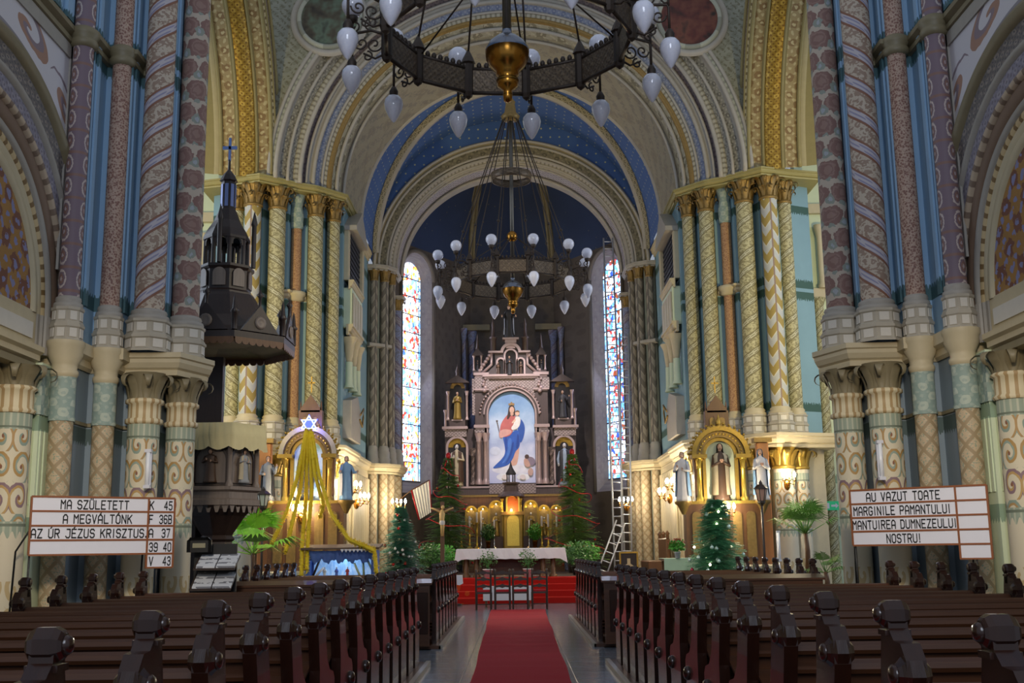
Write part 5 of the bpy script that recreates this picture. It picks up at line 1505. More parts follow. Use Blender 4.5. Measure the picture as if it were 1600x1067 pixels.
statue('crowning_statue', 'dark robed statue crowning the top of the high altar', (O.x, YR-0.05, PLAT+zz(529)), zz(478)-zz(529), 's_dark', 's_grey', 'hair', 'open')
# predella
hp('predella', MB().box(xx(700), xx(900), -0.35, 0.3, zz(775), zz(759.7)), 'ret')
hp('predella_edge', MB().box(xx(698), xx(902), -0.4, 0.3, zz(762.5), zz(759.8)), 'ret_edge')
hp('predella_lace', MB().box(xx(764), xx(836), -0.42, -0.33, zz(772), zz(757)), 'ret_lace')
hp('altar_shelf', MB().box(xx(718), xx(882), -0.75, 0.3, zz(800), zz(775)), 'oak')
hp('shelf_edge', MB().box(xx(716), xx(884), -0.8, 0.3, zz(777), zz(774)), 'gold_dull')
hp('altar_body', MB().box(xx(724), xx(876), -1.2, 0.3, 0.0, zz(858)), 'oak')
hp('gradine', MB().box(xx(724), xx(876), -1.0, 0.3, zz(858), zz(838)), 'oak')
hp('altar_ledge', MB().box(xx(722), xx(878), -1.35, 0.3, zz(860), zz(857)), 'gold_dull')
SHELL_BULB = glow('niche_bulb', (1.0, 0.85, 0.55), 12.0, (1, 1, 1))
# gilt arcade with shell niches along the gradine
for i, (x, r) in enumerate(((737, 0.19), (754.5, 0.19), (774.5, 0.24), (827, 0.24), (847, 0.19), (865.5, 0.19))):
    X0 = xx(x); zc = zz(800 if r < 0.2 else 794)
    t = hp('arcade_niche', MB().prism(arch_poly(X0-r, X0+r, zz(838), zc), -0.82, -0.76, 'y'), 'gold_dull')
    hp('shell', MB().lathe([(r, -0.06), (r*.8, 0.0), (0, 0.05)], (X0, -0.84, zc), 16, 0, PI, axis='y'), 'gold_bright', t)
    hp('niche_arch', arch_frame(X0-r, X0+r, zz(838), zc, 0.05, -0.90, -0.82), 'gold', t)
    hp('niche_lamp', MB().ball((X0, -0.98, zc+r*0.55), 0.022, 8, 6), SHELL_BULB, t)
    point_light('niche_light', (O.x+X0, YR-1.03, PLAT+zc+r*0.5), 2.2, (1.0, 0.8, 0.45), 0.02)
    statue('shelf_figure', 'small gilt figure in the gradine arcade, %s from the left' % ORD[i], (O.x+X0, YR-0.95, PLAT+zz(838)), 0.72 if r < 0.2 else 0.9, 's_gold', None, 'hair', 'pray', 0, False, 'marble')
TB = thing('tabernacle', 'gilded tabernacle with lit arched niche in the middle of the high altar', 'tabernacle', (O.x, YR-1.05, PLAT+zz(857)))
def tp(name, mb, mat): return mb.shift((0, 1.05, -zz(857))).build(name, MAT[mat] if isinstance(mat, str) else mat, TB)
tp('body', MB().cbox(xx(785), xx(815), -1.3, -0.8, zz(857), zz(802), 0.05), 'gold')
tp('door', MB().prism(arch_poly(xx(791), xx(809), zz(853), zz(815)), -1.36, -1.28, 'y'), 'gold_bright')
tp('ledge', MB().box(xx(783), xx(817), -1.42, -0.75, zz(806), zz(801)), 'gold_dull')
tp('niche_block', MB().prism(arch_poly(xx(789), xx(811), zz(801), zz(783)), -1.15, -0.8, 'y'), 'gold_dull')
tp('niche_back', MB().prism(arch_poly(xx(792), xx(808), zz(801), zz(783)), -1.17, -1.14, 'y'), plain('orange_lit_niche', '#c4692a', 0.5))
tp('niche_arch', arch_frame(xx(792), xx(808), zz(801), zz(783), 0.06, -1.25, -1.1), 'gold_bright')
tp('shell', MB().lathe([(0.2, -0.06), (0.16, 0.0), (0, 0.05)], (0, -1.17, zz(784)), 16, 0, PI, axis='y'), 'gold_bright')
tp('lamp', MB().ball((0, -1.25, zz(799)), 0.05, 8, 6, 0.07), glow('tabernacle_lamp_glow', (1.0, 0.45, 0.15), 6.0))
point_light('tabernacle_light', (O.x, YR-1.6, PLAT+zz(798)), 12, (1.0, 0.6, 0.25), 0.08)
for dx in (-0.36, 0.36):
    tp('column', colonnette(dx, zz(801), zz(781), 0.04, -1.15), 'gold_bright')
tp('roof', MB().lathe([(0.55, zz(778)), (0.5, zz(775)), (0.3, zz(770)), (0.26, zz(760)), (0.34, zz(758)), (0.34, zz(756))], (0, -1.0, 0), 8, smooth=False), 'ret')
for k in range(6):
    a = 2*PI*k/6
    tp('lantern_post', MB().tube([(0.15*math.cos(a), -1.0+0.15*math.sin(a), zz(756)), (0.15*math.cos(a), -1.0+0.15*math.sin(a), zz(744))], 0.025, 5), 'niche_dark')
tp('lantern_roof', MB().lathe([(0.2, zz(744)), (0.2, zz(742)), (0.08, zz(734)), (0.03, zz(728)), (0, zz(722))], (0, -1.0, 0), 8), 'niche_dark')
# candlesticks on the altar
def candlestick(x, ytop, ybase, cand, mat, Y, label):
    p = at(x, ybase, Y); p.z = PLAT+zz(857); top = at(x, ytop, Y).z-p.z
    c = thing('candlestick', label, 'candlestick', p, group='candlesticks on the high altar')
    hb = top-cand
    MB().lathe([(0.14, 0), (0.13, 0.03), (0.06, 0.08), (0.04, 0.14), (0.06, 0.2), (0.03, 0.26), (0.03, hb*.55), (0.05, hb*.6), (0.03, hb*.66), (0.025, hb*.9), (0.08, hb*.97), (0.08, hb)], (0, 0, 0), 12).build('stem', MAT[mat], c)
    MB().lathe([(0.035, hb), (0.035, top-0.02), (0.008, top)], (0, 0, 0), 10).build('candle', MAT['marble'], c)
for i, (x, yt, yb, cd, mt) in enumerate(((721, 818, 857, .3, 'gold_bright'), (734, 806, 857, .45, 'gold_bright'), (745.5, 800, 857, .4, 'gold_bright'), (752, 798, 851, .9, 'silver'), (772.5, 812, 851, .3, 'silver'), (827, 812, 851, .3, 'silver'), (847, 806, 857, .4, 'gold_bright'), (857, 803, 857, .5, 'gold_bright'), (870.5, 803, 857, .5, 'gold_bright'))):
    candlestick(x, yt, yb, cd, mt, YR-1.27 if yb == 857 else YR-1.1, '%s candlestick on the high altar, %s from the left' % ('brass' if mt[0] == 'g' else 'silver', ORD[i]))
# painting: flat layers on its board
PT = thing('altar_painting', 'arched painting of a crowned woman in blue and red holding a child', 'painting', (O.x, YR-0.05, PLAT+zz(755)))
g = G('painted_sky'); x, y, z = g.obj(); n = g.noise(1.1, g.vec(x, 0.0, z), 4.0, 0.6)
t = (z/3.7 + (n-0.5)*0.5).clamp()
skym = g.done(g.ramp(t, [(0.0, '#c9cbe8'), (0.25, '#dfe0f2'), (0.45, '#a7b4d8'), (0.62, '#c6d6ee'), (0.8, '#8fb0d6'), (1.0, '#6f93c4')]), 0.4)
MB().prism(arch_poly(pic_x0, pic_x1, 0, zs-zz(755)), -0.03, 0.0, 'y').build('canvas', skym, PT)
_k = [0]
def paint(name, pts, col, crop):
    _k[0] += 1
    oy = 490 if crop == 'A' else 670
    pp = []
    for (a, b) in pts:
        p = q2(660+a/5.71, oy+b/5.71); pp.append((p[0], p[1]-zz(755)))
    for _ in range(2):
        pp = [q for i in range(len(pp)) for q in ((pp[i][0]*.75+pp[(i+1) % len(pp)][0]*.25, pp[i][1]*.75+pp[(i+1) % len(pp)][1]*.25), (pp[i][0]*.25+pp[(i+1) % len(pp)][0]*.75, pp[i][1]*.25+pp[(i+1) % len(pp)][1]*.75))]
    d = -0.031-0.0025*_k[0]
    MB().prism(pp[::-1], d, d+0.002, 'y').build(name, plain('paint_%s_%d' % (name, _k[0]), col, 0.4, 0, 0.22, 5), PT)
def ell(cx, cy, rx, ry, n=16, rot=0): 
    return [(cx+rx*math.cos(2*PI*i/n)*math.cos(rot)-ry*math.sin(2*PI*i/n)*math.sin(rot), cy+rx*math.cos(2*PI*i/n)*math.sin(rot)+ry*math.sin(2*PI*i/n)*math.cos(rot)) for i in range(n)]
paint('cloud', ell(800, 365, 180, 45), '#e4e2f0', 'B'); paint('cloud', ell(720, 430, 60, 30), '#f0eef8', 'B'); paint('cloud', ell(900, 430, 60, 30), '#efedf6', 'B'); paint('cloud', ell(650, 200, 50, 40), '#cdd2e6', 'B')
paint('underskirt', [(820, 120), (870, 150), (850, 300), (835, 328), (785, 330), (800, 250)], '#d8a898', 'B')
paint('mantle_back', [(850, 930), (885, 945), (915, 1000), (912, 1075), (890, 1140), (870, 1160), (850, 1060)], '#2c55a8', 'A')
paint('robe', [(715, 75), (730, 60), (790, 40), (850, 0), (872, 70), (868, 170), (830, 200), (810, 265), (770, 325), (700, 345), (622, 358), (650, 325), (705, 275), (740, 225), (735, 150)], '#2f5cb8', 'B')
paint('robe_fold', [(760, 90), (800, 80), (790, 200), (745, 290), (700, 320), (740, 260), (765, 200)], '#4a78cc', 'B')
paint('robe_fold', [(850, 30), (866, 90), (860, 160), (835, 190), (840, 110)], '#22459a', 'B')
paint('robe_fold', [(735, 75), (755, 70), (758, 150), (750, 220), (738, 160)], '#2448a0', 'B')
paint('robe_fold', [(800, 120), (820, 115), (800, 230), (760, 300), (735, 318), (780, 240)], '#24489e', 'B')
paint('dress', [(688, 1062), (700, 985), (735, 930), (770, 895), (825, 900), (840, 960), (815, 1010), (800, 1075), (760, 1100), (710, 1105)], '#c46a68', 'A')
paint('sleeve', [(680, 1060), (720, 1030), (800, 1040), (790, 1075), (730, 1100), (690, 1120)], '#d9a49c', 'A')
paint('long_hair', [(770, 830), (800, 815), (826, 840), (830, 900), (815, 925), (790, 905), (765, 950), (752, 940), (765, 880)], '#3f2a26', 'A')
paint('face', ell(798, 862, 21, 30), '#dbb09c', 'A')
paint('neck', [(785, 880), (812, 880), (815, 910), (785, 915)], '#d2a490', 'A')
paint('crown', [(770, 825), (768, 800), (782, 808), (793, 785), (806, 806), (820, 798), (820, 826), (795, 818)], '#9a7a4a', 'A')
paint('child_body', [(825, 925), (855, 915), (878, 940), (870, 1000), (845, 1030), (800, 1045), (790, 1020), (815, 990)], '#efe6e2', 'A')
paint('child_arm', [(815, 950), (830, 935), (835, 960), (800, 985), (795, 975)], '#e4bda8', 'A')
paint('child_head', ell(846, 893, 20, 22), '#e0b8a4', 'A'); paint('child_hair', [(828, 885), (832, 870), (848, 864), (864, 872), (867, 888), (850, 878)], '#7a5a40', 'A')
paint('sceptre', [(663, 960), (670, 958), (690, 1062), (684, 1066)], '#6a5a58', 'A'); paint('sceptre_head', ell(666, 962, 9, 9), '#5a4a4a', 'A')
paint('angel_wing', ell(965, 290, 45, 38, 14, 0.6), '#8a7a8a', 'B'); paint('angel_body', [(905, 270), (930, 262), (955, 300), (965, 340), (925, 345), (905, 310)], '#c49a8c', 'B'); paint('angel_hair', ell(932, 250, 20, 20), '#4a3430', 'B'); paint('angel_child', ell(965, 385, 24, 36), '#c9a496', 'B')
paint('cherub', ell(735, 432, 26, 22), '#e9dcd8', 'B'); paint('cherub', ell(895, 432, 26, 22), '#e6d8d6', 'B')
# ================================================================ PULPIT
YP = 22.4
pc = at(338, 860, YP)
PX = pc.x
zy = lambda y: at(338, y, YP).z
PU = thing('pulpit', 'dark carved wooden pulpit with saint reliefs and a draped cream cloth', 'pulpit', (PX, YP, 0))
def pp(name, mb, mat, par=None): return mb.build(name, MAT[mat] if isinstance(mat, str) else mat, par or PU)
HX = 6
def hexring(prof, n=HX, a0=0.0): return MB().lathe(prof, (0, 0, 0), n, a0, 2*PI+a0, False)
R0 = 0.76
zt0, zb0 = zy(677), zy(787)
zp0, zp1 = zy(757), zy(724)
pp('stem', hexring([(0.42, 0), (0.42, 0.25), (0.30, 0.35), (0.30, zb0-0.75), (0.36, zb0-0.7), (0.30, zb0-0.62), (0.55, zb0-0.25), (0.76, zb0-0.05)], 8), 'darkoak')
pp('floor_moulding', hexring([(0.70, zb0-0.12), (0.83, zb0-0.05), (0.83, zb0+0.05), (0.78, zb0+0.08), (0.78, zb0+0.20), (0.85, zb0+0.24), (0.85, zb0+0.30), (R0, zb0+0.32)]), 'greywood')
pp('drum', hexring([(R0-0.08, zb0+0.3), (R0-0.08, zt0)]), 'darkoak')
pp('hand_rail', hexring([(R0-0.1, zt0-0.02), (R0+0.10, zt0), (R0+0.12, zt0+0.08), (R0, zt0+0.1), (0.5, zt0+0.1)]), 'darkoak')
for k in range(6):
    a = k*PI/3
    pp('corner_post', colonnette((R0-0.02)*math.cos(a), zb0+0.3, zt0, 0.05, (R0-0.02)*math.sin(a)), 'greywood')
    am = a+PI/6
    M = T3(math.cos(am)*(R0-0.08)*math.cos(PI/6), math.sin(am)*(R0-0.08)*math.cos(PI/6), 0) @ R3(z=am+PI/2)
    if math.sin(am) > 0.3: continue
    w_ = 0.29
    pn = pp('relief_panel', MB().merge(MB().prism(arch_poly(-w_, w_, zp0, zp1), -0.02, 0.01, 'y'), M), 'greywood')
    pp('panel_arch', MB().merge(arch_frame(-w_, w_, zp0, zp1, 0.05, -0.05, 0.01), M), 'darkoak', pn)
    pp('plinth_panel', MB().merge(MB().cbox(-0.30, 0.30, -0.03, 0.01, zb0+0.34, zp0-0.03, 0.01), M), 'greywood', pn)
    # relief saint standing in the panel
    rz = am+PI/2
    st_ = thing('relief_saint', 'small carved saint relief on the %s pulpit panel' % {4: 'broad front', 5: 'right hand', 3: 'left hand'}.get(k, 'far'), 'relief', (PX+M.translation.x*1.05, YP+M.translation.y*1.05, zp0), rz, 'saints on the pulpit panels')
    statue_parts(st_, zy(709)-zp0, ['s_brown', 's_brown', 's_gold', 's_brown', 's_brown', 's_grey'][k], 's_cream' if k % 2 else None, 'hair', (0, -0.06, 0), 'hold', cov=0.3)
    st_.scale = (1.4, 0.9, 1.04)
    for j in range(5):
        pass
for k in range(6):
    a = k*PI/3; b_ = a+PI/3
    for j in range(5):
        t0, t1 = j/5, (j+1)/5
        A_ = Vector((0.80*math.cos(a), 0.80*math.sin(a))); B_ = Vector((0.80*math.cos(b_), 0.80*math.sin(b_)))
        p, q = A_.lerp(B_, t0+0.02), A_.lerp(B_, t1-0.02); m_ = (p+q)/2
        z = zb0-0.06
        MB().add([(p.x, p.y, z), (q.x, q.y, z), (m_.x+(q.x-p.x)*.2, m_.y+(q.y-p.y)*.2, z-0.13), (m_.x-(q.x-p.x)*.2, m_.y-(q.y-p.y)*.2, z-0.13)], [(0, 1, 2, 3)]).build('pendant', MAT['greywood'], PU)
# cream cloth over the rail, scalloped hem
cl = MB(); v = []; n = 72
zc0 = zt0+0.13
for i in range(n+1):
    a = PI*0.95+1.1*PI*i/n
    hexr = (R0+0.16)*math.cos(PI/6)/math.cos((a % (PI/3))-PI/6)
    drop = zy(703)-0.07*abs(math.sin(i*PI/9))
    fold = 0.02*math.sin(i*1.9)
    v += [((hexr-0.22)*math.cos(a), (hexr-0.22)*math.sin(a), zc0-0.03), ((hexr)*math.cos(a), hexr*math.sin(a), zc0), ((hexr+0.02+fold)*math.cos(a), (hexr+0.02+fold)*math.sin(a), (zc0+drop)/2), ((hexr+0.03-fold)*math.cos(a), (hexr+0.03-fold)*math.sin(a), drop)]
cl.add(v, [(i*4+k, i*4+4+k, i*4+5+k, i*4+1+k) for i in range(n) for k in range(3)], None, True)
ob = cl.shift((PX, YP, 0)).build('pulpit_cloth', plain('cream_cloth', '#cfc294', 0.8, 0, 0.08, 8))
tag(ob, 'cream cloth with scalloped hem draped over the pulpit rail', 'cloth')
# stair side and back board joining the pier
pp('back_board', MB().box(-0.85, -0.12, 0.50, 0.67, 0.2, zy(551)), 'darkoak')
pp('stair_side', MB().prism([(-1.6, 0.0), (-0.5, 0.0), (-0.5, zb0+0.9), (-0.7, zb0+0.9), (-1.6, 1.2)], 0.25, 0.33, 'y'), 'darkoak')
# sounding board above
CAN = thing('pulpit_canopy', 'dark wooden pulpit canopy with pierced spire and blue grey cross', 'canopy', (PX, YP, zy(548)))
ze = zy(548)
def cp(name, mb, mat, par=None): return mb.shift((0, 0, -ze)).build(name, MAT[mat] if isinstance(mat, str) else mat, par or CAN)
RC = 1.46
cp('eave', hexring([(RC-0.05, ze), (RC, ze+0.03), (RC, ze+0.16), (RC-0.1, ze+0.2)], 8, PI/8), 'darkoak')
cp('soffit', hexring([(RC-0.04, ze+0.03), (1.0, ze+0.10), (0.7, ze+0.16), (0.0, ze+0.16)], 8, PI/8), 'oak')
cp('roof', hexring([(RC-0.06, ze+0.18), (1.15, ze+0.32), (0.86, ze+0.6), (0.66, zy(470)), (0.62, zy(465))], 8, PI/8), 'darkoak')
cp('drum', hexring([(0.60, zy(468)), (0.60, zy(462)), (0.52, zy(458)), (0.52, zy(428)), (0.58, zy(424)), (0.58, zy(420)), (0.42, zy(418))], 8, PI/8), 'darkoak')
for k in range(8):
    a = PI/8+k*PI/4
    cp('lantern_post', MB().lathe([(0.05, zy(420)), (0.045, zy(380)), (0.06, zy(378))], (0.42*math.cos(a), 0.42*math.sin(a), 0), 8), 'darkoak')
    am = a+PI/8
    M = T3(0.39*math.cos(am), 0.39*math.sin(am), 0) @ R3(z=am+PI/2)
    cp('lantern_arch', MB().merge(arch_frame(-0.10, 0.10, zy(388), zy(385), 0.06, -0.03, 0.03, 8), M), 'darkoak')
    M2 = T3(0.50*math.cos(am), 0.50*math.sin(am), 0) @ R3(z=am+PI/2)
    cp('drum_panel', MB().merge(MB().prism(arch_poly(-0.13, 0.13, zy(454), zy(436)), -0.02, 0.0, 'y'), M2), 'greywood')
    # eave gable with finial and scalloped valance
    Rm = (RC-0.02)*math.cos(PI/8)
    M3 = T3(Rm*math.cos(am), Rm*math.sin(am), 0) @ R3(z=am+PI/2)
    gb = cp('eave_gable', MB().merge(MB().prism([(-0.42, ze+0.18), (0.42, ze+0.18), (0.0, ze+0.72)], -0.03, 0.03, 'y'), M3), 'darkoak')
    cp('rosette', MB().merge(MB().lathe([(0.13, -0.04), (0.11, -0.07), (0.07, -0.05), (0, -0.06)], (0, 0, ze+0.36), 12, axis='y'), M3), 'greywood', gb)
    cp('gable_finial', MB().merge(MB().lathe([(0.03, ze+0.68), (0.03, ze+0.86), (0.07, ze+0.92), (0.03, ze+0.98), (0.0, ze+1.06)], (0, 0, 0), 6).box(-0.07, 0.07, -0.02, 0.02, ze+0.9, ze+0.94), M3), 'darkoak', gb)
    cp('corner_pinnacle', MB().lathe([(0.06, ze+0.18), (0.06, ze+0.5), (0.09, ze+0.53), (0.05, ze+0.6), (0.03, ze+0.8), (0.0, ze+0.9)], ((RC-0.04)*math.cos(a), (RC-0.04)*math.sin(a), 0), 8), 'darkoak')
    sv = MB()
    for j in range(7):
        x0, x1 = -0.54+1.08*j/7, -0.54+1.08*(j+1)/7
        m_ = (x0+x1)/2
        sv.prism([(x0, ze+0.04), (x1, ze+0.04), (x1, ze-0.03)]+[(m_+(x1-x0)/2*math.cos(-PI*i/6), ze-0.03-0.07*math.sin(PI*i/6)) for i in range(1, 6)]+[(x0, ze-0.03)], -0.02, 0.02, 'y')
    cp('valance', MB().merge(sv, M3), 'oak')
cp('spire', hexring([(0.48, zy(378)), (0.48, zy(374)), (0.40, zy(362)), (0.28, zy(348)), (0.18, zy(330)), (0.16, zy(328)), (0.15, zy(286)), (0.19, zy(284)), (0.12, zy(274)), (0.03, zy(266)), (0.025, zy(250))], 8, PI/8), 'darkoak')
for k in range(8):
    a = k*PI/4+PI/4
    M = T3(0.145*math.cos(a), 0.145*math.sin(a), 0) @ R3(z=a+PI/2)
    cp('spire_panel', MB().merge(MB().box(-0.035, 0.035, -0.012, 0.0, zy(325), zy(290)), M), plain('blue_grey_panel', '#7a86b4', 0.35, 0.3) if 'blue_grey_panel' not in bpy.data.materials else bpy.data.materials['blue_grey_panel'])
for k in range(4):
    a = k*PI/2
    cp('spire_pinnacle', MB().lathe([(0.05, zy(420)), (0.05, zy(355)), (0.07, zy(352)), (0.0, zy(330))], (0.56*math.cos(a), 0.56*math.sin(a), 0), 6), 'darkoak')
cp('cross', MB().box(-0.025, 0.025, -0.02, 0.02, zy(252), zy(216)).box(-0.15, 0.15, -0.02, 0.02, zy(234), zy(229)), plain('blue_grey_cross', '#8a9cd0', 0.3, 0.5))

# ================================================================ SIDE ALTARS
def side_altar(s, px, Y, label, pic):
    side = 'left' if s < 0 else 'right'
    o = at(px, 870, Y)
    S_ = thing('side_altar', label, 'altar', (o.x, Y, 0))
    zf = lambda y: at(px, y, Y).z
    sx = Y/1750*1.02
    def sp(name, mb, mat, par=None): return mb.build(name, MAT[mat] if isinstance(mat, str) else mat, par or S_)
    zb_, zs_ = zf(783), zf(712)
    w_ = 22*sx
    sp('mensa', MB().cbox(-1.05, 1.05, -0.75, 0.25, 0.0, 1.0, 0.03), 'oak')
    sp('mensa_top', MB().cbox(-1.15, 1.15, -0.85, 0.25, 1.0, 1.1, 0.03), 'stone')
    sp('frontal_panel', MB().cbox(-0.85, 0.85, -0.80, -0.74, 0.15, 0.85, 0.02), 'gold')
    sp('predella', MB().box(-1.0, 1.0, -0.3, 0.25, 1.1, zb_), 'oak')
    sp('predella_edge', MB().box(-1.05, 1.05, -0.35, 0.25, zb_-0.08, zb_), 'gold')
    for i in range(5):
        sp('predella_panel', MB().prism(arch_poly(-0.85+i*0.36, -0.61+i*0.36, 1.3, zb_-0.4), -0.34, -0.29, 'y'), 'gold_dull')
    sp('back', MB().prism(arch_poly(-w_-0.3, w_+0.3, zb_, zs_), 0.0, 0.25, 'y'), 'oak')
    # picture
    p = sp('picture', MB().prism(arch_poly(-w_, w_, zb_, zs_), -0.03, 0.0, 'y'), pic)
    sp('inner_arch', arch_frame(-w_, w_, zb_, zs_, 0.09, -0.14, 0.0), 'gold')
    sp('bead_arch', arch_frame(-w_-0.10, w_+0.10, zs_, zs_, 0.16, -0.22, 0.0), 'gold_dull')
    sp('outer_arch', arch_frame(-w_-0.27, w_+0.27, zs_, zs_, 0.12, -0.30, 0.0), 'gold' if s > 0 else 'stone')
    bd = MB()
    for i in range(19):
        a = PI*(i+0.5)/19
        bd.ball(((w_+0.18)*math.cos(a), -0.23, zs_+(w_+0.18)*math.sin(a)), 0.03, 6, 5)
    sp('beads', bd, 'gold_bright')
    cr = MB()
    for i in range(17):
        a = PI*(i+0.5)/17; R_ = w_+0.40
        cr.ball((R_*math.cos(a), -0.18, zs_+R_*math.sin(a)), 0.055, 7, 5, 0.06)
        cr.ball(((R_+0.07)*math.cos(a+0.05), -0.18, zs_+(R_+0.07)*math.sin(a+0.05)), 0.035, 6, 5)
    cr.merge(MB().lathe([(0.05, 0), (0.08, 0.12), (0.04, 0.2), (0.0, 0.34)], (0, -0.15, zs_+w_+0.40), 8))
    sp('crockets', cr, 'gold')
    for sg in (-1, 1):
        x = sg*(w_+0.20)
        cc = MB().lathe([(0.11, zb_), (0.11, zb_+0.08), (0.07, zb_+0.13), (0.06, zs_-0.36), (0.08, zs_-0.35), (0.062, zs_-0.32), (0.065, zs_-0.12), (0.10, zs_-0.08)], (x, -0.2, 0), 12)
        for i in range(6):
            cc.merge(leaf_curl(0.062, zs_-0.31, 0.23, 0.12, 0.06), T3(x, -0.2, 0) @ R3(z=2*PI*i/6))
        sp('column', cc, 'gold_bright' if s > 0 else 'gold')
        sp('entablature', MB().box(x-0.2, x+0.2, -0.38, 0.1, zs_-0.08, zs_+0.02), 'gold')
        xo = sg*(w_+0.78)
        if sg == s: sp('wing_pilaster', MB().cbox(xo-0.16+sg*0.02, xo+0.16+sg*0.02, 0.0, 0.22, 1.1, zs_+0.35, 0.02), plain('orange_brown_wood', '#b0703a', 0.45) if 'orange_brown_wood' not in bpy.data.materials else bpy.data.materials['orange_brown_wood'])
        if sg == s: sp('wing_cap', MB().box(xo-0.24+sg*0.02, xo+0.24+sg*0.02, -0.1, 0.26, zs_+0.35, zs_+0.47), 'gold_dull')
        sp('bracket', MB().lathe([(0.05, zb_-0.35), (0.16, zb_-0.12), (0.24, zb_-0.06), (0.24, zb_)], (xo-sg*0.12, -0.25, 0), 10), 'gold_dull')
    # wooden shrine spire behind the arch
    zt_ = zs_+w_+0.3
    sp('spire_base', MB().box(-0.32, 0.32, 0.05, 0.3, zt_-0.3, zt_+0.55), 'oak')
    for i in range(5):
        sp('spire_crest', MB().lathe([(0.03, zt_+0.5), (0.02, zt_+0.75), (0.0, zt_+0.85)], (-0.28+0.14*i, 0.15, 0), 6), 'oak')
    sp('spire', MB().prism([(-0.26, zt_+0.5), (0.26, zt_+0.5), (0.26, zt_+0.62), (0.0, zt_+0.98), (-0.26, zt_+0.62)], 0.05, 0.25, 'y'), 'oak')
    for dx in (-0.13, 0.13):
        sp('spire_panel', MB().prism(arch_poly(dx-0.08, dx+0.08, zt_-0.15, zt_+0.28), 0.02, 0.06, 'y'), 'gold_dull')
    sp('spire_cross', MB().box(-0.015, 0.015, 0.155, 0.185, zt_+1.05, zt_+1.5).box(-0.1, 0.1, 0.155, 0.185, zt_+1.3, zt_+1.34), 'gold')
    return S_, o.x, Y, zb_, zs_, w_
g = G('saint_picture_left'); x, y, z = g.obj(); n = g.noise(2.0, g.vec(x, 0.0, z), 3.0)
r_ = ((x+0.08)*(x+0.08)*9.0 + (z-3.6)*(z-3.6)*0.9).sqrt()
c = g.mix(r_.lt(0.75), g.ramp(n, [(0.35, '#7fa8d8'), (0.55, '#cfe0e8'), (0.7, '#9ec4b8')]), lin('#3c3f46'))
PIC_L = g.done(g.mix(((x+0.06)*(x+0.06)*30.0+(z-4.25)*(z-4.25)*14.0).lt(0.4), c, lin('#6f6660')), 0.4)
PIC_R = plain('pale_green_picture_ground', '#c3cbae', 0.5, 0, 0.2, 2)
sa = side_altar(-1, 480, 30.2, 'arched side altar behind the gold tinsel and blue star on the left', PIC_L)
LX, LY, LZB, LZS, LW = sa[1:]
sa = side_altar(1, 1131, 30.4, 'gilded arched side altar behind the decorated tree on the right', PIC_R)
RX, RY, RZB, RZS, RW = sa[1:]
statue('nun_statue', 'nun in brown habit and white mantle inside the gilded right side altar', (RX, RY-0.12, RZB), RZS+0.30-RZB, 's_brown', 's_cream', 's_dark', 'pray', 0, False, 'skin', cov=0.36)
statue('bishop_statue', 'blue grey robed statue with raised arm left of the left side altar', (LX-LW-0.66, LY-0.25, LZB), 1.18, 's_grey', 's_dark', 'hair', 'raise')
statue('angel_statue', 'light blue statue on a bracket right of the left side altar', (LX+LW+0.66, LY-0.25, LZB), 1.15, 's_blue', 'marble', 'hair', 'open', 0.5)
statue('joseph_statue', 'statue in white and blue robes left of the gilded right side altar', (RX-RW-0.66, RY-0.25, RZB), 1.30, 'marble', 's_blue', 'hair', 'hold', -0.4)
statue('madonna_statue', 'veiled statue in white and blue right of the gilded right side altar', (RX+RW+0.66, RY-0.25, RZB), 1.35, 'marble', 's_blue', 's_blue', 'pray', 0)

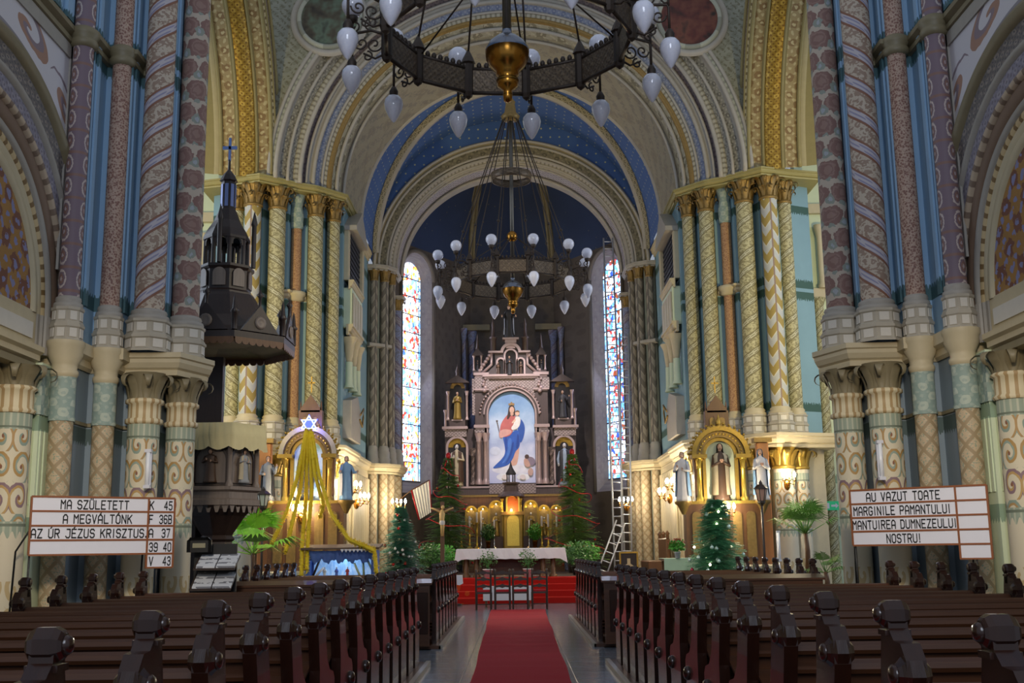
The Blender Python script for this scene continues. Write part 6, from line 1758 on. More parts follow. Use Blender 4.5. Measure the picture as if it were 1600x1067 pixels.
# ================================================================ ORATORY BALCONIES on the chancel walls
for s, side in ((-1, 'left'), (1, 'right')):
    x_in = 5.05
    f = lambda y: atX(551 if s < 0 else 1047, y, s*5.1).z
    zsill, ztop = f(447), f(372)
    O_ = thing('oratory_balcony', 'grey green oratory bay with dark shutter high on the %s chancel wall' % side, 'balcony', (s*5.2, 35.4, f(520)), group='oratory balconies of the chancel', kind='structure')
    def op(name, mb, mat): return mb.mirx(s).shift((-s*5.2, -35.4, -f(520))).build(name, MAT[mat] if isinstance(mat, str) else mat, O_)
    op('shutter', MB().box(5.12, 5.25, 34.3, 36.6, zsill, ztop), plain('black_shutter_'+side, '#14151b', 0.5))
    for k in range(9):
        op('shutter_slat', MB().box(5.09, 5.13, 34.36, 36.5, zsill+0.12+k*(ztop-zsill)/9, zsill+0.18+k*(ztop-zsill)/9), bpy.data.materials['black_shutter_'+side])
    op('jamb', MB().cbox(5.0, 5.3, 36.6, 36.9, zsill, ztop+0.1, 0.03), 'stone')
    op('jamb', MB().cbox(5.1, 5.3, 34.05, 34.35, zsill, ztop+0.1, 0.03), 'stone')
    op('roof', MB().prism([(34.0, ztop+0.05), (36.55, ztop+0.05), (36.55, ztop+0.2), (35.2, ztop+0.95), (34.0, ztop+0.2)], 4.85, 5.3, 'x'), 'stone_grey')
    op('sill', MB().sweep(prof_at(ABACUS, zsill-0.3, 0.7, 0.8), [(5.1, 36.5), (5.1, 34.0)] if False else [(5.1, 36.5), (5.1, 34.0)]), 'stone')
    op('parapet', MB().box(5.0, 5.3, 34.1, 36.45, f(520), zsill-0.25), 'palegreen')
    for k in range(4):
        op('parapet_panel', MB().cbox(4.96, 5.0, 34.2+0.56*k, 34.66+0.56*k, f(515), zsill-0.4, 0.01), 'stone')
    op('parapet_base', MB().sweep(prof_at(ABACUS, f(532), 0.9, 0.9), [(5.15, 36.5), (5.15, 34.0)]), 'stone')
    for yy in (34.4, 35.3, 36.2):
        op('bracket', MB().lathe([(0.06, f(575)), (0.1, f(570)), (0.16, f(545)), (0.26, f(534))], (5.1, yy, 0), 10), 'stone')
        op('wall_column', MB().lathe([(0.16, f(612)), (0.12, f(606)), (0.11, f(580)), (0.11, f(572))], (5.1, yy, 0), 10), 'palegreen')
    op('hood', MB().prism([(34.2, f(690)), (36.3, f(690)), (36.3, f(640)), (35.6, f(618)), (34.2, f(632))], 4.98, 5.3, 'x'), 'stone_grey')
    op('hood_scroll', MB().tube([(4.93, 35.9, f(645)), (4.9, 36.4, f(632)), (4.93, 36.55, f(645)), (4.93, 36.3, f(662)), (4.95, 35.9, f(652))], 0.03, 6), 'gold_dull')
# ================================================================ LETTER BOARDS
# stroke letters on a 4 x 6 grid: lists of polylines
STROKES = {
 'A': [[(0, 0), (0, 4.6), (1.2, 6), (2.8, 6), (4, 4.6), (4, 0)], [(0, 2.4), (4, 2.4)]], 'B': [[(0, 0), (0, 6), (3.2, 6), (3.8, 5.2), (3.8, 3.8), (3.2, 3.1), (0, 3.1)], [(3.2, 3.1), (4, 2.3), (4, 0.8), (3.2, 0), (0, 0)]],
 'D': [[(0, 0), (0, 6), (2.8, 6), (4, 4.8), (4, 1.2), (2.8, 0), (0, 0)]], 'E': [[(4, 6), (0, 6), (0, 0), (4, 0)], [(0, 3.1), (3.2, 3.1)]], 'F': [[(4, 6), (0, 6), (0, 0)], [(0, 3.1), (3.2, 3.1)]],
 'G': [[(4, 5), (3, 6), (1, 6), (0, 5), (0, 1), (1, 0), (3, 0), (4, 1), (4, 2.8), (2.2, 2.8)]], 'I': [[(1, 0), (1, 6)]], 'J': [[(1, 6), (4, 6), (4, 1), (3, 0), (1, 0), (0, 1)]],
 'K': [[(0, 0), (0, 6)], [(4, 6), (0.4, 2.8)], [(1.4, 3.7), (4, 0)]], 'L': [[(0, 6), (0, 0), (4, 0)]], 'M': [[(0, 0), (0, 6), (2, 3.6), (4, 6), (4, 0)]], 'N': [[(0, 0), (0, 6), (4, 0), (4, 6)]],
 'O': [[(1, 0), (0, 1), (0, 5), (1, 6), (3, 6), (4, 5), (4, 1), (3, 0), (1, 0)]], 'P': [[(0, 0), (0, 6), (3, 6), (4, 5.2), (4, 3.6), (3, 2.8), (0, 2.8)]], 'R': [[(0, 0), (0, 6), (3, 6), (4, 5.2), (4, 3.8), (3, 3), (0, 3)], [(2, 3), (4, 0)]],
 'S': [[(4, 5), (3, 6), (1, 6), (0, 5), (0, 4), (1, 3.1), (3, 3.1), (4, 2.2), (4, 1), (3, 0), (1, 0), (0, 1)]], 'T': [[(0, 6), (4, 6)], [(2, 6), (2, 0)]], 'U': [[(0, 6), (0, 1), (1, 0), (3, 0), (4, 1), (4, 6)]],
 'V': [[(0, 6), (2, 0), (4, 6)]], 'Z': [[(0, 6), (4, 6), (0, 0), (4, 0)]], '.': [[(0.4, 0), (0.4, 0.7)]], '!': [[(1, 6), (1, 2)], [(1, 0.7), (1, 0)]],
 '0': [[(1, 0), (0, 1), (0, 5), (1, 6), (3, 6), (4, 5), (4, 1), (3, 0), (1, 0)]], '3': [[(0, 5), (1, 6), (3, 6), (4, 5), (4, 4), (3, 3.1), (1.4, 3.1)], [(3, 3.1), (4, 2.2), (4, 1), (3, 0), (1, 0), (0, 1)]], '4': [[(3, 0), (3, 6), (0, 1.8), (4, 1.8)]],
 '5': [[(4, 6), (0.4, 6), (0.2, 3.4), (3, 3.6), (4, 2.6), (4, 1), (3, 0), (1, 0), (0, 0.8)]], '6': [[(4, 5.2), (3, 6), (1, 6), (0, 5), (0, 1), (1, 0), (3, 0), (4, 1), (4, 2.4), (3, 3.3), (0.2, 3.2)]], '7': [[(0, 6), (4, 6), (1.4, 0)]],
 '9': [[(0, 0.8), (1, 0), (3, 0), (4, 1), (4, 5), (3, 6), (1, 6), (0, 5), (0, 3.7), (1, 2.8), (3.8, 2.9)]]}
ACC = {'Ü': ('U', 2), 'Á': ('A', 1), 'Ó': ('O', 1), 'Ú': ('U', 1), 'É': ('E', 1)}
def word_mesh(body):
    # flat raised strokes; returns builder in grid units and its width
    m = MB(); x0 = 0.0; hw_ = 0.54
    for ch in body:
        base, acc = ACC.get(ch, (ch, 0))
        st = [list(p) for p in STROKES[base]]
        if acc == 1: st.append([(1.7, 6.7), (2.6, 7.6)])
        if acc == 2: st += [[(1.1, 6.7), (1.1, 7.4)], [(2.9, 6.7), (2.9, 7.4)]]
        for pl in st:
            for a, b in zip(pl[:-1], pl[1:]):
                A_, B_ = Vector(a), Vector(b); d = (B_-A_).normalized(); n = Vector((-d.y, d.x))*hw_; e = d*hw_*0.8
                q = [A_-e-n, B_+e-n, B_+e+n, A_-e+n]
                m.add([(x0+p.x, 0, p.y) for p in q]+[(x0+p.x, -0.25, p.y) for p in q], [(4, 5, 6, 7), (0, 1, 5, 4), (1, 2, 6, 5), (2, 3, 7, 6), (3, 0, 4, 7)])
        x0 += {'I': 2.0, '.': 1.0, '!': 2.0}.get(base, 4.0)+2.0
    return m, x0-2.0
LET = plain('black_letters', '#101014', 0.6)
def letter_board(s, P0, P1, rows, label, colx, h_tot):
    # P0: top corner at the outer end, P1: top corner at the inner end (left to right in view)
    a, b = Vector(P0), Vector(P1); d = Vector((b.x-a.x, b.y-a.y, 0)); L = d.length; rz = math.atan2(d.y, d.x)
    zt = (a.z+b.z)/2; hr = h_tot/4
    B = thing('letter_board', label, 'notice board', ((a.x+b.x)/2, (a.y+b.y)/2, 0), rz)
    def bp(name, mb, mat, par=None): return mb.build(name, mat, par or B)
    frm = plain('board_frame_%d' % s, '#8a5230', 0.45)
    x0, x1, xc = -L/2, L/2, -L/2+L*colx
    stripm = plain('board_white_%d' % s, '#e2e2ec', 0.35, 0, 0.03)
    for r in range(5):
        z1, z0 = zt-hr*r, zt-hr*(r+1)
        if r < 4:
            bp('strip', MB().box(x0+0.012, xc-0.010, -0.01, 0.01, z0+0.012, z1-0.012), stripm)
        bp('number_strip', MB().box(xc+0.010, x1-0.012, -0.01, 0.01, z0+0.012, z1-0.012), stripm)
        if r < 4: bp('frame_rail', MB().box(x0, x1, -0.02, 0.015, z1-0.013, z1+0.013), frm)
        else:
            bp('frame_rail', MB().box(x0, x1, -0.02, 0.015, z1-0.013, z1+0.013), frm)
            bp('frame_rail', MB().box(xc-0.012, x1, -0.02, 0.015, z0-0.012, z0+0.012), frm)
    for x, zz0 in ((x0, zt-4*hr), (xc, zt-5*hr), (x1, zt-5*hr)):
        bp('frame_stile', MB().box(x-0.013, x+0.013, -0.022, 0.016, zz0, zt), frm)
    for r, items in enumerate(rows):
        for (txt, f0, f1) in items:
            words = [word_mesh(w_) for w_ in txt.split()]
            gap = 6.5
            tot = sum(w_[1] for w_ in words)+gap*(len(words)-1)
            sx = (f1-f0)*L/tot; sz = hr*0.58/6.0
            xo = x0+f0*L
            for mb, wd in words:
                mb.v = [(a*sx, b*0.01, c*sz) for a, b, c in mb.v]
                o = mb.build('word', LET, B, (xo, -0.0105, zt-hr*(r+1)+hr*0.17))
                xo += (wd+gap)*sx
    # thin black stand: two easel legs, feet and a back stay
    for x in (x0+0.02, x1-0.22):
        bp('leg', MB().tube([(x, 0.02, zt-0.2), (x, 0.04, 0.02)], 0.014, 6), MAT['black'])
        bp('leg', MB().tube([(x-0.05*s, 0.03, zt-0.35), (x-0.12, 0.32, zt-0.75), (x-0.16, 0.36, 0.02)], 0.014, 6), MAT['black'])
        bp('foot', MB().tube([(x, -0.16, 0.014), (x-0.12, 0.42, 0.014)], 0.014, 6), MAT['black'])
    bp('brace', MB().tube([(x0+0.02, 0.035, 0.4), (x1-0.22, 0.035, 0.4)], 0.012, 6), MAT['black'])
    return B
cx_ = lambda z: (z-165)/750.0
rowsL = [[('MA  SZÜLETETT', cx_(312), cx_(662)), ('K', cx_(778), cx_(798)), ('45', cx_(858), cx_(900))],
         [('A   MEGVÁLTÓNK', cx_(327), cx_(682)), ('F', cx_(778), cx_(796)), ('36B', cx_(834), cx_(900))],
         [('AZ  ÚR  JÉZUS  KRISZTUS.', cx_(173), cx_(765)), ('A', cx_(779), cx_(800)), ('37', cx_(850), cx_(893))],
         [('39', cx_(784), cx_(828)), ('40', cx_(862), cx_(902))], [('V', cx_(787), cx_(806)), ('43', cx_(862), cx_(902))]]
letter_board(-1, at(50, 772, 15.6), at(273, 782, 16.75), rowsL, 'white letter board beginning MA SZÜLETETT on a black stand', 0.807, 0.80)
dx_ = lambda z: (z-692)/715.0
rowsR = [[('AU  VAZUT  TOATE', dx_(783), dx_(1170))], [('MARGINILE  PAMANTULUI', dx_(708), dx_(1218))], [('MANTUIREA DUMNEZEULUI', dx_(698), dx_(1243))], [('NOSTRU!', dx_(878), dx_(1055))], []]
letter_board(1, at(1328, 768, 16.75), at(1541, 756, 15.6), rowsR, 'white letter board beginning AU VAZUT TOATE on a black stand', 0.782, 0.80)

# ================================================================ TUBE LAMPS on the piers
for (x, y0, y1, Y, lab) in ((230, 702, 763, 17.5, 'white vertical tube lamp on the left pier column'), (1378, 688, 750, 17.5, 'white vertical tube lamp on the right pier column'), (1218, 829, 877, 29.6, 'white vertical tube lamp beside the right palm')):
    a, b = at(x+(3 if x < 300 else -3 if x > 1300 else 0), y0, Y), at(x, y1, Y)
    t = thing('tube_lamp', lab, 'lamp', (b.x, Y, b.z))
    r = 0.045
    MB().box(-r, r, 0.0, 0.04, 0, a.z-b.z).build('housing', MAT['white'], t)
    MB().lathe([(0.0, 0.02), (0.035, 0.03), (0.035, a.z-b.z-0.03), (0, a.z-b.z-0.02)], (0, -0.02, 0), 10).build('tube', plain('white_tube_glass_%d' % x, '#eef0f6', 0.2, 0, 0.02), t)
    for z in (0.0, a.z-b.z-0.05):
        MB().box(-r-0.005, r+0.005, -0.055, 0.005, z, z+0.05).build('end_cap', MAT['white'], t)
    if x == 1218:
        MB().tube([(0, 0.02, -b.z), (0, 0.02, 0.1)], 0.02, 6).build('post', MAT['alu'], t)

# ================================================================ SCONCES (lit)
BULB = glow('lit_bulb', (1.0, 0.90, 0.72), 60.0, (1, 1, 1))
def sconce(p, nrm, n, label, power):
    c = thing('wall_sconce', label, 'sconce', p, group='lit candle sconces')
    nn = Vector(nrm).normalized(); tt = Vector((-nn.y, nn.x, 0))
    MB().ball((0, 0, -0.25), 0.09, 10, 6, 0.16, 0.05).build('back_plate', MAT['brass'], c)
    MB().tube([(0, 0, -0.25), tuple(nn*0.15+Vector((0, 0, -0.32))), tuple(nn*0.26+Vector((0, 0, -0.2)))], 0.018, 6).build('stalk', MAT['brass'], c)
    for k in range(n):
        f = (k-(n-1)/2)*0.15
        q = nn*(0.26+0.05*(k % 2))+tt*f
        arm = MB().tube([tuple(nn*0.24+Vector((0, 0, -0.22))), tuple(q*0.9+Vector((0, 0, -0.26))), tuple(q+Vector((0, 0, -0.16)))], 0.012, 5).build('arm', MAT['brass'], c)
        MB().lathe([(0.0, -0.17), (0.045, -0.15), (0.02, -0.13), (0.02, -0.06)], (q.x, q.y, 0), 10).build('candle_cup', MAT['brass'], arm)
        MB().lathe([(0.02, -0.06), (0.042, -0.01), (0.036, 0.04), (0.0, 0.11)], (q.x, q.y, 0), 10).build('bulb', BULB, arm)
    lp = Vector(p)+nn*0.34+Vector((0, 0, 0.04))
    point_light('sconce_light', lp, power, (1.0, 0.82, 0.55), 0.08)
for (x, y, X, lab) in ((543, 757, -4.95, 'lit sconce on the left chancel wall, the one nearer the side altar'), (557, 775, -4.95, 'lit sconce on the left chancel wall, lower and farther in'), (1059, 752, 4.95, 'lit sconce on the right chancel wall, the one nearer the side altar'), (1046, 767, 4.95, 'lit sconce on the right chancel wall, lower and farther in')):
    p = atX(x, y, X); sconce(p, (-1 if X > 0 else 1, -0.4, 0), 4, lab, 75)
p = at(622, 784, 40.0); sconce(p, (0.2, -1, 0), 4, 'lit sconce on the left apse pier behind the small tree', 80)
p = at(979, 781, 40.0); sconce(p, (-0.2, -1, 0), 4, 'lit sconce on the right apse pier beside the ladder', 80)
p = at(1229, 743, 31.05); sconce(p, (0, -1, 0), 3, 'lit sconce on the right chancel pier above the palm', 90)
p = at(470, 795, 29.7); sconce(p, (0, -1, 0), 3, 'lit candle cluster at the foot of the left side altar', 70)
p = at(1135, 792, 29.9); sconce(p, (0, -1, 0), 3, 'lit candle cluster at the foot of the right side altar', 90)

# ================================================================ ALTAR TABLE, PLANTS, CHAIRS
YT = 36.6
a, b = at(716, 858, YT), at(880, 858, YT); ZT = a.z; wt = b.x-a.x; mx = (a.x+b.x)/2
AT = thing('altar_table', 'wooden altar table on turned legs at the top of the red steps', 'table', (mx, YT, PLAT))
HT = ZT-PLAT
MB().cbox(-wt/2, wt/2, -0.45, 0.45, HT-0.08, HT-0.01, 0.01).build('table_top', MAT['oak'], AT)
for x in (729, 745, 848, 864):
    X = at(x, 880, YT).x-mx
    for y in (-0.3, 0.3):
        MB().lathe([(0.12, 0), (0.12, 0.06), (0.07, 0.1), (0.075, HT-0.2), (0.11, HT-0.14), (0.11, HT-0.08)], (X, y, 0), 12).build('leg', MAT['oak'], AT)
MB().box(-0.95, 0.95, 0.1, 0.16, 0.05, HT-0.08).build('frontal', plain('brown_frontal', '#6a4c40', 0.6, 0, 0.3, 5), AT)
cl = MB(); v = []; n = 80; W2, D2 = wt/2+0.04, 0.5
per = []
for i in range(n):
    t = i/n*4
    sgm, u = int(t), t-int(t)
    per.append([(-W2+2*W2*u, -D2), (W2, -D2+2*D2*u), (W2-2*W2*u, D2), (-W2, D2-2*D2*u)][sgm])
for (x, y) in per: v.append((x*0.98, y*0.96, HT+0.005))
for (x, y) in per: v.append((x, y, HT-0.01))
for i, (x, y) in enumerate(per):
    corner = 0.14 if abs(abs(x)-W2) < 0.1 and y < 0 else 0
    v.append((x*1.01+(0.05 if x > 0 else -0.05)*(1 if corner else 0), y*1.03+0.012*math.sin(i*2.1), HT-0.32-0.014*(i % 2)-corner))
fs = [tuple(range(n))]+[(k*n+i, k*n+(i+1) % n, (k+1)*n+(i+1) % n, (k+1)*n+i) for k in (0, 1) for i in range(n)]
cl.add(v, fs)
tag(cl.shift((mx, YT, PLAT)).build('altar_cloth', plain('white_linen', '#dcd8e0', 0.75, 0, 0.05, 8)), 'white altar cloth with pointed hem over the altar table', 'cloth')

GREEN = plain('leaf_green', '#3c6a2e', 0.5, 0, 0.35, 9); GREEN_B = plain('bright_leaf_green', '#4f9a34', 0.45, 0, 0.3, 9); GREEN_D = plain('dark_fir_green', '#56763f', 0.6, 0, 0.4, 5); GREEN_T = plain('blue_green_fir', '#4f8a7a', 0.55, 0, 0.4, 5)
def leaf_blades(n, spread, h, w, seed, up=0.6):
    rnd = random.Random(seed); m = MB()
    for i in range(n):
        a = rnd.uniform(0, 2*PI); r = spread*rnd.uniform(0.4, 1.0); z = h*rnd.uniform(up, 1.0)
        d = Vector((math.cos(a), math.sin(a), 0)); sd = Vector((-d.y, d.x, 0))*w*rnd.uniform(0.6, 1.1)
        b0 = d*0.02; m1 = d*r*0.55+Vector((0, 0, z*0.8)); t = d*r+Vector((0, 0, z*rnd.uniform(0.75, 1.05)))
        m.add([b0, m1-sd, t, m1+sd], [(0, 1, 2), (0, 2, 3)], None, True)
    return m
def potted(name, label, p, h, spread, pot_r, pot_h, leafm, seed, potm='white', n=90, flowers=None, bush=0, blade=0.03):
    t = thing(name, label, 'plant', p)
    MB().lathe([(0.0, 0.0), (pot_r*.7, 0.0), (pot_r, pot_h*.9), (pot_r*1.08, pot_h*.9), (pot_r*1.08, pot_h), (pot_r*.9, pot_h), (0, pot_h*.9)], (0, 0, 0), 14).build('pot', MAT[potm], t)
    if bush:
        rnd = random.Random(seed); lm = MB()
        for i in range(n*8):
            d = Vector((rnd.gauss(0, 1), rnd.gauss(0, 1), rnd.gauss(0, 1))).normalized(); r = rnd.random()**0.4
            c = Vector((d.x*spread*r, d.y*spread*r, pot_h+(h-pot_h)*(0.5+0.5*d.z*r)))
            e = Vector((rnd.uniform(-1, 1), rnd.uniform(-1, 1), rnd.uniform(-.6, .8))).normalized(); f = e.orthogonal().normalized(); ls = bush*rnd.uniform(0.7, 1.2)
            lm.add([c, c+e*ls*.5+f*ls*.28, c+e*ls, c+e*ls*.5-f*ls*.28], [(0, 1, 2, 3)])
        for k in range(6):
            lm.tube([(0, 0, pot_h*.9), (0.4*spread*math.cos(k), 0.4*spread*math.sin(k), h*.7)], 0.008, 4)
        o = lm.build('leaves', leafm, t)
    else:
        o = leaf_blades(n, spread, h-pot_h, blade, seed).shift((0, 0, pot_h)).build('leaves', leafm, t)
    if flowers:
        rnd = random.Random(seed); m = MB()
        for i in range(26):
            a = rnd.uniform(0, 2*PI); r = spread*rnd.uniform(0.1, 0.9)
            c = Vector((r*math.cos(a), r*math.sin(a), h*rnd.uniform(0.78, 1.02)))
            for k in range(5):
                b_ = 2*PI*k/5
                m.add([c, c+Vector((0.05*math.cos(b_-.3), 0.05*math.sin(b_-.3), 0.02)), c+Vector((0.08*math.cos(b_), 0.08*math.sin(b_), 0)), c+Vector((0.05*math.cos(b_+.3), 0.05*math.sin(b_+.3), 0.02))], [(0, 1, 2, 3)])
        m.build('flowers', flowers, t)
    return t
for (x, lab) in ((762, 'white potted plant with wispy stems before the altar table, left one'), (825, 'white potted plant with wispy stems before the altar table, right one')):
    p = at(x, 893, 35.7); p.z = PLAT+0.007
    potted('potted_plant', lab, p, 0.88, 0.30, 0.15, 0.26, GREEN, x, 'white', 30, None, 0.07)
REDF = plain('red_flower', '#b3202a', 0.5)
p = at(763, 851, YR-1.2); p.z = PLAT+zz(857); potted('potted_fern', 'dark green fern between candlesticks on the high altar, left one', p, 0.95, 0.28, 0.10, 0.3, GREEN, 5, 'brass', 70, None, 0.09)
p = at(836, 851, YR-1.2); p.z = PLAT+zz(857); potted('potted_fern', 'bright green fern between candlesticks on the high altar, right one', p, 0.95, 0.28, 0.10, 0.3, GREEN_B, 6, 'brass', 70, None, 0.09)

def chair(x0, x1, Y, label):
    a, b = atZ(x0, 953, 0), atZ(x1, 953, 0)
    c = thing('chair', label, 'chair', ((at(x0, 953, Y).x+at(x1, 953, Y).x)/2, Y, 0), group='chairs before the sanctuary steps')
    w_ = 0.195; hh = 1.08
    for sx in (-1, 1):
        MB().lathe([(0.022, 0), (0.028, 0.4), (0.026, 0.9), (0.035, 0.96), (0.02, 1.0), (0.036, 1.04), (0.0, hh)], (sx*w_, -0.2, 0), 8).build('leg', MAT['darkoak'], c)
        MB().lathe([(0.022, 0), (0.028, 0.3), (0.03, 0.44)], (sx*w_, 0.2, 0), 8).build('leg', MAT['darkoak'], c)
        MB().tube([(sx*w_, -0.2, 0.2), (sx*w_, 0.2, 0.2)], 0.015, 6).build('stretcher', MAT['darkoak'], c)
    MB().tube([(-w_, -0.2, 0.15), (w_, -0.2, 0.15)], 0.015, 6).build('stretcher', MAT['darkoak'], c)
    MB().cbox(-w_-0.02, w_+0.02, -0.22, 0.24, 0.42, 0.47, 0.01).build('seat', MAT['darkoak'], c)
    MB().cbox(-w_+0.01, w_-0.01, -0.17, 0.22, 0.47, 0.52, 0.02).build('cushion', MAT['redcarpet'], c)
    for z in (0.58, 0.76, 0.93):
        MB().prism([(-w_, z), (-w_*.4, z+0.015), (0, z-0.01), (w_*.4, z+0.015), (w_, z), (w_, z+0.05), (w_*.4, z+0.07), (0, z+0.1), (-w_*.4, z+0.07), (-w_, z+0.05)], -0.215, -0.19, 'y').build('back_slat', MAT['darkoak'], c)
for i, (x0, x1) in enumerate(((744, 768), (774, 797), (802, 825), (832, 855))):
    chair(x0, x1, 30.75, 'dark ladder-back chair facing the altar, %s from the left' % ORD[i])
kb = thing('kneeling_bench', 'low bench draped in white cloth just beyond the chairs', 'bench', (at(793, 930, 32.2).x, 32.2, 0))
MB().cbox(-0.66, 0.66, -0.12, 0.12, 0.5, 0.56, 0.01).build('bench_top', MAT['oak'], kb)
for sx in (-0.6, 0.6):
    MB().cbox(sx-0.03, sx+0.03, -0.12, 0.12, 0, 0.5, 0.005).build('leg', MAT['oak'], kb)
MB().box(-0.68, 0.68, -0.14, 0.14, 0.562, 0.57).box(-0.68, 0.68, -0.145, -0.138, 0.18, 0.57).build('white_cover', MAT['white'], kb)
cd = thing('credence_stand', 'small stand under a white cloth left of the red steps', 'stand', (at(712, 905, 33.4).x, 33.4, 0))
MB().tube([(0, 0, 0), (0, 0, 0.85)], 0.03, 8).build('post', MAT['black'], cd)
MB().lathe([(0.2, 0), (0.18, 0.04), (0.03, 0.06)], (0, 0, 0), 10).build('foot', MAT['black'], cd)
MB().prism([(-0.19, 0.86), (0.19, 0.86), (0.21, 0.62), (0.12, 0.58), (-0.12, 0.62), (-0.2, 0.56)], -0.18, 0.18, 'y').build('white_cloth', MAT['white'], cd)

# ================================================================ TREES
def fir(label, x, ybase, ytip, Y, zbase, rad, mat, seed, nb=420, orn=(), garland=None, ex=0.85):
    p = at(x, ybase, Y); top = at(x, ytip, Y).z; h = top-zbase
    t = thing('fir_tree', label, 'tree', (p.x, Y, zbase))
    rnd = random.Random(seed)
    MB().tube([(0, 0, 0), (0, 0, h*.98)], [0.06, 0.012], 7).build('trunk', MAT['darkoak'], t)
    MB().lathe([(0, 0), (0.2, 0), (0.24, 0.3), (0.18, 0.3), (0, 0.28)], (0, 0, 0), 12).build('stand', MAT['darkoak'], t)
    m = MB(); tips = []
    for i in range(nb):
        f = rnd.random()**0.75; z = h*(0.1+0.88*(1-f)) if False else h*(0.12+0.86*rnd.random()**1.25)
        R_ = rad*max(0.0, 1-(z/h-0.1)/0.92)**ex*rnd.uniform(0.5, 1.05)+0.03
        a = rnd.uniform(0, 2*PI); d = Vector((math.cos(a), math.sin(a), 0)); sd = Vector((-d.y, d.x, 0))
        st = d*0.02+Vector((0, 0, z)); en = d*R_+Vector((0, 0, z-R_*rnd.uniform(0.05, 0.35)))
        tips.append(en)
        for k in range(11):
            u = 0.15+0.85*k/10; c = st.lerp(en, u); ln = 0.13*(1.15-u*0.6)+0.03
            for sg in (-1, 1):
                e = c+sd*sg*ln+d*ln*0.6+Vector((0, 0, rnd.uniform(-.03, .05)))
                m.add([c-d*0.008, e, c+d*0.014+Vector((0, 0, 0.010))], [(0, 1, 2)])
        m.add([st, en+sd*0.012, en+d*0.06, en-sd*0.012], [(0, 1, 2, 3)])
    fo = m.build('foliage', mat, t); fo['kind'] = 'stuff'
    for (n_, r_, col, gl) in orn:
        om_ = plain('bauble_%s_%d' % (col[1:], seed), col, 0.15, 0.5) if not gl else glow('bauble_light_%s_%d' % (col[1:], seed), lin(col), gl)
        bme = MB().lathe([(0, -r_), (r_*.7, -r_*.7), (r_, 0), (r_*.7, r_*.7), (r_*.2, r_), (r_*.2, r_*1.25), (0, r_*1.25)], (0, 0, 0), 8).mesh('bauble', om_)
        for q in rnd.sample(tips, n_):
            inst('bauble', bme, t, tuple(q*0.98+Vector((0, 0, -r_))))
    if garland:
        pts = []
        for i in range(90):
            u = i/89; z = h*(0.92-0.78*u); R_ = rad*(1-(z/h-0.1)/0.92)**0.85*0.95+0.06; a = u*7*PI+seed
            pts.append((R_*math.cos(a), R_*math.sin(a), z-0.06*math.sin(i*0.9)))
        MB().tube(pts, 0.016, 5).build('garland', garland, t)
        bw = MB().ball((0.0, 0, h), 0.10, 8, 6, 0.13).tube([(0, -0.05, h), (-0.12, -0.1, h-0.4), (-0.1, -0.1, h-0.7)], 0.03, 5).tube([(0, -0.05, h), (0.12, -0.1, h-0.45)], 0.03, 5)
        bw.build('bow', garland, t)
    return t
RG = plain('red_garland', '#b01a20', 0.35, 0.2)
fir('tall fir tree with red garland left of the high altar', 701, 892, 712, 41.6, PLAT, 1.25, GREEN_D, 3, 760, ((14, 0.05, '#b42a2a', 0),), RG)
fir('tall fir tree with red garland right of the high altar', 898, 892, 706, 41.6, PLAT, 1.3, plain('olive_fir_green', '#6c8c44', 0.6, 0, 0.4, 5), 4, 780, ((16, 0.05, '#c43a34', 0),), RG)
fir('blue green decorated fir tree by the left apse pier', 626, 890, 790, 35.6, PLAT, 0.95, GREEN_T, 8, 480, ((26, 0.045, '#d8dce4', 0), (10, 0.05, '#b42a2a', 0)))
fir('bushy decorated fir tree with silver baubles before the right side altar', 1122, 888, 778, 27.6, 0.0, 0.9, plain('teal_fir_green', '#6cab84', 0.55, 0, 0.4, 5), 9, 1000, ((44, 0.05, '#cfe6da', 0), (14, 0.03, '#fff0c8', 6.0), (8, 0.05, '#b4304a', 0)), None, 0.5)
# leafy shrubs at the feet of the altar trees
for (x, y, Y, lab, sd, mt) in ((690, 868, 38.9, 'green leafy shrub beneath the left altar tree', 21, GREEN_B), (912, 866, 38.9, 'green leafy shrub beneath the right altar tree', 22, GREEN_B), (672, 872, 37.6, 'dark leafy shrub beside the left apse pier', 23, GREEN), (902, 878, 37.7, 'dark leafy shrub beside the altar table on the right', 24, GREEN)):
    p = at(x, y, Y); p.z = PLAT
    potted('leafy_shrub', lab, p, 1.1, 0.55, 0.2, 0.3, mt, sd, 'darkoak', 110, None, 0.11)
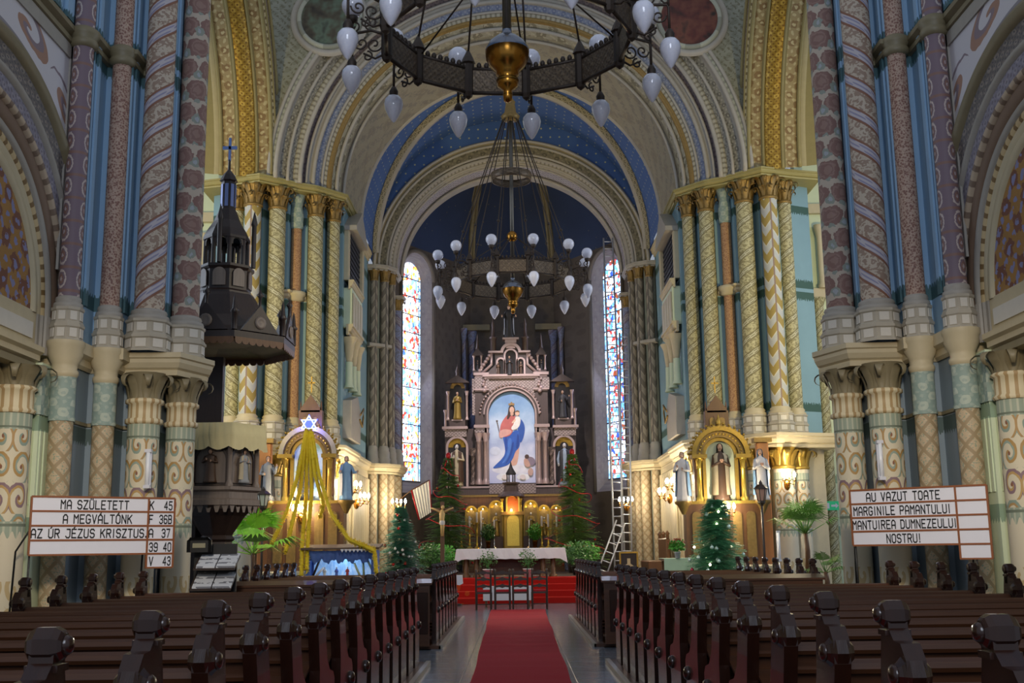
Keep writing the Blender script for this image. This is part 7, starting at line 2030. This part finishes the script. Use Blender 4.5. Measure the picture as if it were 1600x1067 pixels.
# ---- palms
def palm(label, x, ybase, ycrown, Y, nf, fl, mat, seed, zb=0.0, bw=0.015, el0=0.15):
    p = at(x, ybase, Y); zc = at(x, ycrown, Y).z-zb
    t = thing('potted_palm', label, 'palm', (p.x, Y, zb)); rnd = random.Random(seed)
    MB().lathe([(0, 0), (0.22, 0), (0.30, 0.4), (0.33, 0.4), (0.33, 0.46), (0.26, 0.46), (0, 0.42)], (0, 0, 0), 14).build('pot', MAT['darkoak'], t)
    MB().tube([(0, 0, 0.4), (0.03, 0, zc*0.55), (0, 0, zc*0.72)], [0.09, 0.06, 0.05], 8).build('trunk', MAT['oak'], t)
    for i in range(nf):
        a = 2*PI*i/nf+rnd.uniform(-.3, .3); el = rnd.uniform(el0, 1.3)
        d = Vector((math.cos(a)*math.cos(el), math.sin(a)*math.cos(el), math.sin(el)))
        c0 = Vector((0, 0, zc*0.7)); c1 = c0+d*fl*0.55
        m = MB().tube([c0, c1], [0.014, 0.009], 5)
        sd = d.cross(Vector((0, 0, 1))).normalized(); up = sd.cross(d)
        for k in range(15):
            b = (k-7)/7*1.3
            ld = (d*math.cos(b)+sd*math.sin(b)); L_ = fl*(0.62-0.12*abs(b))*rnd.uniform(0.85, 1.1)
            tip = c1+ld*L_+Vector((0, 0, -0.30*L_)); mid = c1+ld*L_*0.55+up*0.02; w_ = sd*math.cos(b)-d*math.sin(b)
            m.add([c1, mid+w_*bw, tip, mid-w_*bw], [(0, 1, 2, 3)])
        m.build('frond', mat, t)
    return t
palm('fan palm in a pot standing before the right chancel pier', 1262, 890, 785, 28.4, 26, 1.0, plain('palm_green', '#7aa848', 0.45, 0, 0.25, 6), 31, 0.0, 0.016, 0.4)
palm('bright green fan palm in a pot beside the pulpit', 394, 893, 822, 26.6, 13, 1.25, plain('lime_palm_green', '#a6e24c', 0.4, 0, 0.2, 6), 32, 0.0, 0.034, 0.1)
palm('low leafy palm in a pot under the tall right palm', 1290, 893, 868, 27.0, 9, 0.6, plain('light_palm_green', '#6a8a44', 0.45, 0, 0.25, 6), 33)

# ================================================================ CRIB, STAR AND TINSEL
YC = 28.3
a, b = at(478, 900, YC), at(588, 858, YC)
CR = thing('nativity_crib', 'blue cloth nativity crib box with straw roof on a dark stand', 'crib', ((a.x+b.x)/2, YC, 0))
W_ = (b.x-a.x)/2; z0, z1 = a.z-0.1, b.z-0.02
MB().cbox(-W_-0.05, W_+0.05, -0.05, 0.75, 0.0, z0, 0.02).build('stand', MAT['darkoak'], CR)
BLC = plain('crumpled_blue_cloth', '#4a66a8', 0.7, 0, 0.35, 7, 0.5)
MB().box(-W_, W_, 0.6, 0.64, z0, z1).box(-W_, -W_+0.04, 0.0, 0.6, z0, z1).box(W_-0.04, W_, 0.0, 0.6, z0, z1).build('back_and_sides', BLC, CR)
fr_ = MB(); v = []
for i in range(41):
    x = -W_+2*W_*i/40; dz = 0.05*math.sin(i*0.9)+0.03*math.sin(i*2.3)
    v += [(x, -0.03+0.02*math.sin(i*1.7), z1), (x, -0.05+0.03*math.sin(i*1.3), z1-0.16), (x, -0.02, z1-0.27+dz)]
fr_.add(v, [(i*3+k, i*3+3+k, i*3+4+k, i*3+1+k) for i in range(40) for k in (0, 1)], None, True)
fr_.box(-W_-0.01, -W_+0.10, -0.05, 0.0, z0, z1-0.1).box(W_-0.12, W_+0.01, -0.05, 0.0, z0, z1-0.1)
fr_.build('front_drape', BLC, CR)
g = G('crib_backdrop_glow'); x, y, z = g.obj(); n = g.noise(4.0, g.vec(x*3.0, 0.0, z), 4.0)
MB().box(-W_+0.1, W_-0.1, 0.56, 0.58, z0+0.02, z1-0.16).build('backdrop', g.done(g.ramp(n+(z-1.2)*0.3, [(0.3, '#e8eef8'), (0.5, '#7fb0dc'), (0.7, '#4a88c8'), (0.8, '#d8a04a')]), 0.6, 0, emit=(0.35, 0.6, 1.0), es=0.25), CR)  # faint blue emission put into the painted backdrop, which is no lamp
for (x0, x1, t0, t1, c) in ((-0.75, -0.55, z0+0.02, z1-0.2, '#2a211c'), (0.3, 0.48, z0+0.4, z0+0.02, '#b6bf9a'), (0.52, 0.55, z1-0.2, z0+0.02, '#9fb08a'), (0.62, 0.85, z1-0.22, z0+0.02, '#a8b894'), (-0.7, -0.45, z0+0.04, z0+0.3, '#e4e4e8')):
    MB().tube([(x0, 0.15, t0), (x1, 0.15, t1)], 0.03, 6).build('stable_beam', plain('beam_%s' % c[1:], c, 0.6), CR)
MB().prism([(-0.15, z1+0.02), (0.8, z1+0.12), (0.8, z1+0.16), (-0.15, z1+0.07)], -W_-0.12, W_+0.08, 'x').build('roof', plain('straw_brown', '#5a4636', 0.8, 0, 0.4, 20, 0.5), CR)
ic = MB()
for i in range(9):
    x = 0.0+W_*i/9
    ic.prism([(x, z1+0.03), (x+0.09, z1+0.03), (x+0.045, z1-0.05)], -0.17, -0.15, 'y')
ic.build('white_trim', MAT['white'], CR)
for i, (x, c) in enumerate(((-0.15, '#5a74c8'), (0.12, '#c84a4a'), (-0.45, '#dcdcd8'))):
    f_ = thing('crib_figure', ['small blue figure kneeling inside the crib', 'small red figure kneeling inside the crib', 'small white figure at the left inside the crib'][i], 'figurine', (CR.location.x+x, YC+0.25, z0))
    statue_parts(f_, 0.30, plain('figure_%s' % c[1:], c, 0.5), None, 'hair')
point_light('crib_light', (CR.location.x, YC+0.3, z1-0.1), 5, (0.6, 0.8, 1.0), 0.03)
YS = 29.6
sp0 = at(483, 663, YS)
SR = thing('star', 'bright blue six-pointed star lamp above the left side altar', 'star', sp0)
v = []; n = 12
for i in range(n):
    a = PI/2+2*PI*i/n; r = 0.27 if i % 2 == 0 else 0.13
    v.append((r*math.cos(a), r*math.sin(a)))
MB().prism(v, -0.03, 0.03, 'y').build('body', glow('star_glow', (0.03, 0.06, 1.0), 2.2, (0.1, 0.1, 0.5)), SR)
for i in range(6):
    a = PI/2+2*PI*i/6; b_ = a+PI*2/3
    MB().tube([(0.23*math.cos(a), -0.04, 0.23*math.sin(a)), (0.23*math.cos(b_), -0.04, 0.23*math.sin(b_))], 0.013, 6).build('tube', glow('star_tube_%d' % i, (0.6, 0.85, 1.0), 1.6, (1, 1, 1)), SR)
MB().tube([(0, 0.05, 0), (0, 0.3, -0.2), (0, 0.45, -0.5)], 0.02, 6).build('holder', MAT['iron'], SR)
point_light('star_light', sp0+Vector((0, 0.16, 0.0)), 22, (0.22, 0.20, 1.0), 0.1)
g = G('gold_tinsel'); n = g.noise(60.0, None, 2.0)
TIN = g.done(g.mix(n, lin('#e0b010'), lin('#ffe830')), 0.35, 0.15, n, 1.0, 0.03)
strands = [[(479, 672, 29.45), (470, 760, 29.2), (456, 820, 28.5), (446, 862, 28.05)], [(481, 675, 29.45), (478, 780, 29.2), (472, 850, 28.3), (471, 900, 28.05)], [(484, 675, 29.45), (487, 770, 29.2), (482, 830, 28.5), (479, 890, 28.08)],
           [(487, 674, 29.45), (498, 740, 29.2), (516, 800, 28.6), (545, 843, 28.2), (585, 860, 28.05), (588, 895, 28.05)], [(485, 674, 29.45), (492, 740, 29.2), (505, 790, 29.0), (500, 806, 28.9)], [(478, 674, 29.45), (466, 740, 29.2), (448, 800, 28.8), (424, 850, 28.2)]]
for i, stp in enumerate(strands):
    pts3 = [at(*q) for q in stp]
    t = thing('tinsel_garland', 'gold tinsel strand hanging from the star, ' + ['inner left one', 'ending left of the crib', 'ending at the crib corner', 'swagged over the crib roof', 'short inner right one', 'outermost left one'][i], 'tinsel', pts3[-1], group='gold tinsel strands')
    sub = []
    for j in range(len(pts3)-1):
        for k in range(10): sub.append(pts3[j].lerp(pts3[j+1], k/10)-pts3[-1])
    sub.append(Vector((0, 0, 0)))
    MB().tube(sub, 0.05, 6).build('core', TIN, t)
    fz = MB(); rnd = random.Random(i)
    for p in sub:
        for k in range(40):
            d = Vector((rnd.uniform(-1, 1), rnd.uniform(-1, 1), rnd.uniform(-1, 1))).normalized()*rnd.uniform(0.05, 0.09); e = d.orthogonal().normalized()*0.012
            q = p+Vector((rnd.uniform(-.03, .03), rnd.uniform(-.03, .03), rnd.uniform(-.07, .07)))
            fz.add([q-e, q+e, q+d], [(0, 1, 2)])
    o = fz.build('fringe', TIN, t); o['kind'] = 'stuff'

# ================================================================ LANTERN POLES
for (x, yt, yb, Y, gl, lab, mt) in ((411, 762, 792, 28.3, '#d8d4c4', 'black lantern with pale panes on a pole beside the left palm', 'iron'), (1190, 752, 784, 28.7, '#b08878', 'brown processional lantern with rosy panes beside the right side altar', 'darkoak')):
    p = at(x, yb, Y); h = at(x, yt, Y).z-p.z
    L_ = thing('lantern_pole', lab, 'lantern', (p.x, Y, 0))
    MB().tube([(0, 0, 0), (0, 0, p.z)], 0.03, 8).build('pole', MAT[mt], L_)
    MB().lathe([(0.2, 0), (0.18, 0.05), (0.05, 0.09), (0.03, 0.2)], (0, 0, 0), 10).build('foot', MAT[mt], L_)
    MB().lathe([(0.03, p.z-0.1), (0.10, p.z-0.02), (0.10, p.z+0.02), (0.0, p.z+0.03)], (0, 0, 0), 6, smooth=False).build('gallery', MAT[mt], L_)
    gm = plain('lantern_pane_%d' % x, gl, 0.3)
    for k in range(6):
        a, b_ = 2*PI*k/6, 2*PI*(k+1)/6
        r0, r1 = 0.09, 0.15
        MB().add([(r0*math.cos(a), r0*math.sin(a), p.z+.03), (r0*math.cos(b_), r0*math.sin(b_), p.z+.03), (r1*math.cos(b_), r1*math.sin(b_), p.z+h*.62), (r1*math.cos(a), r1*math.sin(a), p.z+h*.62)], [(0, 1, 2, 3)]).build('pane', gm, L_)
        MB().tube([(r0*math.cos(a), r0*math.sin(a), p.z+.02), (r1*math.cos(a), r1*math.sin(a), p.z+h*.63)], 0.012, 5).build('bar', MAT[mt], L_)
    MB().lathe([(0.19, p.z+h*.62), (0.19, p.z+h*.66), (0.10, p.z+h*.82), (0.05, p.z+h*.86), (0.05, p.z+h*.92), (0, p.z+h*1.08)], (0, 0, 0), 6, smooth=False).build('roof', MAT[mt], L_)

# ================================================================ LADDERS
def ladder(name, label, p0, p1, w_, sp_, parent_label=None):
    p0, p1 = Vector(p0), Vector(p1); d = (p1-p0); L_ = d.length
    t = thing(name, label, 'ladder', p0, group='aluminium ladders')
    rot = d.to_track_quat('Z', 'Y')
    M = rot.to_matrix().to_4x4()
    ax = Vector((1, 0, 0)); ax = (ax-d.normalized()*ax.dot(d.normalized())).normalized()
    for sg in (-1, 1):
        MB().tube([ax*sg*w_/2, d+ax*sg*w_/2], 0.032, 4).build('rail', MAT['alu'], t)
    n_ = int(L_/sp_)
    rung = MB().tube([ax*-w_/2, ax*w_/2], 0.020, 5).mesh('rung', MAT['alu'])
    for k in range(n_):
        inst('rung', rung, t, tuple(d*((k+0.5)/n_)))
    return t
b0 = at(968, 868, 38.2); b0.z = PLAT
ladder('extension_ladder', 'tall aluminium ladder leaning on the right apse pier, longer rear section', b0, at(950, 372, 41.0), 0.34, 0.30)
b1 = at(979, 868, 37.9); b1.z = PLAT
ladder('extension_ladder', 'aluminium ladder section standing before the tall ladder, lower and closer', b1, at(975, 520, 39.6), 0.32, 0.30)
b2 = at(939, 872, 37.0); b2.z = PLAT
ladder('folding_ladder', 'short folded aluminium ladder leaning diagonally at the ladder foot', b2, at(970, 815, 37.6), 0.30, 0.3)
FP = thing('framed_picture', 'gold framed dark bust picture standing at the ladder foot', 'picture', (at(983, 892, 36.2).x, 36.2, PLAT))
h = at(983, 862, 36.2).z-PLAT
MB().box(-0.27, 0.27, 0.0, 0.03, 0.02, h).build('canvas', plain('dark_picture', '#2a201c', 0.4), FP)
for (x0, x1, z0, z1) in ((-0.3, 0.3, 0, 0.05), (-0.3, 0.3, h-0.05, h), (-0.3, -0.25, 0.05, h-0.05), (0.25, 0.3, 0.05, h-0.05)):
    MB().cbox(x0, x1, -0.03, 0.04, z0, z1, 0.008).build('frame_bar', MAT['gold'], FP)
MB().prism([(-0.2, 0.06), (0.2, 0.06), (0.15, h*.4), (0.05, h*.5), (0.05, h*.72), (-0.05, h*.72), (-0.05, h*.5), (-0.15, h*.4)], -0.012, 0.0, 'y').build('bust', MAT['s_cream'], FP)
sd_ = thing('sedilia_bench', 'brown carved bench against the right chancel wall', 'bench', (4.55, 37.3, PLAT))
MB().cbox(-0.35, 0.35, -1.0, 1.0, 0.0, 0.45, 0.03).build('seat_box', MAT['oak'], sd_)
MB().cbox(0.25, 0.38, -1.0, 1.0, 0.45, 1.15, 0.03).build('back', MAT['oak'], sd_)
for k in range(3):
    MB().lathe([(0.06, 1.15), (0.05, 1.25), (0.08, 1.3), (0, 1.4)], (0.31, -0.95+0.95*k, 0), 8).build('finial', MAT['oak'], sd_)
tb = at(1102, 892, 28.2)
GT = thing('cloth_table', 'low table under a pale green cloth at the foot of the decorated tree', 'table', (tb.x, 28.75, 0))
zt = at(1102, 872, 28.2).z
MB().cbox(-0.95, 0.95, -0.35, 0.75, zt-0.06, zt-0.005, 0.01).build('top', MAT['oak'], GT)
for sx in (-0.88, 0.88):
    for sy in (-0.28, 0.68):
        MB().cbox(sx-0.03, sx+0.03, sy-0.03, sy+0.03, 0, zt-0.06, 0.005).build('leg', MAT['oak'], GT)
cm = plain('pale_green_cloth', '#bcd6b8', 0.75, 0, 0.06, 6)
MB().box(-0.98, 0.98, -0.38, 0.78, zt-0.005, zt+0.004).box(-0.985, 0.985, -0.39, -0.38, 0.15, zt).build('cloth', cm, GT)
p = at(1059, 873, 28.35); p.z = zt+0.004
potted('poinsettia', 'small red flowering poinsettia in a white pot on the green cloth', p, 0.46, 0.20, 0.08, 0.16, GREEN_B, 40, 'white', 40, REDF, 0.08)
p = at(548, 893, 29.6); 
# ================================================================ FLAG, CRUCIFIX, NEWSPAPER RACK, EXIT SIGN
FY = 36.4
a, b, c_, d_ = at(617, 786, FY), at(643, 766, FY), at(671, 750, FY), at(663, 812, FY)
FL = thing('flag', 'white pleated flag with red edge on a slanted pole', 'flag', at(617, 786, FY))
MB().tube([(0, 0.1, 0), b-a, c_-a], 0.02, 6).build('pole', MAT['oak'], FL)
fm = MB(); v = []
N = 24
for i in range(N+1):
    u = i/N; top = b.lerp(c_, u)-a; bot = (at(655, 812, FY).lerp(at(674, 800, FY), u))-a
    for k in range(5):
        q = top.lerp(bot, k/4); q.y += 0.05*math.sin(i*1.6)*(0.3+0.7*k/4)
        v.append(q)
fm.add(v, [(i*5+k, i*5+5+k, i*5+6+k, i*5+1+k) for i in range(N) for k in range(4)], None, True)
fm.build('cloth', plain('white_flag_cloth', '#d6d2c8', 0.7, 0, 0.06), FL)
MB().tube([b-a, at(655, 812, FY)-a], 0.025, 5).build('red_edge', RG, FL)
MB().tube([c_-a, at(674, 800, FY)-a], 0.015, 5).build('red_edge', RG, FL)
cy = 34.2
p = at(693, 880, cy)
CX = thing('standing_crucifix', 'tall carved standing crucifix left of the altar steps', 'crucifix', (p.x, cy-0.5, 0))
zt, zm, zb_ = at(693, 785, cy).z, at(693, 797, cy).z, at(693, 838, cy).z
MB().box(-0.06, 0.06, -0.03, 0.03, 0, zt).build('upright', MAT['oak'], CX)
MB().box(-0.34, 0.34, -0.03, 0.03, zm-0.04, zm+0.04).build('crossbar', MAT['oak'], CX)
MB().lathe([(0.28, 0), (0.25, 0.08), (0.1, 0.12), (0.08, 0.25)], (0, 0, 0), 8, smooth=False).build('foot', MAT['oak'], CX)
hh = zm-zb_
bo = MB().tube([(0, -0.07, zb_), (0.01, -0.09, zb_+hh*.35), (-0.01, -0.08, zb_+hh*.6), (0, -0.08, zb_+hh*.85), (0, -0.08, zm)], [0.04, 0.06, 0.07, 0.085, 0.04], 10)
for sg in (-1, 1):
    bo.tube([(sg*0.05, -0.08, zm-0.08), (sg*0.2, -0.06, zm+0.0), (sg*0.33, -0.05, zm+0.05)], [0.035, 0.028, 0.02], 8)
bo.ball((0.02, -0.1, zm+0.06), 0.05, 10, 8, 0.065)
bo.build('corpus', plain('pale_carved_wood', '#c9a468', 0.5), CX)
MB().lathe([(0.07, zb_+hh*.42), (0.085, zb_+hh*.5), (0.075, zb_+hh*.58)], (0, -0.085, 0), 10).build('loincloth', MAT['marble'], CX)
NX = at(335, 900, 17.6)
NR = thing('newspaper_rack', 'dark rack with two tilted trays of newspapers beside the left pier', 'rack', (NX.x, 17.8, 0))
MB().box(-0.42, 0.25, 0.15, 0.2, 0, at(310, 850, 17.8).z).build('back_board', MAT['black'], NR)
for (yt, yb, dx) in ((868, 888, 0.0), (896, 920, -0.05)):
    z1, z0 = at(330, yt, 17.6).z, at(330, yb, 17.6).z
    MB().prism([(-0.18, z0-0.03), (0.18, z1-0.03), (0.18, z1), (-0.18, z0)], -0.34+dx, 0.30+dx, 'x').build('tray', MAT['darkoak'], NR)
    g = G('newsprint_%d' % yt); x, y, z = g.obj()
    k = ((y*60.0).sin()).gt(0.3)*g.noise(9.0, None, 2.0).gt(0.47)
    pm = g.done(g.mix(k, lin('#cfd2d8'), lin('#7a7c84')), 0.7)
    pa = thing('newspaper_stack', 'folded grey newspapers on the %s tray of the rack' % ('upper' if yt == 868 else 'lower'), 'newspapers', (NX.x+dx, 17.8, 0))
    for j in range(2):
        MB().prism([(-0.17, z0+0.003), (0.17, z1+0.003), (0.17, z1+0.03), (-0.17, z0+0.03)], -0.30+j*0.31, -0.01+j*0.31, 'x').build('paper', pm, pa)
SG = thing('rack_sign', 'small dark arched sign board above the newspaper rack', 'sign', (at(311, 868, 17.75).x, 17.75, 0.05+at(311, 868, 17.75).z))
MB().cbox(-0.19, 0.19, -0.02, 0.02, 0, 0.23, 0.05).build('board', MAT['black'], SG)
MB().box(-0.1, 0.1, -0.028, -0.02, 0.07, 0.14).build('plate', plain('pale_plate', '#8f8a70', 0.5), SG)
ex = at(1303, 790, 30.0)
EX = thing('exit_sign', 'small green and white emergency exit sign beside the right palm', 'sign', (9.0, 33.2, at(1303, 797, 33.2).z)) if False else thing('exit_sign', 'small green and white emergency exit sign beside the right palm', 'sign', at(1303, 797, 33.3))
MB().box(-0.26, 0.26, -0.02, 0.02, 0, 0.26).build('plate', glow('exit_green', (0.01, 0.25, 0.10), 0.35, (0.02, 0.3, 0.14)), EX)
MB().prism([(-0.08, 0.10), (0.05, 0.10), (0.05, 0.05), (0.14, 0.13), (0.05, 0.21), (0.05, 0.16), (-0.08, 0.16)], -0.03, -0.021, 'y').build('arrow', MAT['white'], EX)
MB().box(-0.2, -0.13, -0.03, -0.021, 0.05, 0.21).box(0.18, 0.26, -0.03, -0.021, 0.0, 0.26).build('white_mark', MAT['white'], EX)
MB().box(-0.02, 0.02, 0.02, 0.14, 0.1, 0.14).build('wall_arm', MAT['alu'], EX)
